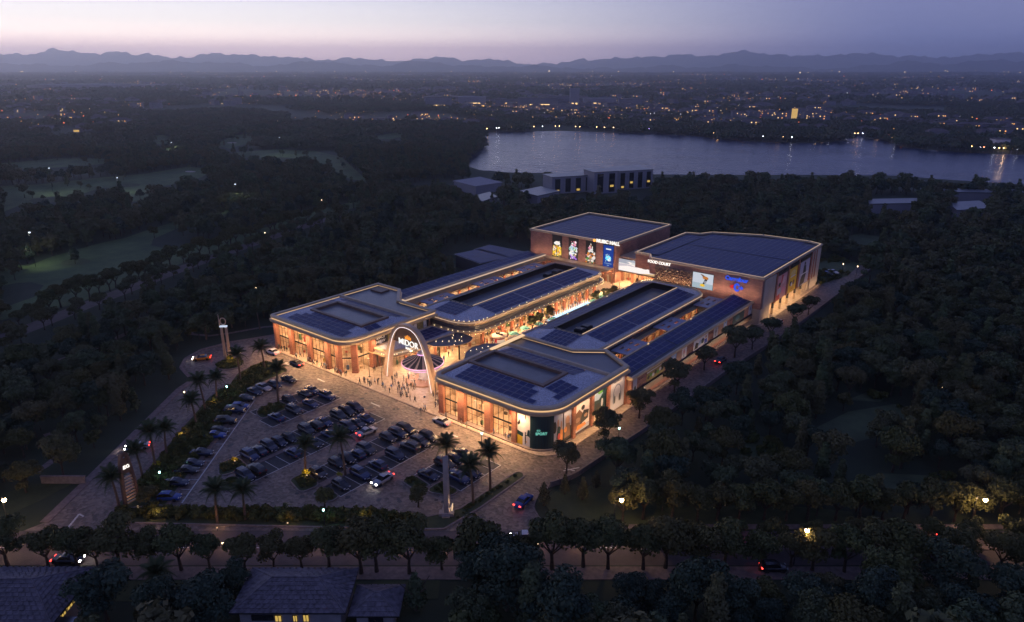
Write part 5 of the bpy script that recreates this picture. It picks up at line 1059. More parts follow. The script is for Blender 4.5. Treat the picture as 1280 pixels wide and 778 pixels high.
# ------------------------------------------------------------------ cars
BODY = {}
def car_meshes(style):
    if style in BODY: return BODY[style]
    L, Wd = {'saloon':(4.7,.90),'suv':(4.75,.95),'hatch':(4.1,.87)}[style]; hl = L/2
    if style == 'saloon': low = [(-hl,.55,.72),(-hl+.25,.86,.98),(-hl+1.0,.90,1.02),(-.9,.90,1.0),(.75,.90,.98),(hl-1.0,.90,.92),(hl-.25,.84,.80),(hl,.62,.6)]; cab = [(-hl+.95,1.0,.74),(-hl+1.55,1.38,.66),(-.4,1.46,.66),(.35,1.42,.66),(1.05,.99,.76)]
    elif style == 'suv': low = [(-hl,.6,1.0),(-hl+.15,.88,1.2),(-hl+.8,.94,1.22),(-.9,.95,1.2),(.7,.95,1.16),(hl-.9,.94,1.1),(hl-.2,.88,1.0),(hl,.7,.75)]; cab = [(-hl+.2,1.2,.78),(-hl+.5,1.66,.70),(-.4,1.74,.70),(.4,1.70,.70),(1.05,1.16,.8)]
    else: low = [(-hl,.6,.8),(-hl+.15,.84,1.05),(-hl+.8,.87,1.06),(-.7,.87,1.05),(.7,.87,1.0),(hl-.8,.86,.94),(hl-.2,.8,.82),(hl,.62,.62)]; cab = [(-hl+.2,1.05,.74),(-hl+.6,1.46,.66),(-.3,1.52,.66),(.35,1.48,.66),(1.0,1.0,.76)]
    def loft(secs, zb, taper):
        b = MB(); R = []
        for x, w, z in secs:
            R.append([(x,-w*.93,zb),(x,-w,zb+(z-zb)*.35),(x,-w*.98,zb+(z-zb)*.72),(x,-w*.80,z),(x,0,z+.03),(x,w*.80,z),(x,w*.98,zb+(z-zb)*.72),(x,w,zb+(z-zb)*.35),(x,w*.93,zb)])
        base = 0; b.v = [p for r in R for p in r]; k = 9
        for i in range(len(R)-1):
            for j in range(k-1): b.f.append((i*k+j,(i+1)*k+j,(i+1)*k+j+1,i*k+j+1)[::-1]); b.m.append(0)
            b.f.append((i*k,i*k+k-1,(i+1)*k+k-1,(i+1)*k)[::-1]); b.m.append(0)
        b.f.append(tuple(range(k))); b.m.append(0); n0 = (len(R)-1)*k; b.f.append(tuple(n0+j for j in range(k))[::-1]); b.m.append(0); return b
    lo = loft([(x,w,z) for x,w,z in low], .28, 1)
    # cabin: glass band with roof
    g = MB(); V = []
    for x, z, w in cab: V.append([(x,-Wd*.93,min(z,1.2 if style=='suv' else 1.02)),(x,-w,z),(x,w,z),(x,Wd*.93,min(z,1.2 if style=='suv' else 1.02))])
    zb = 1.14 if style == 'suv' else .95
    V = [[(x,-Wd*.92,zb),(x,-w,z),(x,w,z),(x,Wd*.92,zb)] for x,z,w in cab]; g.v = [p for r in V for p in r]
    for i in range(len(V)-1):
        for j in range(3): g.f.append((i*4+j,i*4+j+1,(i+1)*4+j+1,(i+1)*4+j)); g.m.append(0)
    rf = MB(); c = cab[1:-1]
    rf.v = [p for x,z,w in c for p in ((x,-w*.98,z+.012),(x,0,z+.04),(x,w*.98,z+.012))]
    for i in range(len(c)-1):
        for j in range(2): rf.f.append((i*3+j,i*3+j+1,(i+1)*3+j+1,(i+1)*3+j)); rf.m.append(0)
    wh = MB(); wh.lathe([(0,-.1),(.19,-.11),(.2,-.12)], n=12, mi=1); wh.lathe([(.2,-.12),(.33,-.12),(.34,.1),(.0,.1)], n=12, mi=0)
    hlm = MB(); hlm.box(hl-.16,-.2,.62,hl-.02,.16,.78); tl = MB(); tl.box(-hl-.01,-.17,.72 if style != 'suv' else .95,-hl+.14,.17,.88 if style != 'suv' else 1.12)
    pl = MB(); pl.box(hl-.02,-.28,.38,hl+.03,.28,.5)
    BODY[style] = dict(low=lo, glass=g.mesh('windows','darkglass'), roof=rf, wheel=wh.mesh('wheel',['rubber','chrome']), head=hlm, tail=tl, plate=pl.mesh('number_plate','white'), L=L, W=Wd, bodies={})
    return BODY[style]
PAINT = {'black':(.012,.013,.018,1),'dark blue':(.015,.03,.10,1),'charcoal':(.04,.042,.05,1),'dark red':(.09,.015,.015,1),'silver':(.35,.36,.38,1),'white':(.6,.6,.6,1),'blue':(.02,.06,.28,1),'orange':(.7,.25,.02,1),'navy':(.01,.018,.05,1)}
for k, v in PAINT.items(): M['paint_'+k] = mat('car_paint_'+k.replace(' ','_'), v, .22, spec=.7)
def car(x, y, rz, style, colour, label, group=None, lights=None):
    d = car_meshes(style); t = thing('taxi' if colour == 'orange' else 'car', label, 'car', (x,y,.03), rz, group)
    if colour not in d['bodies']: d['bodies'][colour] = (d['low'].mesh('body','paint_'+colour), d['roof'].mesh('roof_skin','paint_'+colour))
    bm, rm = d['bodies'][colour]; link('body', bm, t); link('windows', d['glass'], t); link('roof_skin', rm, t); link('number_plate', d['plate'], t)
    for sx_ in (-1,1):
        for sy_ in (-1,1):
            w = link('wheel', d['wheel'], t, (sx_*d['L']*.30, sy_*(d['W']-.07), .34)); w.rotation_euler = (PI/2*(1 if sy_ < 0 else -1),0,0)
    for key, m in (('head', 'headlight' if lights in ('on','front') else 'lampoff'), ('tail', 'taillight' if lights in ('on','back') else 'tailoff')):
        kk = key+m
        if kk not in d: d[kk] = d[key].mesh('headlight' if key == 'head' else 'tail_light', m)
        for sy_ in (-1,1): link('headlight' if key == 'head' else 'tail_light', d[kk], t, (0, sy_*(d['W']-.28), 0))
    if lights in ('on','front'): lamp('SPOT', (d['L']/2+.1,0,.7), 60, color=(1,.93,.8), size=.1, parent=t, spot=1.2, rot=(math.radians(80),0,-PI/2))
    return t
F_ = .991
rowdefs = [
 ('outermost row of the left short block', -136.9, [85.9,90.2,92.5], 0, 'cars parked in the near-left double row'),
 ('inner row of the left short block', -131.4, [78.9,83.5,87.9,92.7], 0, 'cars parked in the near-left double row'),
 ('upper row of the long second block', -121.3, [65.8,68.2,70.4,72.8,75.2,79.5,81.8,84.2,88.0,90.5,92.9], 0, 'cars parked in the long second double row'),
 ('lower row of the long second block', -115.3, [61.2,63.7,71.9,77.2,81.4,85.9,88.4,90.9], 0, 'cars parked in the long second double row'),
 ('upper row of the third block', -105.0, [70.5,75.0,77.4,79.8,82.2,88.2,90.8,93.3], 0, 'cars parked in the third double row'),
 ('lower row of the third block', -98.5, [70.6,75.3,79.8,84.4,88.6,91.2,93.8], 0, 'cars parked in the third double row'),
 ('upper row of the block behind the stone totem', -88.3, [83.3,88.2,90.8,93.4], 0, 'cars parked in the short double row'),
 ('lower row of the block behind the stone totem', -82.7, [86.2,88.9], 0, 'cars parked in the short double row')]
rc = random.Random(5); ordw = ['nearest hedge','second from hedge','third from hedge','fourth from hedge','fifth from hedge','in mid row','fifth from mall','fourth from mall','third from mall','second from mall','nearest the mall']
for nm, x, ys, a, grp in rowdefs:
    for i, y in enumerate(ys):
        colr = rc.choice(['black','dark blue','navy','charcoal','black','navy','dark red' if i == 6 else 'dark blue']); st = rc.choice(['saloon','suv','hatch','saloon','suv'])
        j = i if len(ys) == 11 else (i if i < len(ys)/2 else 11-len(ys)+i)
        car(x+rc.uniform(-.25,.25), y+rc.uniform(-.08,.08), (0 if rc.random() > .25 else PI)+rc.uniform(-.03,.03), st, colr, '%s %s, %s, %s' % (colr, {'saloon':'saloon','suv':'estate car','hatch':'hatchback'}[st], nm, ordw[j]), grp)
lrow = [(-120.5,48.6,'blue'),(-124.1,51.7,'navy'),(-126.8,55.2,'black'),(-128.4,57.1,'navy'),(-130.9,60.5,'navy'),(-135.6,66.1,'blue'),(-136.6,67.8,'black'),(-139.7,71.1,'black'),(-142.9,75.2,'navy'),(-143.8,77.1,'blue'),(-146.9,80.0,'charcoal')]
lpos = ['at the hedge corner','behind the corner car','fourth from the front','just beyond the fourth one','beside the empty bay','royal blue beside the empty bay','tucked behind the royal blue one','halfway up the slanted row','third from the bend','second from the bend','last before the bend']
for i, (x,y,c) in enumerate(lrow): car(x*F_, y*F_+.3, YAW+(0 if i%3 else PI)*0+rc.uniform(-.03,.03), ['hatch','saloon','saloon','saloon','saloon','saloon','hatch','suv','suv','hatch','saloon'][i], c, '%s car in the slanted row along the left hedge, %s' % (c, lpos[i]), 'cars parked along the left hedge')
for x,y,c,st,lb in [(-148.4,84.1,'navy','saloon','navy car just past the bend at the top of the left row'),(-148.9,86.9,'silver','saloon','silver car between two dark ones at the top of the left row'),(-147.9,89.3,'navy','hatch','dark small car half hidden behind the palm trunk at the lot top'),(-148.2,93.6,'black','saloon','black car behind the tall palm, nearest the left pavilion')]:
    car(x*F_, y*F_, .05, st, c, lb, 'cars parked at the top of the left row')
car(-110.6,87.2,PI/2-.06,'saloon','silver','silver car with red tail lights driving up the aisle between bay rows',None,'back')
car(-93.7,76.8,-PI/2+.05,'saloon','silver','silver car with headlights on leaving the aisle towards the hedge',None,'on')
car(-153.9,100.0,PI,'saloon','charcoal','dark car with tail lights driving past the left pavilion',None,'back')
car(-165.6,100.6,PI+.05,'saloon','white','pale car with red lights at the far left corner of the left pavilion',None,'back')
car(-101.4,100.7,PI,'saloon','silver','silver car driving past the right pavilion front',None,'back')
car(-68.6,88.0,PI/2+.12,'saloon','blue','dark blue car with bright red tail lights at the right site entrance',None,'back')
car(-176.6,86.2,-PI/2-.65,'saloon','orange','orange taxi with bright headlights on the roundabout',None,'on')
car(-142.3,53.3,-PI/2+.35-.9+.0,'saloon','silver','silver car with headlights on coming down the left entrance road',None,'on')
for px,py,rz,c,st,lb,lt in [(85,699,YAW,'black','saloon','black car with a red tail light on the front street, left part','on'),(655,671,YAW+PI,'white','saloon','white car roof just visible between the roadside crowns','front'),(905,670,YAW+PI,'orange','saloon','orange car glowing behind the roadside trees at the right','on'),(1145,677,YAW+PI,'silver','saloon','silver car with white headlights among the right roadside trees','on'),(1190,672,YAW,'black','saloon','dark car with red lights under the right roadside trees','back'),(967,709,YAW,'black','hatch','dark car with one red light low among the right trees','back'),(103,412,YAW+.82,'black','saloon','dark car with red tail lights on the far left avenue','back'),(901,450,PI/2,'charcoal','saloon','dark van with glowing lights on the right side street','back'),(973,404,-PI/2,'white','hatch','pale car with red lights behind the side-street trees by the big hall','back'),(1033,342,-.4,'blue','saloon','dark blue car parked behind the right corner of the big hall',None),(1041,340,-.4,'white','saloon','white car parked behind the right corner of the big hall',None)]:
    x, y = G(px, py, .6); car(x, y, rz, st, c, lb, None, lt)

# ------------------------------------------------------------------ people
def person_mesh(pose, top, leg):
    b = bmesh.new(); J = {}
    w = .16 if pose == 1 else .06
    pts = dict(p=(0,0,.95), c=(0,0,1.28), n=(0,0,1.47), h=(0,.01,1.66), h2=(0,.02,1.74), sl=(-.19,0,1.42), el=(-.25,-.04 if pose else .02,1.12), wl=(-.22,.12 if pose else .03,.86), sr=(.19,0,1.42), er=(.25,-.02 if pose != 2 else .1,1.12), wr=(.22,-.12 if pose != 2 else .28,.86 if pose != 2 else 1.12),
      hl=(-.1,0,.92), kl=(-.1,w,.5), al=(-.1,w*.4 if pose != 1 else .28,.08), fl=(-.1,w*.4+.16 if pose != 1 else .44,.04), hr=(.1,0,.92), kr=(.1,-w*.4,.5), ar=(.1,-w*1.6,.08), fr=(.1,-w*1.6+.16,.04), hdl=(-.21,.14 if pose else .03,.76), hdr=(.21,-.12 if pose != 2 else .38,.76 if pose != 2 else 1.14))
    rad = dict(p=.15,c=.15,n=.06,h=.095,h2=.07,sl=.065,el=.05,wl=.035,sr=.065,er=.05,wr=.035,hl=.1,kl=.065,al=.045,fl=.04,hr=.1,kr=.065,ar=.045,fr=.04,hdl=.035,hdr=.035)
    ed = [('p','c'),('c','n'),('n','h'),('h','h2'),('c','sl'),('sl','el'),('el','wl'),('wl','hdl'),('c','sr'),('sr','er'),('er','wr'),('wr','hdr'),('p','hl'),('hl','kl'),('kl','al'),('al','fl'),('p','hr'),('hr','kr'),('kr','ar'),('ar','fr')]
    names = list(pts); me = bpy.data.meshes.new('person_rig'); me.from_pydata([pts[k] for k in names], [(names.index(a), names.index(c)) for a, c in ed], [])
    o = bpy.data.objects.new('person_tmp', me); COL.objects.link(o); m = o.modifiers.new('s', 'SKIN'); m2 = o.modifiers.new('d', 'SUBSURF'); m2.levels = 1
    for i, k in enumerate(names): me.skin_vertices[0].data[i].radius = (rad[k], rad[k]*(.72 if k in ('c','p') else 1)); me.skin_vertices[0].data[i].use_root = (k == 'p')
    dg = bpy.context.evaluated_depsgraph_get(); out = bpy.data.meshes.new_from_object(o.evaluated_get(dg)); bpy.data.objects.remove(o)
    out.materials.clear()
    for m_ in (leg, top, P('skin',K['sk']), P('hair',(.03,.02,.015,1))): out.materials.append(m_)
    for p in out.polygons:
        c = p.center; p.use_smooth = True
        hand = (abs(c.x) > .17 and (c.z < .84 or (c.y > .3)))
        p.material_index = 3 if c.z > 1.70 or (c.z > 1.58 and c.y < -.02) or c.z < .07 else 2 if c.z > 1.5 or hand else (1 if c.z > .95 or abs(c.x) > .19 else 0)
    b.free(); return out
TOPS = [('black top',(.03,.03,.035,1)),('white top',(.6,.6,.58,1)),('blue top',(.05,.12,.3,1)),('red top',(.4,.05,.04,1)),('grey top',(.2,.2,.22,1)),('yellow top',(.6,.35,.04,1))]
LEGS = P('dark_trousers',(.025,.03,.045,1)); LEG2 = P('light_trousers',(.35,.3,.24,1))
PMESH = {}
def person(x, y, rz, pose, top, label, group, z=.15):
    k = (pose, top, (pose+top)%4 == 0)
    if k not in PMESH: PMESH[k] = person_mesh(pose, P('cloth_'+TOPS[top][0].split()[0], TOPS[top][1]), LEG2 if k[2] else LEGS)
    o = link('person', PMESH[k], None, (x,y,z), rz=rz); o.scale = (1.02,)*3; return tag(o, label, 'person', group)
rp = random.Random(3)
def place(pxs, s, where, group, z=.15):
    for px, py in pxs:
        x, y = G(px, py, z); c = rp.choice([0,0,0,4,4,2,1]); po = rp.choice([0,1,1,2]); person(x, y, rp.uniform(0,6.28), po, c, '%s in a %s %s' % (['person standing','person walking','person gesturing'][po], TOPS[c][0], where), group, z)
zz = lambda ox,oy,sc,L_: [(ox+x/sc, oy+y/sc) for x,y in L_]
place(zz(440,380,5.557,[(55,555),(85,548),(92,552),(112,560),(125,575),(135,565),(160,558),(180,562)]),1,'in the row left of the arch','people in a row left of the arch')
place(zz(440,380,5.557,[(215,585),(232,608),(262,625),(275,600),(312,515),(300,560),(280,540),(330,600),(345,620),(352,640),(365,600),(378,650),(405,675),(385,590),(410,590),(438,685),(355,590),(372,620),(392,620),(430,600),(440,590),(360,540),(395,530),(435,560),(325,580),(318,620),(340,650),(300,530),(285,575)]),1,'in the crowd between the arch feet','people crowded under the arch')
place(zz(440,380,5.557,[(565,645),(598,640),(480,765),(500,740),(510,745),(580,720),(597,705),(610,715),(605,690)]),1,'near the right foot of the arch','people by the right foot of the arch')
place(zz(440,380,5.557,[(618,405),(640,400),(672,370),(150,475),(160,465),(700,345),(560,340),(600,360)]),1,'on the court behind the merry-go-round','people behind the merry-go-round')
place(zz(335,390,8.641,[(118,400),(125,405),(150,425),(180,425),(205,440),(300,495),(312,500),(350,490),(435,545),(460,545),(490,570),(497,575),(530,580),(580,600),(600,605),(615,610),(630,620),(728,660),(750,665),(785,680),(795,690),(835,700),(850,695)]),1,'on the pavement in front of the left pavilion','people in front of the left pavilion')
place(zz(440,500,4.321,[(590,130),(766,190),(830,215),(845,222),(855,215),(508,100),(620,150)]),1,'on the pavement in front of the right pavilion','people in front of the right pavilion')
for i in range(120):
    y = rp.uniform(140,202); x = rp.uniform(-126.6,-123.7) if (167 < y < 192) or rp.random() < .5 else rp.uniform(-122.8,-119.5); c = rp.choice([0,0,4,2,3,1,5]); po = rp.choice([0,1,1,2]); sec = 'near part' if y < 165 else ('middle part' if y < 185 else 'far part')
    person(x, y, rp.uniform(0,6.28), po, c, '%s in a %s in the %s of the arcade street' % (['person standing','person walking','person gesturing'][po], TOPS[c][0], sec), 'shoppers in the arcade street')
x, y = G(145,474,.1); person(x,y,1,1,0,'lone person on the dark garden path among the left palms','walkers in the dark garden',.02)

# ================================================================== PALMS
def frond_mesh(L=2.9, droop=1.5, n=12):
    b = MB(); P_ = []
    for i in range(n+1):
        u = i/n; P_.append((L*u*(1-.12*u), 0, .75*math.sin(u*1.7)*L*.33-droop*u**2.3))
    for i in range(n): b.raw([(P_[i][0],-.03,P_[i][2]),(P_[i][0],.03,P_[i][2]),(P_[i+1][0],.02,P_[i+1][2]),(P_[i+1][0],-.02,P_[i+1][2])], [(0,1,2,3)])
    for i in range(2, n*2+1):
        u = i/(n*2); k = min(n-1, int(u*n)); x = L*u*(1-.12*u); z = .75*math.sin(u*1.7)*L*.33-droop*u**2.3; ll = .75*math.sin(PI*min(1,u*.85+.12))+.1
        for s in (-1,1): b.face([(x-.06,0,z),(x+.08,0,z),(x+.35*ll+.1,s*ll,z-.32*ll)])
    return b.mesh('frond', 'palm_foliage')
FR = [frond_mesh(2.9,1.3), frond_mesh(2.6,2.2), frond_mesh(2.9,.5)]
def palm_proto(h, lean, seed, crown=1.0, n=26):
    r = random.Random(seed); t = thing('palm_tree', '', 'palm tree'); b = MB(); pts = []; m = 7
    for i in range(m+1): u = i/m; pts.append((lean*u*u, 0, h*u))
    b.tube(pts, [.26-.1*(i/m) for i in range(m+1)], 7); b.build('trunk', 'palm_bark', t)
    top = pts[-1]
    for k in range(n):
        a = k*2.399+r.uniform(-.2,.2); ring = k/n; o = link('frond', FR[1] if ring > .72 else (FR[2] if ring < .3 else FR[0]), t, (top[0],top[1],top[2]-.1-.25*ring))
        o.rotation_euler = (0, -(1.0-1.15*ring)+r.uniform(-.12,.12), a); o.scale = (crown*r.uniform(.85,1.1),)*3
    return t
PALMS = [palm_proto(5.2,.4,1), palm_proto(6.6,-.5,2), palm_proto(7.8,.5,3)]
used_p = [False]*3
def palm(px, py, k, label, s=1.0, rz=None):
    x, y = G(px, py); rz = random.uniform(0,6.28) if rz is None else rz
    if not used_p[k]: o = PALMS[k]; used_p[k] = True; o.location = (x,y,0); o.rotation_euler = (0,0,rz); o.scale = (s,)*3; o['label'] = label
    else: o = copy_tree(PALMS[k], None, (x,y,0), rz, s, label)
    o['group'] = 'palms round the car park'; return o
for a in [(150,638,1,'palm standing in the corner bed left of the brown arch totem'),(178.5,597,1,'palm directly behind the brown arch totem'),(195,586,2,'tall palm on the left hedge, second beyond the totem'),(209,571,1,'palm on the left hedge, third beyond the totem'),(246,533,1,'palm on the left hedge halfway up the slanted car row'),(257.5,517,2,'palm on the left hedge, just below the roundabout'),(272,503,1,'palm on the left hedge where the pavement bends'),(301.4,478.6,2,'tall palm right behind the roundabout island'),(331.4,464,1,'palm nearest the left pavilion corner'),
  (348,502,2,'tall palm in the small island at the top of the lot'),(272,654,1,'left one of the two palms in the front hedge'),(307,650,1,'right one of the two palms in the front hedge'),(382.3,591,1,'palm at the end island of the second double row'),(431.6,594,2,'tall palm at the end island of the third double row'),
  (560,594,1,'palm behind the pale stone arch totem'),(591.6,630,2,'left one of the two tall palms by the right kerb strip'),(613,613.4,2,'right one of the two tall palms by the right kerb strip'),(202.5,752,0,'palm on the lawn between the two tiled-roof houses'),
  (151,480,1,'palm in the dark garden beside the lone walker'),(146,481,0,'short palm in the dark garden beside the lone walker'),(108,504,0,'greenish palm in the dark garden, left one'),(112,490,0,'greenish palm in the dark garden, upper one'),(258,425,1,'palm among the dark trees left of the roundabout'),(290,410,0,'short palm among the dark trees above the roundabout'),(325,412,1,'palm beside the back left corner of the left pavilion')]: palm(*a, s=random.uniform(.92,1.08))

# ================================================================== BROADLEAF TREES
def leaf_cloud(n, size, blobs, seed, flat=.8):
    r = np.random.default_rng(seed); V = np.zeros((n*4,3)); B_ = np.array([b[:3] for b in blobs]); R_ = np.array([b[3] for b in blobs])
    w = R_**2; idx = r.choice(len(blobs), n, p=w/w.sum()); d = r.normal(size=(n,3)); d /= np.linalg.norm(d,axis=1)[:,None]; d[:,2] = np.where(d[:,2] < -.35, -d[:,2], d[:,2])
    rad = R_[idx]*r.uniform(.72,1.06,n); c = B_[idx]+d*rad[:,None]*np.array([1,1,flat])
    nrm = d+r.normal(scale=.55,size=(n,3)); nrm /= np.linalg.norm(nrm,axis=1)[:,None]
    a = np.cross(nrm, r.normal(size=(n,3))); a /= np.linalg.norm(a,axis=1)[:,None]; b = np.cross(nrm, a); s = size*r.uniform(.6,1.3,n)[:,None]
    V[0::4] = c-a*s*.5; V[1::4] = c-b*s*.36; V[2::4] = c+a*s*.5; V[3::4] = c+b*s*.36
    return V
def crown_mesh(name, n, size, blobs, seed, m, core=True, trunk=None, flat=.8):
    V = leaf_cloud(n, size, blobs, seed, flat); F = np.arange(n*4).reshape(-1,4).tolist(); V = V.tolist(); mi = [0]*n
    if core:
        for bl in blobs:
            k = len(V); r = bl[3]*.70; q = [(0,0,1),(0,0,-.7)]+[(math.cos(t),math.sin(t),.1) for t in np.linspace(0,2*PI,7)[:-1]]
            V += [(bl[0]+x*r, bl[1]+y*r, bl[2]+z*r*flat) for x,y,z in q]
            for i in range(6): F.append((k, k+2+i, k+2+(i+1)%6)); F.append((k+1, k+2+(i+1)%6, k+2+i)); mi += [0,0]
    mats = [m]
    if trunk:
        b = MB(); b.cone((0,0,0),(0,0,trunk),.22,.14,6); k = len(V); V += b.v; F += [tuple(i+k for i in f) for f in b.f]; mi += [1]*len(b.f); mats.append('bark')
    me = bpy.data.meshes.new(name); me.from_pydata(V, [], F)
    for m_ in mats: me.materials.append(M[m_])
    me.polygons.foreach_set('material_index', mi); me.update(); return me
def blobs_for(seed, W_=3.2, z0=3.6, z1=7.6, n=9):
    r = random.Random(seed); out = [(0,0,(z0+z1)/2, W_*.62)]
    for k in range(n): a = k*2.4+r.uniform(-.4,.4); d = W_*r.uniform(.35,.66); out.append((d*math.cos(a), d*math.sin(a), r.uniform(z0+.4,z1-.7), W_*r.uniform(.30,.46)))
    out.append((r.uniform(-.4,.4), r.uniform(-.4,.4), z1-W_*.3, W_*.40)); return out
def trunk_mesh(seed, h, sp):
    r = random.Random(seed); b = MB(); b.tube([(0,0,0),(.05,.03,h*.5),(.0,.1,h)], [.24,.18,.14], 6)
    for k in range(5): a = k*1.3+r.uniform(-.3,.3); b.tube([(0,.05,h*.8),(sp*.35*math.cos(a),sp*.35*math.sin(a),h*1.25),(sp*.7*math.cos(a),sp*.7*math.sin(a),h*1.7)], [.11,.07,.03], 5)
    return b.mesh('trunk', 'bark')
NT = 5
def tall_blobs(seed, w=1.7, h=9.5):
    r = random.Random(seed); return [(r.uniform(-.3,.3), r.uniform(-.3,.3), 2.2+i*(h-2.6)/6, w*(1-.10*i)*r.uniform(.85,1.1)) for i in range(7)]
CR_N = [crown_mesh('crown', 2700, .44, tall_blobs(k) if k == 3 else blobs_for(k, 3.3+.3*(k%3), 2.6, 7.4+.5*(k%2), 7+2*(k%2)), 100+k, ['foliage','foliage','street_foliage','foliage','blue_foliage'][k]) for k in range(NT)]
CR_B = [crown_mesh('crown', 3000, .42, blobs_for(40+k, 3.8, 2.8, 8.2), 140+k, 'blue_foliage') for k in range(2)]
TR_N = [trunk_mesh(k, 2.9, 2.6) for k in range(NT)]
CR_S = [crown_mesh('crown', 1900, .38, blobs_for(60+k, 2.7, 2.6, 5.9, 8), 160+k, 'street_foliage') for k in range(4)]
TR_S = [trunk_mesh(30+k, 2.2, 2.2) for k in range(4)]
MIDT = [crown_mesh('forest_mid', 480, .95, tall_blobs(80+k, 1.9) if k == 5 else blobs_for(80+k, [3.5,3.0,4.0,3.4,2.6,3][k], 2.4, [7.6,6.6,8.6,7.2,6.0,8][k]), 180+k, ['foliage','street_foliage','foliage','blue_foliage','foliage','foliage','foliage'][k], trunk=2.6) for k in range(6)]
FART = [crown_mesh('forest_far', 200, 2.3, [(random.uniform(-6,6), random.uniform(-6,6), random.uniform(3.2,5), random.uniform(2.6,4.4)) for _ in range(7)], 200+k, 'foliage_far') for k in range(4)]
VFART = [crown_mesh('forest_horizon', 90, 7, [(random.uniform(-26,26), random.uniform(-16,16), 3, random.uniform(5,9)) for _ in range(6)], 220+k, 'foliage_far', flat=.7) for k in range(3)]
def tree(x, y, s, rz, crown, trunk, label, cat='tree', group=None, name='broadleaf_tree', sz=None):
    t = thing(name, label, cat, (x,y,0), rz, group); t.scale = (s,s,sz or s); link('crown', crown, t); link('trunk', trunk, t); return t
# -- street trees in rows
rt_ = random.Random(9)
row_n = 0
for k, X in enumerate(np.arange(-92, 96, 4.5)):
    X = X+rt_.uniform(-1.0,1.0); x, y = C(X+rt_.uniform(-.6,.6), 93.3+rt_.uniform(-.7,.9)); sec = 'at the left edge' if X < -82 else 'above the corner house' if X < -70 else 'at the corner house gable' if X < -58 else 'above the lawn palm' if X < -48 else 'left of the middle house' if X < -38 else 'above the middle house' if X < -24 else 'above the annexe' if X < -14 else 'below the stone totem' if X < -4 else 'below the right entrance' if X < 10 else 'below the corner lawn' if X < 24 else 'near the first lamp' if X < 38 else 'below the middle lamp' if X < 52 else 'right of the middle lamp' if X < 68 else 'towards the right edge' if X < 84 else 'at the right edge'
    tree(x, y, rt_.uniform(1.0,1.65), rt_.uniform(0,6), CR_S[rt_.randrange(4)], TR_S[k%4], 'small dark pavement tree along the near kerb, '+sec, group='pavement trees of the front street', name='street_tree')
for k, X in enumerate(np.arange(19, 98, 4.1)):
    x, y = C(X+rt_.uniform(-.8,.8), 106.4+rt_.uniform(-.4,.6)); tree(x, y, rt_.uniform(1.1,1.4), rt_.uniform(0,6), CR_S[(k+1)%4], TR_S[k%4], 'yellowish clipped tree on the far kerb of the front street, '+('beside the corner lawn' if X < 32 else 'left of the middle lamp' if X < 44 else 'right of the middle lamp' if X < 60 else 'left of the last lamp' if X < 77 else 'right of the last lamp'), group='clipped trees on the far side of the front street', name='street_tree')
for k, X in enumerate(np.arange(23, 96, 6.5)):
    x, y = C(X, 99.0); tree(x, y, rt_.uniform(.8,.95), rt_.uniform(0,6), CR_S[(k+2)%4], TR_S[k%4], 'small dark tree in the middle strip of the front street, right half', group='trees in the middle of the front street', name='street_tree')
slab('street_median', [C(20,98.3), C(200,98.3), C(200,99.7), C(20,99.7)], -.05, .15, 'path')
for k in range(17):
    t_ = k/16; p = Vector(AV[1]).lerp(Vector(AV[5]), t_) if False else None
avs = []; avn = []
for i in range(len(AV)-1):
    a, c = Vector(AV[i]), Vector(AV[i+1]); n = max(1,int((c-a).length/4.6))
    for k in range(n): q = a+(c-a)*k/n; d = (c-a).normalized(); avs += [(q+Vector((-d.y,d.x))*5.2)]; avn.append(q-Vector((-d.y,d.x))*6.5)
for k, q in enumerate(avs[:54]):
    x, y = C(*q); tree(x+rt_.uniform(-1.3,1.3), y+rt_.uniform(-1.3,1.3), rt_.uniform(.85,1.5), rt_.uniform(0,6), CR_S[rt_.randrange(4)], TR_S[k%4], 'olive-green tree lining the left avenue, '+('at the left edge' if k < 6 else 'beyond the red tail lights' if k < 14 else 'just past the tail lights' if k < 20 else 'halfway along' if k < 28 else 'far along' if k < 40 else 'at the far end'), group='trees lining the left avenue', name='street_tree')
for k, q in enumerate(avn[3:50]):
    if k in (6,7,14): continue
    x, y = C(*q); tree(x+rt_.uniform(-1.8,1.8), y+rt_.uniform(-1.8,1.8), rt_.uniform(.6,.95), rt_.uniform(0,6), CR_N[rt_.randrange(3)], TR_N[k%4], 'dark tree on the near side of the left avenue, '+('left part' if k < 14 else 'middle part' if k < 30 else 'far part'), group='trees on the near side of the left avenue', name='roadside_tree')
for (px,py,s,lb) in [(708,592,.95,'round dark tree at the near end of the right side street'),(757,553,1.0,'round dark tree by the headphone poster'),(799,523,1.0,'round dark tree on the side street beyond the headphone poster'),(843,491,1.1,'round dark tree beside the brick strip wall, fourth along the side street'),(880,463,.9,'round dark tree by the glowing van'),(918,447,1.25,'larger round tree beyond the glowing van'),(940,437,.9,'round tree by the open corner of the brick strip'),(962,424,.95,'dark tree below the big hall corner'),(992,407,1.0,'dark tree under the row of tall posters'),(1010,395,.95,'dark tree at the far end of the tall posters')]:
    x, y = G(px, py); tree(x, y, s, rt_.uniform(0,6), CR_N[int(px)%2], TR_N[0], lb, group='trees along the right side street', name='street_tree', sz=s*.92)
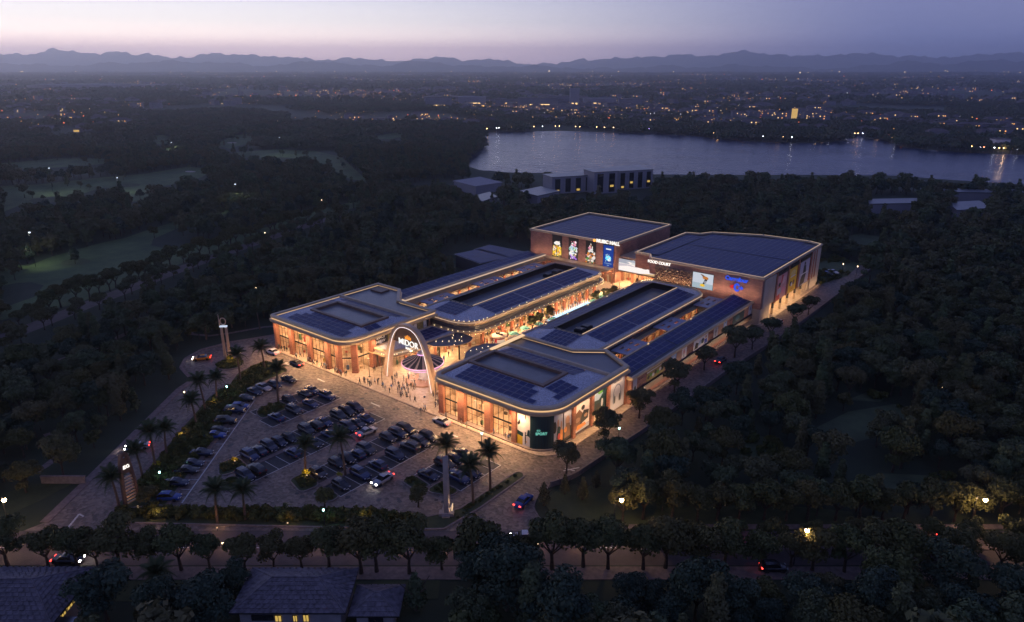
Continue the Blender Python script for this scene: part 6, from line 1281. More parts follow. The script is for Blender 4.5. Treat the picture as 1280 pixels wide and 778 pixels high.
for (x,y,s,lb) in [(-120.6,158.5,.62,'small tree in the arcade street, nearest of the first three'),(-120.9,162.3,.6,'small tree in the arcade street, middle of the first three'),(-121.0,167.2,.66,'small tree in the arcade street, third of the first three'),(-119.6,191,.6,'small tree in the far clump of the arcade street, left one'),(-118.4,195.5,.62,'small tree in the far clump of the arcade street, middle one'),(-118.3,200,.6,'small tree in the far clump of the arcade street, right one'),
   (-149.5,140,.55,'small tree at the near end of the left alley'),(-149.4,160.5,.6,'small tree in the left alley between the first two pergolas'),(-149.3,183,.55,'small tree in the left alley, nearer one before the last pergola'),(-149.2,187.5,.55,'small tree in the left alley, farther one before the last pergola'),(-83.6,163,.55,'small tree in the right alley between the first two pergolas'),(-83.5,184.5,.55,'small tree in the right alley, nearer one before the last pergola'),(-83.6,190.5,.62,'small tree in the right alley, farther one before the last pergola'),(-142.5,214.8,.55,'small tree under the third lit poster'),(-143.2,131.2,.5,'small tree at the back right corner of the left pavilion')]:
    z = 0.15; t = tree(x, y, s*.85, rt_.uniform(0,6), CR_N[int(-x)%2], TR_N[1], lb, name='small_tree', group='small trees inside the mall'); t.location.z = z if 'poster' not in lb else .2; t.scale.z = s*1.05
for (px,py,s,lb) in [(406,634,.55,'round clipped tree in the front hedge, middle of the lot'),(523,634,.6,'round clipped tree in the front hedge, left of the stone totem'),(186,634,.62,'round clipped tree right of the brown arch totem')]:
    x, y = G(px, py); t = tree(x, y, s, 0, CR_S[1], TR_S[0], lb, name='clipped_tree', group='round clipped trees in the front hedge'); t.scale = (s*1.35,s*1.35,s*1.15)
# conifers at the right entrance corner
CONE = crown_mesh('crown', 900, .34, [(0,0,1.2,1.15),(.2,0,2.1,.95),(-.15,.1,3.0,.72),(0,0,3.8,.5),(0,0,4.5,.28)], 333, 'foliage', flat=1.1)
for px,py,s,lb in [(680,632,1.0,'small conical tree nearest the right entrance road'),(706,618,.9,'small conical tree on the right corner lawn, second from the road'),(728,625,1.0,'small conical tree on the right corner lawn, third from the road'),(745,610,.8,'small conical tree on the right corner lawn, farthest from the road')]:
    x, y = G(px, py); tree(x, y, s, px, CONE, TR_S[0], lb, name='conical_tree', group='small conical trees on the corner lawn')
x, y = G(520,762); t = tree(x, y, 1.5, 0, CONE, TR_S[0], 'dark pointed conifer right of the middle tiled house', name='conical_tree'); t.scale = (1.5,1.5,1.35)
x, y = G(295,752); t = tree(x, y, .8, 0, CR_B[0], TR_N[0], 'grey-green tree at the left gable of the middle tiled house')

# -- woods: positions in the street frame, sorted by size in view
KEEP_OUT_UV = [offset(ccw([(-184.5,81),(-167,75.5),(-164.5,72),(-130.5,29.5),(-128,24),(-20,100),(-52,94),(-63.8,102),(-62.2,130),(-59,206),(-58,300),(-168,268),(-168,215),(-172,206),(-178,160),(-186,110)]), 1.5)]
KO_G = [LAKE, INL, BAYW]+FAIR+GLADE+[gpoly(p,zq) for p in FAIR_PX for zq in (4,8)]+[gpoly(p,3) for p in GLADE_PX]+[gpoly(LAKE_PX,zq) for zq in (4,8)]
KO_PX = [[(0,640),(0,625),(130,560),(160,500),(200,460),(280,500),(160,660)],   # garden lawn
         [(30,590),(48,548),(85,545),(82,572),(55,600)]]
KO_G += [gpoly(p,zq) for p in ([(690,246),(690,224),(742,212),(815,212),(818,240)],[(560,234),(600,221),(632,228),(600,240)],[(648,242),(676,233),(700,240),(672,248)],[(592,250),(612,240),(622,247),(602,256)],[(1085,262),(1085,248),(1146,248),(1147,260)],[(1184,258),(1224,250),(1240,264),(1196,266)],[(560,330),(575,312),(612,300),(665,312),(640,330),(600,336)]) for zq in (0,4,8)]
KO_G += [gpoly([(40,612),(120,600),(90,645),(30,648)]), gpoly([(35,600),(50,545),(84,548),(84,575),(60,600)]), [C(-250,90.8),C(250,90.8),C(250,107.6),C(16,107.6),C(5,112),C(-80,112),C(-88,108.0),C(-250,107.6)],
  gpoly([(420,240),(560,224),(640,236),(690,246),(690,232),(815,222),(830,236),(690,250),(560,246)]), gpoly([(1080,246),(1148,244),(1148,258),(1080,256)]), gpoly([(1182,250),(1240,250),(1240,262),(1190,264)]),
  [C(*p) for p in [(-137,168),(-126,176),(-118,222),(-108,250),(-112,262),(-124,228),(-130,198),(-137,182)]], gpoly([(555,330),(560,306),(670,306),(680,320),(600,340)]),
  [C(-80,76),C(-59.5,76),C(-59.5,91),C(-80,91)], [C(-40.5,77),C(-14.5,77),C(-14.5,91),C(-40.5,91)], [C(-60,83),C(-40,83),C(-40,91),C(-60,91)], [C(-21,83),C(-11,83),C(-11,91),C(-21,91)], [C(22,86.5),C(32,86.5),C(32,91.5),C(22,91.5)]]
KO_G += [[C(*p) for p in ([(AV[i][0]-9,AV[i][1]+3),(AV[i+1][0]-9,AV[i+1][1]+3),(AV[i+1][0]+6,AV[i+1][1]-5),(AV[i][0]+6,AV[i][1]-5)] if i < 3 else [(AV[i][0]-3,AV[i][1]+1),(AV[i+1][0]-3,AV[i+1][1]+1),(AV[i+1][0]+3,AV[i+1][1]-2),(AV[i][0]+3,AV[i][1]-2)])] for i in range(len(AV)-1)]
def scatter(y0, y1, sp, spx=None, half=.80, seed=1, extra=30, clump=None):
    r = np.random.default_rng(seed); Y = np.arange(y0, y1, sp*.87); pts = []
    for k, y in enumerate(Y):
        w = half*y+extra; X = np.arange(-w, w, sp)+(sp/2 if k%2 else 0); pts.append(np.stack([X+r.uniform(-.38,.38,X.size)*sp, y+r.uniform(-.38,.38,X.size)*sp], 1))
    p = np.concatenate(pts); X, Y = p[:,0], p[:,1]; U = X*ca-Y*sa; V = X*sa+Y*ca; ok = np.ones(len(X), bool)
    for q in KEEP_OUT_UV+KO_G: ok &= ~inside_np(U, V, q)
    return U[ok], V[ok], X[ok], Y[ok]
U1, V1, X1, Y1 = scatter(70, 300, 5.0, seed=21)
sc1 = rng.uniform(.55,1.2,len(U1))
# thin the garden left of the entrance road and leave small gaps everywhere
n1 = np.sin(U1*.11+1.3)*np.cos(V1*.13)+.5*np.sin(U1*.31)*np.cos(V1*.27)
keep = (n1 > -1.05) & (rng.uniform(size=len(U1)) < .93)
gard = (X1 < -62) & (Y1 > 107) & (Y1 < 165); keep &= ~(gard & (rng.uniform(size=len(U1)) < .12)); keep &= ~((Y1 < 91) & (X1 > -82) & (X1 < -9) & ~((X1 > -58) & (X1 < -42) & (Y1 < 83)))
keep &= ~((Y1 > 83.5) & (Y1 < 92) & (X1 > 4) & (X1 < 34)); keep &= ~((Y1 > 87.5) & (Y1 < 92) & (X1 >= 34))
U1,V1,X1,Y1,sc1 = U1[keep],V1[keep],X1[keep],Y1[keep],sc1[keep]
sc1 = np.where((X1 > 5)&(Y1 > 105)&(Y1 < 112), sc1*.8, sc1); sc1 = np.where(Y1 < 92, sc1*1.15, sc1)
dep = Y1*cc+EYE*ss; pxx = 640+FPX*X1/dep; pyy = 389+FPX*(-Y1*ss+(EYE-4)*cc)/dep
vis = (pxx > -10)&(pxx < 1290)&(pyy < 800); size = np.where(vis, sc1/dep, 0); order = np.argsort(-size)
IND = set(order[:285].tolist())
for i in order[:285]:
    X, Y = X1[i], Y1[i]; bl = (Y < 91 and rng.uniform() < .35)
    if Y < 92: z = 'below the street, '+('beside the tiled houses' if X < -10 else 'just right of the middle house' if X < 6 else 'in the middle of the bottom edge' if X < 22 else 'right of the bottom middle' if X < 38 else 'near the bottom right corner' if X < 55 else 'in the bottom right corner')
    elif X > 0: z = 'in the right woods, '+(('behind the clipped trees' if Y < 115 else 'second rank' if Y < 124 else 'third rank' if Y < 133 else 'deep in' if Y < 145 else 'beside the near glade' if Y < 165 else 'beyond the glades')+', '+('near the corner lawn' if X < 30 else 'above the first lamp' if X < 45 else 'between the lamps' if X < 62 else 'towards the right edge' if X < 80 else 'close to the right edge' if X < 100 else 'at the right edge'))
    else: z = 'in the dark garden, '+('by the winding path' if Y < 122 else 'by the low wall' if Y < 134 else 'behind the palms' if Y < 148 else 'towards the avenue' if Y < 160 else 'against the avenue')+(', at the left edge' if X < -110 else ', near the left edge' if X < -95 else ', near the entrance road')
    lab = ('grey-green' if bl else 'dark green')+' tree '+z
    tree(U1[i], V1[i], float(sc1[i])*(1.05 if Y < 92 else 1), rng.uniform(0,6.28), CR_B[i%2] if bl else CR_N[i%NT], TR_N[i%NT], lab, group='dense trees '+z, sz=float(sc1[i])*rng.uniform(.85,1.12))
rest = np.array([i for i in range(len(U1)) if i not in IND])

def forest(name, U, V, S, meshes, zs=None):
    "one mass: meshes instanced on points"
    me = bpy.data.meshes.new(name); n = len(U); Z = np.zeros(n); me.from_pydata(np.stack([U,V,Z],1).tolist(), [], [])
    for an, ar, ty in (('sc', S, 'FLOAT'), ('rz', np.random.default_rng(5).uniform(0,6.28,n), 'FLOAT'), ('vi', np.arange(n)%len(meshes), 'INT')):
        at = me.attributes.new(an, ty, 'POINT'); at.data.foreach_set('value', ar.astype(np.float32 if ty == 'FLOAT' else np.int32))
    o = link(name, me, None, None, 'stuff'); ng = bpy.data.node_groups.new(name, 'GeometryNodeTree')
    ng.interface.new_socket('Geometry', in_out='INPUT', socket_type='NodeSocketGeometry'); ng.interface.new_socket('Geometry', in_out='OUTPUT', socket_type='NodeSocketGeometry')
    N, L = ng.nodes, ng.links; gi = N.new('NodeGroupInput'); go = N.new('NodeGroupOutput'); j = N.new('GeometryNodeJoinGeometry')
    def na(nm, ty): a = N.new('GeometryNodeInputNamedAttribute'); a.data_type = ty; a.inputs['Name'].default_value = nm; return a.outputs['Attribute']
    sc_, rz_, vi_ = na('sc','FLOAT'), na('rz','FLOAT'), na('vi','INT'); cx = N.new('ShaderNodeCombineXYZ'); L.new(rz_, cx.inputs['Z'])
    for k, m in enumerate(meshes):
        so = bpy.data.objects.new(name+'_source', m)
        oi = N.new('GeometryNodeObjectInfo'); oi.inputs['Object'].default_value = so; oi.inputs['As Instance'].default_value = False
        ip = N.new('GeometryNodeInstanceOnPoints'); cm_ = N.new('FunctionNodeCompare'); cm_.data_type = 'INT'; cm_.operation = 'EQUAL'
        L.new(vi_, cm_.inputs[2]); cm_.inputs[3].default_value = k; L.new(cm_.outputs[0], ip.inputs['Selection'])
        L.new(gi.outputs[0], ip.inputs['Points']); L.new(oi.outputs['Geometry'], ip.inputs['Instance']); L.new(cx.outputs[0], ip.inputs['Rotation']); L.new(sc_, ip.inputs['Scale']); L.new(ip.outputs[0], j.inputs[0])
    L.new(j.outputs[0], go.inputs[0]); md = o.modifiers.new('scatter', 'NODES'); md.node_group = ng; return o
forest('near_woods', U1[rest], V1[rest], sc1[rest], MIDT)
U2,V2,X2,Y2 = scatter(300, 640, 6.2, seed=22, half=.76); s2 = rng.uniform(.7,1.35,len(U2)); forest('middle_woods', U2, V2, s2, MIDT)
U3,V3,X3,Y3 = scatter(640, 1500, 13, seed=23, half=.74); n3 = np.sin(X3*.011+.7)*np.sin(Y3*.013)+.6*np.sin(X3*.031)*np.cos(Y3*.023+1); k3 = (n3 > np.where(Y3 > 950, -.05, -.9)); forest('far_woods', U3[k3], V3[k3], rng.uniform(.7,1.25,k3.sum()), FART)
U4,V4,X4,Y4 = scatter(1500, 6500, 62, seed=24, half=.74); n4 = np.sin(X4*.0035+.4)*np.sin(Y4*.0041)+.6*np.sin(X4*.009)*np.cos(Y4*.008+1); k4 = n4 > -.35; forest('horizon_woods', U4[k4], V4[k4], rng.uniform(.8,1.5,k4.sum()), VFART)

def inside_scatter(name, polys, dens, meshes, s0, s1, seed):
    r = np.random.default_rng(seed); A_, B_ = [], []
    for p in polys:
        p = ccw(p); xs = [q[0] for q in p]; ys = [q[1] for q in p]; n = int(min(4000, (max(xs)-min(xs))*(max(ys)-min(ys))*dens)); X = r.uniform(min(xs),max(xs),n); Y = r.uniform(min(ys),max(ys),n)
        cl = np.sin(X*.09+Y*.05)+np.sin(Y*.13-X*.04+2) > .35; k = inside_np(X, Y, p) & cl; A_.append(X[k]); B_.append(Y[k])
    U, V = np.concatenate(A_), np.concatenate(B_); return forest(name, U, V, r.uniform(s0,s1,len(U)), meshes)
inside_scatter('fairway_trees', FAIR, .0032, MIDT, .5, 1.0, 61)
# shrubs and hedges of the site: clumped planting
SHR = [crown_mesh('shrub', 150, .34, [(random.uniform(-.4,.4), random.uniform(-.4,.4), random.uniform(.3,.7), random.uniform(.4,.65)) for _ in range(4)], 300+k, 'shrub_foliage') for k in range(3)]
bl_ = MB(); rs = random.Random(4)
for k in range(16):
    a = k*2.4; L_ = rs.uniform(.8,1.3); w = .14; u = rs.uniform(.4,1.0); d = Vector((math.cos(a),math.sin(a),0)); p = d.cross(Vector((0,0,1))); m1 = d*L_*.5+Vector((0,0,.9*u)); m2 = d*L_+Vector((0,0,.65*u)); bl_.face([(0,0,.05),tuple(m1-p*w),tuple(m1+p*w)]); bl_.face([tuple(m1-p*w),tuple(m2),tuple(m1+p*w)])
AGAVE = bl_.mesh('tropical_plant', 'shrub_foliage')
def bed(name, polys, sp, meshes, smin=.8, smax=1.5, seed=0, gappy=0.0):
    r = np.random.default_rng(seed); A_, B_ = [], []
    for p in polys:
        p = offset(ccw(p), -.5); xs = [q[0] for q in p]; ys = [q[1] for q in p]; X, Y = np.meshgrid(np.arange(min(xs),max(xs),sp), np.arange(min(ys),max(ys),sp)); X = X.ravel()+r.uniform(-.4,.4,X.size)*sp; Y = Y.ravel()+r.uniform(-.4,.4,Y.size)*sp
        k = inside_np(X, Y, p) & (r.uniform(size=X.size) > gappy); A_.append(X[k]); B_.append(Y[k])
    U, V = np.concatenate(A_), np.concatenate(B_); return forest(name, U, V, r.uniform(smin,smax,len(U)), meshes)
FB = [(-121.5,39.2),(-123.2,40.6),(-119.2,45.4),(-116.2,47.0),(-92,66.6),(-79.2,73.4),(-78.2,72.5),(-93,60.5)]
bed('front_hedge', [FB], .95, SHR+[AGAVE], .9, 1.6, 31)
bed('left_hedge', [[(-126.2,44.2),(-153.0,75.6),(-155.2,82.5),(-160.5,88),(-162,95),(-153,95.8),(-151.8,88),(-151,83.6),(-146.2,80.4),(-142,74.8),(-119.5,48.0)]], 1.15, SHR+[AGAVE], .9, 1.6, 32, .12)
bed('roundabout_planting', [[(RI[0]+3.4*math.cos(a), RI[1]+3.4*math.sin(a)) for a in np.linspace(0,2*PI,17)[:-1]]], .8, SHR, .6, 1.0, 33)
isl = [[(-139.2,79.3),(-136.6,77.4),(-134.0,77.0),(-134.0,84.4),(-138.9,84.4)], [(-123.6,60.6),(-119.4,58.2),(-118.2,63.6),(-123.6,64.2)], [(-117.6,56.4),(-113.0,56.6),(-113.0,59.8),(-117.6,60.2)], [(-107.8,66.0),(-102.6,64.8),(-102.2,68.4),(-107.8,69.6)], [(-100.6,65.6),(-96.0,66.2),(-96.2,68.4),(-100.8,68.6)], [(-91.0,79.2),(-86.0,78.6),(-85.8,81.4),(-91,82.0)], [(-85.0,79.6),(-80.4,81.4),(-80.4,83.6),(-85.2,83.6)]]
for k, p in enumerate(isl):
    q = rounded(ccw(p), .9, 3); slab('planted_island', q, -.05, .15+.001*k, 'lawn'); b = MB(); b.band(q, [(0,-.05),(0,.19),(.28,.19),(.28,-.05)]); b.build('island_kerb', 'kerb', kind='structure')
bed('island_planting', isl, .9, SHR+[AGAVE], .5, .95, 34)
bed('kerb_strip_planting', [[(-76.4,80),(-76.0,94.8),(-74.6,94.8),(-74.6,76)]], .8, SHR, .35, .6, 35)
FLW = crown_mesh('flower_clump', 60, .3, [(0,0,.5,.5),(.3,.2,.45,.4)], 350, 'flower_foliage')
for k, (px,py,s,lb) in enumerate([(287,452,1.1,'yellow flowering clump at the foot of the twin-pillar monument'),(382,596,1.0,'yellow-lit shrub at the foot of the second row island palm'),(332,466,.6,'small yellow-orange shrub by the palm nearest the left pavilion'),(424,597,.7,'yellowish shrub in the third row island'),(228,549,.9,'yellow-lit shrub in the left hedge halfway up'),(196,585,1.0,'yellowish shrub in the left hedge near the totem'),(293,579,.8,'orange-tinted shrub at the near end of the second double row'),(266,508,.7,'orange shrub in the left hedge below the roundabout')]):
    x, y = G(px, py); o = link('flowering_shrub', FLW, None, (x,y,.15)); o.scale = (s*1.5,)*3; tag(o, lb, 'shrub', 'flowering shrubs in the beds')
inside_scatter('glade_scrub', GLADE, .30, SHR, .6, 1.8, 62)
# small warm garden lights in the hedge
def garden_light(px, py, e, label, col=(1,.55,.22)):
    x, y = G(px, py); t = thing('garden_light', label, 'garden light', (x,y,.1), 0, 'small warm lights in the planted beds'); b = MB(); b.cone((0,0,0),(0,0,.5),.06,.06,6); b.build('post', 'blackmetal', t); b = MB(); b.lathe([(.12,.5),(.14,.6),(.0,.72)], n=8); b.build('lens', 'warmstrip', t)
    lamp('POINT', (0,0,1.7), e, color=col, size=.2, parent=t)
for a in [(197,648,70,'warm garden light right of the brown arch totem'),(272,664,70,'warm garden light under the left palm of the front hedge'),(228,550,60,'warm garden light in the left hedge beside the slanted cars'),(360,658,30,'warm garden light in the middle of the front hedge'),(455,652,30,'warm garden light in the front hedge left of the stone totem'),(384,598,60,'warm garden light in the second row island'),(268,508,40,'warm garden light in the left hedge below the roundabout'),(290,455,90,'warm garden light on the roundabout island'),(294,580,35,'warm garden light at the near end of the second double row')]: garden_light(*a)

# ================================================================== STREET LAMPS, MASTS
M['streetlamp'] = glow('sodium_lamp', (1,.66,.30,1), 40); M['coollamp'] = glow('cool_lamp', (.45,1,.95,1), 9, False); M['coolwhite'] = glow('cool_white_head', (.8,.9,1,1), 1.6, False); M['pathglow'] = glow('path_lamp_glass', (1,.7,.4,1), 5, False)
def street_lamp(x, y, h, e, label, rz=0, head='streetlamp', r=.34, col=(1,.62,.3), name='street_lamp', arm=1.2):
    t = thing(name, label, 'street lamp', (x,y,0), rz); b = MB(); b.tube([(0,0,0),(0,0,h),(arm,0,h+.25)], [.09,.06,.045], 6); b.build('post', 'blackmetal', t)
    b = MB(); b.lathe([(0,h+.3),(.14,h+.27),(.16,h+.2)], c=(arm,0), n=8); b.build('lamp_shade', 'blackmetal', t); b = MB(); b.lathe([(0,h+.18),(r*.8,h+.14),(r,h-.05),(r*.7,h-.28),(0,h-.36)], c=(arm,0), n=10); b.build('lamp_glass', head, t)
    if e: lamp('POINT', (arm,0,h-.6), e, color=col, size=.25, parent=t)
for px,py,h,e,lb in [(777,625,7.5,715,'glowing street lamp above the clipped trees by the corner lawn'),(1232,625,7.5,825,'glowing sodium street lamp at the far right edge of the street'),(1009,663,7,605,'glowing sodium street lamp on the near side of the front street, right'),(5,625,7.5,550,'glowing sodium street lamp at the far left edge'),(-60,640,7,300,'sodium street lamp just beyond the left edge')]:
    x, y = G(px, py, h); street_lamp(x-1.2, y, h, e, lb)
for px,py,h,lb in [(602,541.5,3.2,'short post with a small cyan light beside the right kerb strip'),(283,483,3.2,'short post with a small cyan light at the bend of the left hedge'),(404,637,3.2,'short post with a small cyan light in the front hedge'),(774,535,4,'short post with a small cyan light in the side-street trees'),(1117,318,5,'cyan path light in the far woods right of the mall'),(576,287,5,'cyan path light in the woods above the left pavilion'),(199,590,2.6,'small pale post light in the left hedge by the totem')]:
    py += 0; x, y = G(px, py, h); street_lamp(x, y, h, 12, lb, head='coollamp', r=.15, col=(.4,1,.9), name='post_light', arm=.05)
for px,py,h,lb in [(60,210,16,'left floodlight mast over the golf course'),(292,230,16,'floodlight mast nearest the centre of the golf course'),(35,290,14,'floodlight mast beside the near left fairway'),(348,172,16,'farthest floodlight mast on the golf course'),(213,178,14,'floodlight mast in the trees beyond the golf course'),(145,222,10,'short mast among the trees between the fairways')]:
    x, y = G(px, py, h); street_lamp(x, y, h, 0, lb, head='coolwhite', r=.42, name='floodlight_mast', arm=1.4)
    lamp('SPOT', (x, y, h-1), 2600, color=(.85,.95,.75), size=.5, spot=2.2).rotation_euler = (.35,0,YAW)
for k, (px,py) in enumerate([(331,291),(402,250),(447,356),(1003,345),(1054,330),(1072,333),(1178,483),(1211,492),(320,360),(300,440),(230,490)]):
    x, y = G(px, py, 4); street_lamp(x, y, 4, 25, 'small warm path lamp glimmering between the crowns, '+['above the left woods','beyond the left alley roofs','just behind the left pavilion','right of the big hall','right of the big hall, second','right of the big hall, third','in the right woods','in the right woods near the edge','in the woods left of the left pavilion','left of the round island','in the garden left of the hedge'][k], head='pathglow', r=.16, name='path_lamp', arm=.05)

for k, X in enumerate(np.arange(-90, 18, 7.2)):  # added amber posts, stand-ins for the light streaks along the street
    x, y = C(X+rt_.uniform(-.6,.6), 99.0); t = thing('added_amber_light', 'added low amber light post on the centre line of the front street', 'added light', (x,y,0), 0, 'added amber light posts in the front street')
    b = MB(); b.cone((0,0,0),(0,0,.75),.09,.09,8); b.build('post', 'blackmetal', t); b = MB(); b.lathe([(.11,.75),(.13,.95),(0,1.0)], n=8); b.build('lens', 'bulb', t); lamp('POINT', (0,0,1.5), 45, color=(1,.5,.25), size=.12, parent=t)
# ================================================================== HOUSES BY THE FRONT STREET
def tiled_roof(parent, X0, Y0, X1, Y1, z0, rise, tw=.9, tl=.62):
    "hipped roof of overlapping tile courses, each course a strip of separate tiles joined as one part"
    w, d = X1-X0, Y1-Y0; run = min(w, d)/2; ra = (X0+run, (Y0+Y1)/2) if w > d else ((X0+X1)/2, Y0+run); rbn = (X1-run, (Y0+Y1)/2) if w > d else ((X0+X1)/2, Y1-run)
    cor = [(X0,Y0),(X1,Y0),(X1,Y1),(X0,Y1)]
    faces = [(cor[0],cor[1],rbn,ra),(cor[1],cor[2],rbn,rbn),(cor[2],cor[3],ra,rbn),(cor[3],cor[0],ra,ra)] if w > d else [(cor[0],cor[1],ra,ra),(cor[1],cor[2],rbn,ra),(cor[2],cor[3],rbn,rbn),(cor[3],cor[0],ra,rbn)]
    b = MB(); t = MB(); rr = random.Random(8)
    for p0, p1, q1, q0 in faces:
        p0,p1,q1,q0 = (Vector((p0[0],p0[1],z0)),Vector((p1[0],p1[1],z0)),Vector((q1[0],q1[1],z0+rise)),Vector((q0[0],q0[1],z0+rise)))
        b.face([tuple(p0),tuple(p1),tuple(q1)]+([tuple(q0)] if (q1-q0).length > .01 else []))
        nrm = (p1-p0).cross(q0-p0).normalized(); H_ = ((q0+q1)/2-(p0+p1)/2).length; nc = int(H_/tl)
        for c in range(nc):
            u0, u1 = c/nc, min(1,(c+1.12)/nc); a0, a1 = p0.lerp(q0,u0), p1.lerp(q1,u0); b0, b1 = p0.lerp(q0,u1), p1.lerp(q1,u1); n = max(1,int((a1-a0).length/tw))
            for k in range(n):
                f0, f1 = k/n+.01, (k+1)/n-.01; e = .06+rr.uniform(0,.03)
                t.face([tuple(a0.lerp(a1,f0)+nrm*(e+.05)),tuple(a0.lerp(a1,f1)+nrm*(e+.05)),tuple(b0.lerp(b1,f1)+nrm*.025),tuple(b0.lerp(b1,f0)+nrm*.025)])
                t.face([tuple(a0.lerp(a1,f0)+nrm*.02),tuple(a0.lerp(a1,f1)+nrm*.02),tuple(a0.lerp(a1,f1)+nrm*(e+.05)),tuple(a0.lerp(a1,f0)+nrm*(e+.05))])
    rf = b.build('roof', 'slate', parent); tt = t.build('roof_tiles', 'slate', parent); tt['kind'] = 'stuff'
    m = MB(); m.cone((*ra,z0+rise+.08),(*rbn,z0+rise+.08),.14,.14,6) if ra != rbn else None
    for c_, r_ in zip(cor, ([ra,rbn,rbn,ra] if w > d else [ra,ra,rbn,rbn])): m.cone((*c_,z0+.08),(*r_,z0+rise+.08),.11,.11,6)
    m = m.build('ridge_tiles', 'slate', rf); m['kind'] = 'stuff'
    g = MB(); g.band(ccw([(X0,Y0),(X1,Y0),(X1,Y1),(X0,Y1)]), [(-.4,z0-.12),(.08,z0-.12),(.08,z0+.06),(0,z0+.08)]); g.build('gutter', 'blackmetal', parent)
M['yellow'] = glow('lit_yellow_window', (1,.66,.16,1), .55); M['duskwall'] = mat('house_render', (.22,.21,.23,1), .85, var=.1)
def house(X0,Y0,X1,Y1,z,rise,label,wins,win_side):
    t = thing('tiled_house', label, 'house', (0,0,0), YAW); b = MB(); b.box(X0+.9,Y0+.9,0,X1-.9,Y1-.9,z); b.build('wall', 'duskwall', t); tiled_roof(t, X0,Y0,X1,Y1,z,rise)
    for a, c, z0, z1, lit in wins:
        b = MB()
        if win_side == 'S': b.box(a,Y0+.82,z0,c,Y0+.88,z1)
        else: b.box(X1-.88,a,z0,X1-.82,c,z1)
        w = b.build('window', 'yellow' if lit else 'darkglass', t)
        b = MB()
        if win_side == 'S':
            for q in np.linspace(a, c, 3): b.box(q-.04,Y0+.76,z0,q+.04,Y0+.815,z1)
            b.box(a,Y0+.75,z1-.0,c,Y0+.815,z1+.1)
        else:
            for q in np.linspace(a, c, 3): b.box(X1-.815,q-.04,z0,X1-.76,q+.04,z1)
            b.box(X1-.815,a,z1,X1-.75,c,z1+.1)
        b.build('window_frame', 'blackmetal', w)
    return t
house(-78,77.5,-61.6,89.2,4,2.6,'dark tiled-roof house in the bottom left corner with a thin lit window slot',[(80.6,81.6,2.3,2.8,1),(82.0,83.2,2.3,2.8,1),(83.5,84.1,2.3,2.8,1),(85.0,86.5,.2,2.6,0)],'E')
house(-38.6,79.6,-22.8,88.9,4,2.2,'dark tiled-roof house at the bottom with small yellow windows under its eave',[(-36.0,-33.0,2.0,2.9,0),(-32.8,-31.9,1.9,2.9,1),(-30.3,-29.7,1.9,2.9,1),(-28.9,-28.1,1.9,3.0,1)],'S')
house(-22.6,80.2,-15.6,86.6,2.9,1.4,'low tiled-roof annexe attached to the right of the middle house',[(-20,-18,1,2,0)],'S')
t = thing('carport', 'flat pale canopy roof at the bottom left beside the corner house', 'carport', (*C(-63,78.4),0), YAW); b = MB(); b.box(-4,-2,2.6,3.6,2,2.75); b.build('roof', 'steel', t)
for q in (-3.6,3.2): b = MB(); b.cone((q,1.6,0),(q,1.6,2.6),.08,.08,6); b.build('post', 'steel', t)

# ================================================================== BUILDINGS BY THE LAKE
M['lake_wall'] = mat('pale_panel_wall', (.27,.26,.29,1), .8, var=.08, scale=.2)
def lake_block(label, px0, px1, py, h, depth, nwin, lit, skew=0):
    a, c = cg(px0,py), cg(px1,py+skew); w = c[0]-a[0]; ang = math.atan2(c[1]-a[1], w); x, y = C(*a); t = thing('lakeside_building', label, 'building', (x,y,0), YAW+ang); L = math.hypot(w, c[1]-a[1])
    b = MB(); b.box(0,0,0,L,depth,h); b.build('wall', 'lake_wall', t); b = MB(); b.box(-.4,-.4,h,L+.4,depth+.4,h+.35); b.build('roof', 'membrane', t)
    for k in range(nwin):
        xx = L*(k+.28)/nwin; ww = L*.5/nwin; b = MB(); b.box(xx,-.12,.8,xx+ww,-.02,h-1.0); f = b.build('window', 'darkglass', t)
        if k in lit: b = MB(); b.box(xx+.2*ww,-.2,1.2+(k%2)*2.6,xx+.8*ww,-.13,2.4+(k%2)*2.6); b.build('lit_pane', 'yellow', f)
lake_block('pale flat-roofed building by the lake, left wing with tall dark windows',690,741,243,10,14,4,(0,2),-3.5)
lake_block('pale flat-roofed building by the lake, taller middle wing',742,771,243,13,14,2,(1,),-2)
lake_block('pale flat-roofed building by the lake, right wing with lit windows',772,815,238,11.5,18,4,(0,1,3),-3)
for pts, lb in (([(566,227),(600,222),(628,229),(594,234)],'low pale roof among the trees left of the lakeside building'),([(648,240),(676,234),(700,240),(672,246)],'low grey roof attached to the left of the lakeside building'),([(592,246),(612,241),(622,247),(602,253)],'small dark roof among the trees in front of the left lake corner'),
   ([(1085,250),(1146,249),(1147,255),(1086,256)],'low long roof with a lit edge in the far right woods'),([(1184,254),(1224,252),(1240,261),(1196,264)],'low flat roof in the woods near the right edge'),([(1150,236),(1270,238),(1290,243),(1150,240)],'long low roof behind the trees near the right lake shore')):
    q = ccw([G(x,y,5) for x,y in pts]); c = (sum(p[0] for p in q)/4, sum(p[1] for p in q)/4); q = [(x-c[0],y-c[1]) for x,y in q]; t = thing('low_building', lb, 'building', (c[0],c[1],0))
    b = MB(); b.prism(offset(q,-.5), 0, 5); b.build('wall', 'lake_wall', t); b = MB(); b.prism(q, 5, 5.5); b.build('roof', 'membrane' if 'pale' not in lb else 'lake_wall', t)
x, y = G(1112,257,2); b = MB(); b.box(0,0,1.5,14,.3,3.0); o = b.build('lit_window_strip', 'yellow'); o.location = (x,y,0); o.rotation_euler = (0,0,YAW); tag(o,'bright window strip below the long roof in the far right woods','window')

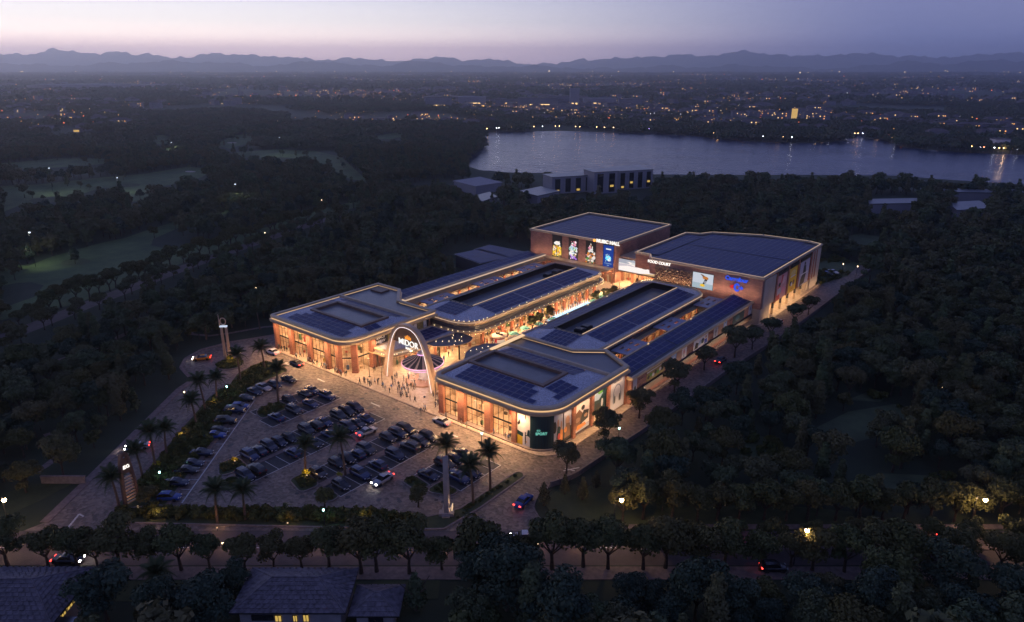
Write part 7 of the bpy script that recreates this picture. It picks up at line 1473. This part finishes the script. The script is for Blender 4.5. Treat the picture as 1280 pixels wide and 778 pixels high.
# ================================================================== THE TOWN BEYOND
M['town_wall'] = mat('town_wall', (.20,.19,.22,1), .85, var=.3, scale=.02); M['town_roof'] = mat('town_roof', (.13,.10,.10,1), .85, var=.4, scale=.02)
M['townlit'] = glow('town_window', (1,.62,.25,1), 1.6, False); M['townlit2'] = glow('town_window_orange', (1,.42,.12,1), 1.4, False); M['townwhite'] = glow('town_white_light', (.95,.95,1,1), 3.5, False)
def town_mesh(k):
    r = random.Random(900+k); w, d, h = r.uniform(10,24), r.uniform(8,13), r.choice([4.5,6,7.5,9]); b = MB(); b.box(-w/2,-d/2,0,w/2,d/2,h,0)
    if r.random() < .6: b.raw([(-w/2-.6,-d/2-.6,h),(w/2+.6,-d/2-.6,h),(w/2+.6,d/2+.6,h),(-w/2-.6,d/2+.6,h),(-w/2+d/2,0,h+2.6),(w/2-d/2,0,h+2.6)], [(0,1,5,4),(1,2,5),(2,3,4,5),(3,0,4)], 1)
    else: b.box(-w/2-.3,-d/2-.3,h,w/2+.3,d/2+.3,h+.5,1)
    n = int(w/2.6)
    for fl in range(int(h/3)):
        for i in range(n):
            if r.random() < .22: x = -w/2+1.2+i*2.6; b.box(x,-d/2-.1,1+fl*3,x+1.3,-d/2-.02,2.3+fl*3,2 if r.random() < .7 else 3)
    if r.random() < .5: x = r.uniform(-w/2,w/2); b.box(x-.5,-d/2-4,2.6,x+.5,-d/2-3,3.4,3 if r.random() < .6 else 2)
    me = b.mesh('town_house', ['town_wall','town_roof','townlit','townlit2']); return me
TOWN = [town_mesh(k) for k in range(10)]
rtn = np.random.default_rng(77); cand = []
for _ in range(9000):
    Y = 760*math.exp(rtn.uniform(0, 2.1)); X = rtn.uniform(-.74,.74)*Y; cand.append((X,Y))
cand = np.array(cand); X, Y = cand[:,0], cand[:,1]; U = X*ca-Y*sa; V = X*sa+Y*ca; dep = Y*cc+EYE*ss; px = 640+FPX*X/dep; py = 389+FPX*(-Y*ss+EYE*cc)/dep
dens = np.clip((1.0-np.abs(px-690)/420), .22, 1); dens = np.where((py > 140)&(px < 560), .10, dens); dens = np.where((py > 150), .16, dens); dens = np.where((px > 1000)&(py < 175), .6, dens)
patch = (np.sin(X*.006+.5)*np.cos(Y*.005)+.5*np.sin(X*.017+Y*.011)) > -.25
ok = (rtn.uniform(size=len(X)) < dens) & patch & (py < np.interp(px, [0,200,430,600,820,900,1000,1280],[172,158,160,160,158,164,166,178])) & (py > 93)
for q in KO_G[:3]: ok &= ~inside_np(U, V, offset(ccw(q), 6))
X,Y,U,V,px,py = X[ok],Y[ok],U[ok],V[ok],px[ok],py[ok]
cell = {}; sel = []
for i in np.argsort(Y):
    c = (int(X[i]//22), int(Y[i]//22))
    if c in cell: continue
    cell[c] = 1; sel.append(i)
ind = sel[:270]
for k, i in enumerate(ind):
    z = 'beyond the left golf course' if px[i] < 500 else 'on the far shore above the lake middle' if px[i] < 880 else 'on the far shore at the right of the lake'
    kk = k%10; o = link('town_house', TOWN[kk], None, (U[i],V[i],0), rz=YAW+rtn.uniform(-.5,.5)); tag(o, '%s small town house %s' % (['long','wide','low','plain','narrow'][kk%5], z), 'house', 'far town houses '+z)
ri = np.array(sel[270:]); ms = forest('distant_town', U[ri], V[ri], rtn.uniform(.8,1.4,len(ri)), TOWN)
# town lights: lamps on posts, far too many to count
def light_pts(n, m, name, r, y0, y1, hz=6, bias=None, seed=1):
    g = np.random.default_rng(seed); b = MB(); k = 0
    while k < n:
        Yk = y0*math.exp(g.uniform(0, math.log(y1/y0))); Xk = g.uniform(-.74,.74)*Yk; dp = Yk*cc+EYE*ss; pxk = 640+FPX*Xk/dp; pyk = 389+FPX*(-Yk*ss+EYE*cc)/dp
        if pyk > np.interp(pxk, [0,200,430,600,820,900,1000,1280],[170,158,158,158,156,162,166,176]): continue
        d = math.exp(-((pxk-700)/260)**2)*.9+.16 if bias else 1; cl = math.sin(Xk*.006+.5)*math.cos(Yk*.005)+.5*math.sin(Xk*.017+Yk*.011)
        if g.uniform() > d or cl < g.uniform(-.6,.5): continue
        x, y = C(Xk, Yk)
        if any(inside((x,y), q) for q in KO_G[:3]): continue
        rr = r*g.uniform(.5,1.5)*max(.55, Yk/2600); z = hz+g.uniform(-2,2); v = [(x,y,z-rr),(x,y,z+rr)]+[(x+rr*math.cos(t),y+rr*math.sin(t),z) for t in (0,PI/2,PI,3*PI/2)]; b.raw(v, [(0,3,2),(0,4,3),(0,5,4),(0,2,5),(1,2,3),(1,3,4),(1,4,5),(1,5,2)]); k += 1
    return b.build(name, m, kind='stuff')
M['tl1'] = glow('town_lamp_amber', (1,.50,.14,1), 1.5, False); M['tl2'] = glow('town_lamp_warm', (1,.72,.38,1), 1.8, False); M['tl3'] = glow('town_lamp_red', (1,.2,.08,1), 1.6, False)
light_pts(2600, 'tl1', 'town_amber_lights', 1.0, 800, 6200, 6, True, 1); light_pts(420, 'tl2', 'town_warm_lights', .8, 900, 6200, 7, True, 2); light_pts(300, 'tl3', 'town_red_lights', 1.5, 900, 6000, 6, False, 3); light_pts(60, 'townwhite', 'town_white_lights', .5, 900, 5000, 9, False, 4)
# special far buildings
def far_building(px, py, w, d, h, m, label, lit=None, name='far_building'):
    x, y = G(px, py); t = thing(name, label, 'building', (x,y,0), YAW); b = MB(); b.box(-w/2,0,0,w/2,d,h); b.build('wall', m, t); b = MB(); b.box(-w/2-.5,-.5,h,w/2+.5,d+.5,h+.6); b.build('roof', 'town_roof' if m != 'lake_wall' else 'lake_wall', t)
    for (a,c,z0,z1,mm) in (lit or []): b = MB(); b.box(a*w,-.3,z0,c*w,-.02,z1); b.build('lit_window', mm, t)
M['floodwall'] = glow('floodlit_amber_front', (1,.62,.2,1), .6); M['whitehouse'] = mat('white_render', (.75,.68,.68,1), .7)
far_building(1252,187,13,10,9,'whitehouse','white floodlit house at the far right lake shore',[(-.1,.45,.5,3,'floodwall')]); x, y = G(1255,189); lamp('POINT', (x,y,4), 900, size=.6)
far_building(1222,166,52,14,9,'town_wall','long office block with two rows of lit windows, upper right',[(-.48,-.3,1.5,3,'townlit'),(-.25,.1,1.5,2.6,'townlit'),(.2,.46,1.5,3,'townlit'),(-.1,.05,5.5,6.8,'townlit'),(.2,.4,5.5,6.5,'townlit')])
far_building(993,152,6,6,17,'floodwall','narrow amber floodlit tower front on the far shore')
far_building(718,137,16,12,34,'lake_wall','pale twin-towered church-like block in the middle of the far town',[(-.3,-.1,8,11,'townlit'),(.1,.3,8,11,'townlit')])
far_building(162,161,34,10,6,'town_wall','floodlit amber low building beyond the golf course',[(-.48,.2,.8,4,'floodwall'),(.25,.46,1,3.4,'townlit')])
far_building(8,169,30,10,6,'town_wall','floodlit amber low building at the left edge beyond the golf course',[(-.2,.48,.8,4.6,'floodwall')])
far_building(96,166,8,8,4,'town_wall','tiny amber-lit hut beyond the golf course',[(-.4,.4,.8,3,'floodwall')])
far_building(98,113,260,60,16,'lake_wall','very long pale warehouse roof in the left haze',[]); far_building(172,112,120,50,14,'lake_wall','second long pale warehouse in the left haze',[]); far_building(53,113,90,40,14,'lake_wall','short pale warehouse at the far left haze',[])
for px,w in ((640,60),(672,70),(700,46),(750,60),(590,50),(548,44),(788,40)): far_building(px, 134+(px%5), w, 20, 12+px%9, 'lake_wall' if px%4 else 'town_wall', 'pale block in the brightly lit town centre, '+{640:'left of the twin towers',672:'just left of the twin towers',700:'beside the twin towers',750:'right of the twin towers',590:'far left of the twin towers',548:'leftmost of the centre',788:'rightmost of the centre'}[px], [(-.45,.45,1,3,'tl1'),(-.2,.3,6,7.5,'townlit')])
# amber lit quays and shore lamps reflected in the lake
shore = [(600,166.5),(640,163.5),(700,162.5),(770,164.5),(830,166.5),(872,168.5),(905,173.5),(960,176.5),(1010,177.5),(1048,175.5),(1062,172),(1100,172.5),(1128,182.5),(1180,187.5),(1230,190.5),(1275,193)]
SC = {'amber':(1,.55,.2,1),'white':(.95,.95,1,1),'red':(1,.25,.12,1),'blue':(.2,.25,1,1),'violet':(.6,.35,1,1)}
for k in SC: M['sh_'+k] = glow('shore_lamp_'+k, SC[k], 20)
rsh = random.Random(12)
for i in range(84):
    u = (i+rsh.uniform(.1,.9))/84*(len(shore)-1); k = int(u); f = u-k; px = shore[k][0]*(1-f)+shore[k+1][0]*f; py = shore[k][1]*(1-f)+shore[k+1][1]*f; cname = rsh.choice(['amber','amber','amber','amber','red','white','blue' if 900 < px < 1000 else 'amber','violet' if 800 < px < 1000 else 'white'])
    x, y = G(px, py+.25); b = MB(); b.tube([(0,0,0),(0,0,4.2)], [.12,.1], 5); t = thing('shore_lamp', '%s lamp on the far lake shore, %s' % (cname, 'left third of the water' if px < 820 else 'middle of the water' if px < 1050 else 'right third of the water'), 'street lamp', (x,y,0), 0, 'coloured lamps on the far lake shore'); b.build('post', 'steel', t)
    b = MB(); b.lathe([(0,5.0),(.4,4.6),(0,4.2)], n=6); b.build('lamp_globe', 'sh_'+cname, t)

# ================================================================== MOUNTAINS
M['mount'] = mat('mountain_ground', (.06,.065,.05,1), .95, var=.4, scale=.004)
def ridge(name, prof, D, depth, base_drop=0, seed=0, kscale=1.0):
    r = np.random.default_rng(seed); xs = np.arange(-260, 1541, 5); ys = np.interp(xs, [p[0] for p in prof], [p[1] for p in prof]); ys = ys+sum(r.uniform(.25,.7)*np.sin(xs*f+r.uniform(0,6)) for f in (.05,.09,.17,.31,.53))*1.35; ny = 22; V = []; F = []
    ph = r.uniform(0,6.28,12)
    for j in range(ny):
        v = j/(ny-1)*2-1
        for i, x in enumerate(xs):
            Xr = (x-640)/FPX/(cc)*1.0; X = Xr*D*1.0; Yd = D+v*depth; h = (80-ys[i])/FPX*D/cc*kscale+EYE
            nz = sum(math.sin(x*.013*(k+1)+ph[k]+v*3*(k+1)*.5)/(k+1) for k in range(7)); prof_ = max(0, 1-abs(v)**1.25); sp = abs(math.sin(x*.06+ph[1]+v*2.2))*.5+abs(math.sin(x*.021+ph[3]-v*3))*.5; z = h*prof_*(1-.55*sp*min(1,abs(v)*2.2))*(1+.10*nz*abs(v))-3
            V.append((*C(X*(Yd/D), Yd+26*nz), max(-3, z)))
    n = len(xs)
    for j in range(ny-1):
        for i in range(n-1): F.append((j*n+i, j*n+i+1, (j+1)*n+i+1, (j+1)*n+i))
    me = bpy.data.meshes.new(name); me.from_pydata(V, [], F); me.materials.append(M['mount'])
    for p in me.polygons: p.use_smooth = True
    return link(name, me, None, None, 'structure')
farp = [(-260,74),(0,71),(30,69),(60,68),(110,69),(130,62.5),(145,64.5),(165,67),(200,66.5),(222,70),(235,68),(260,73),(280,72),(290,68),(300,66.5),(340,70),(385,72),(405,71.5),(420,75),(445,73),(455,72.5),(490,76),(520,76),(540,73),(560,71),(575,73),(590,75.5),(625,75),(650,79),(690,79),(718,74),(730,75.5),(790,71),(830,69.5),(860,71),(895,65),(915,66.5),(940,69),(960,71),(985,71),(1010,68.5),(1027,66.5),(1055,69),(1090,71),(1115,74),(1155,69),(1190,67),(1230,66),(1250,67),(1280,62),(1330,60),(1540,66)]
ridge('far_mountains', farp, 11500, 1500, seed=1)
nearp = [(-260,84),(0,79),(90,79),(150,81),(250,76),(280,77),(330,79),(370,81),(400,78),(430,76),(460,81),(500,80),(530,76),(560,79),(600,82),(650,81),(700,84),(760,84),(800,82),(860,83),(880,80),(910,81),(960,84),(1010,84),(1050,80),(1080,76),(1110,79),(1150,77),(1190,75),(1240,78),(1280,75),(1540,76)]
ridge('near_mountains', nearp, 8300, 1100, seed=2)
light_pts(50, 'tl2', 'foothill_lights', 2.2, 5600, 7600, 9, False, 9)

# ================================================================== HAZE
hz = bpy.data.materials.new('haze_air'); hz.use_nodes = True; N, L = hz.node_tree.nodes, hz.node_tree.links; N.clear()
o_ = N.new('ShaderNodeOutputMaterial'); pv = N.new('ShaderNodeVolumePrincipled'); pv.inputs['Color'].default_value = (.88,.91,1,1); pv.inputs['Density'].default_value = .00014; pv.inputs['Anisotropy'].default_value = .82; L.new(pv.outputs[0], o_.inputs['Volume'])
b = MB(); b.box(-10400,-350,-5,10400,13500,335); b.build('haze', hz, None, None, 'stuff').rotation_euler = (0,0,YAW)
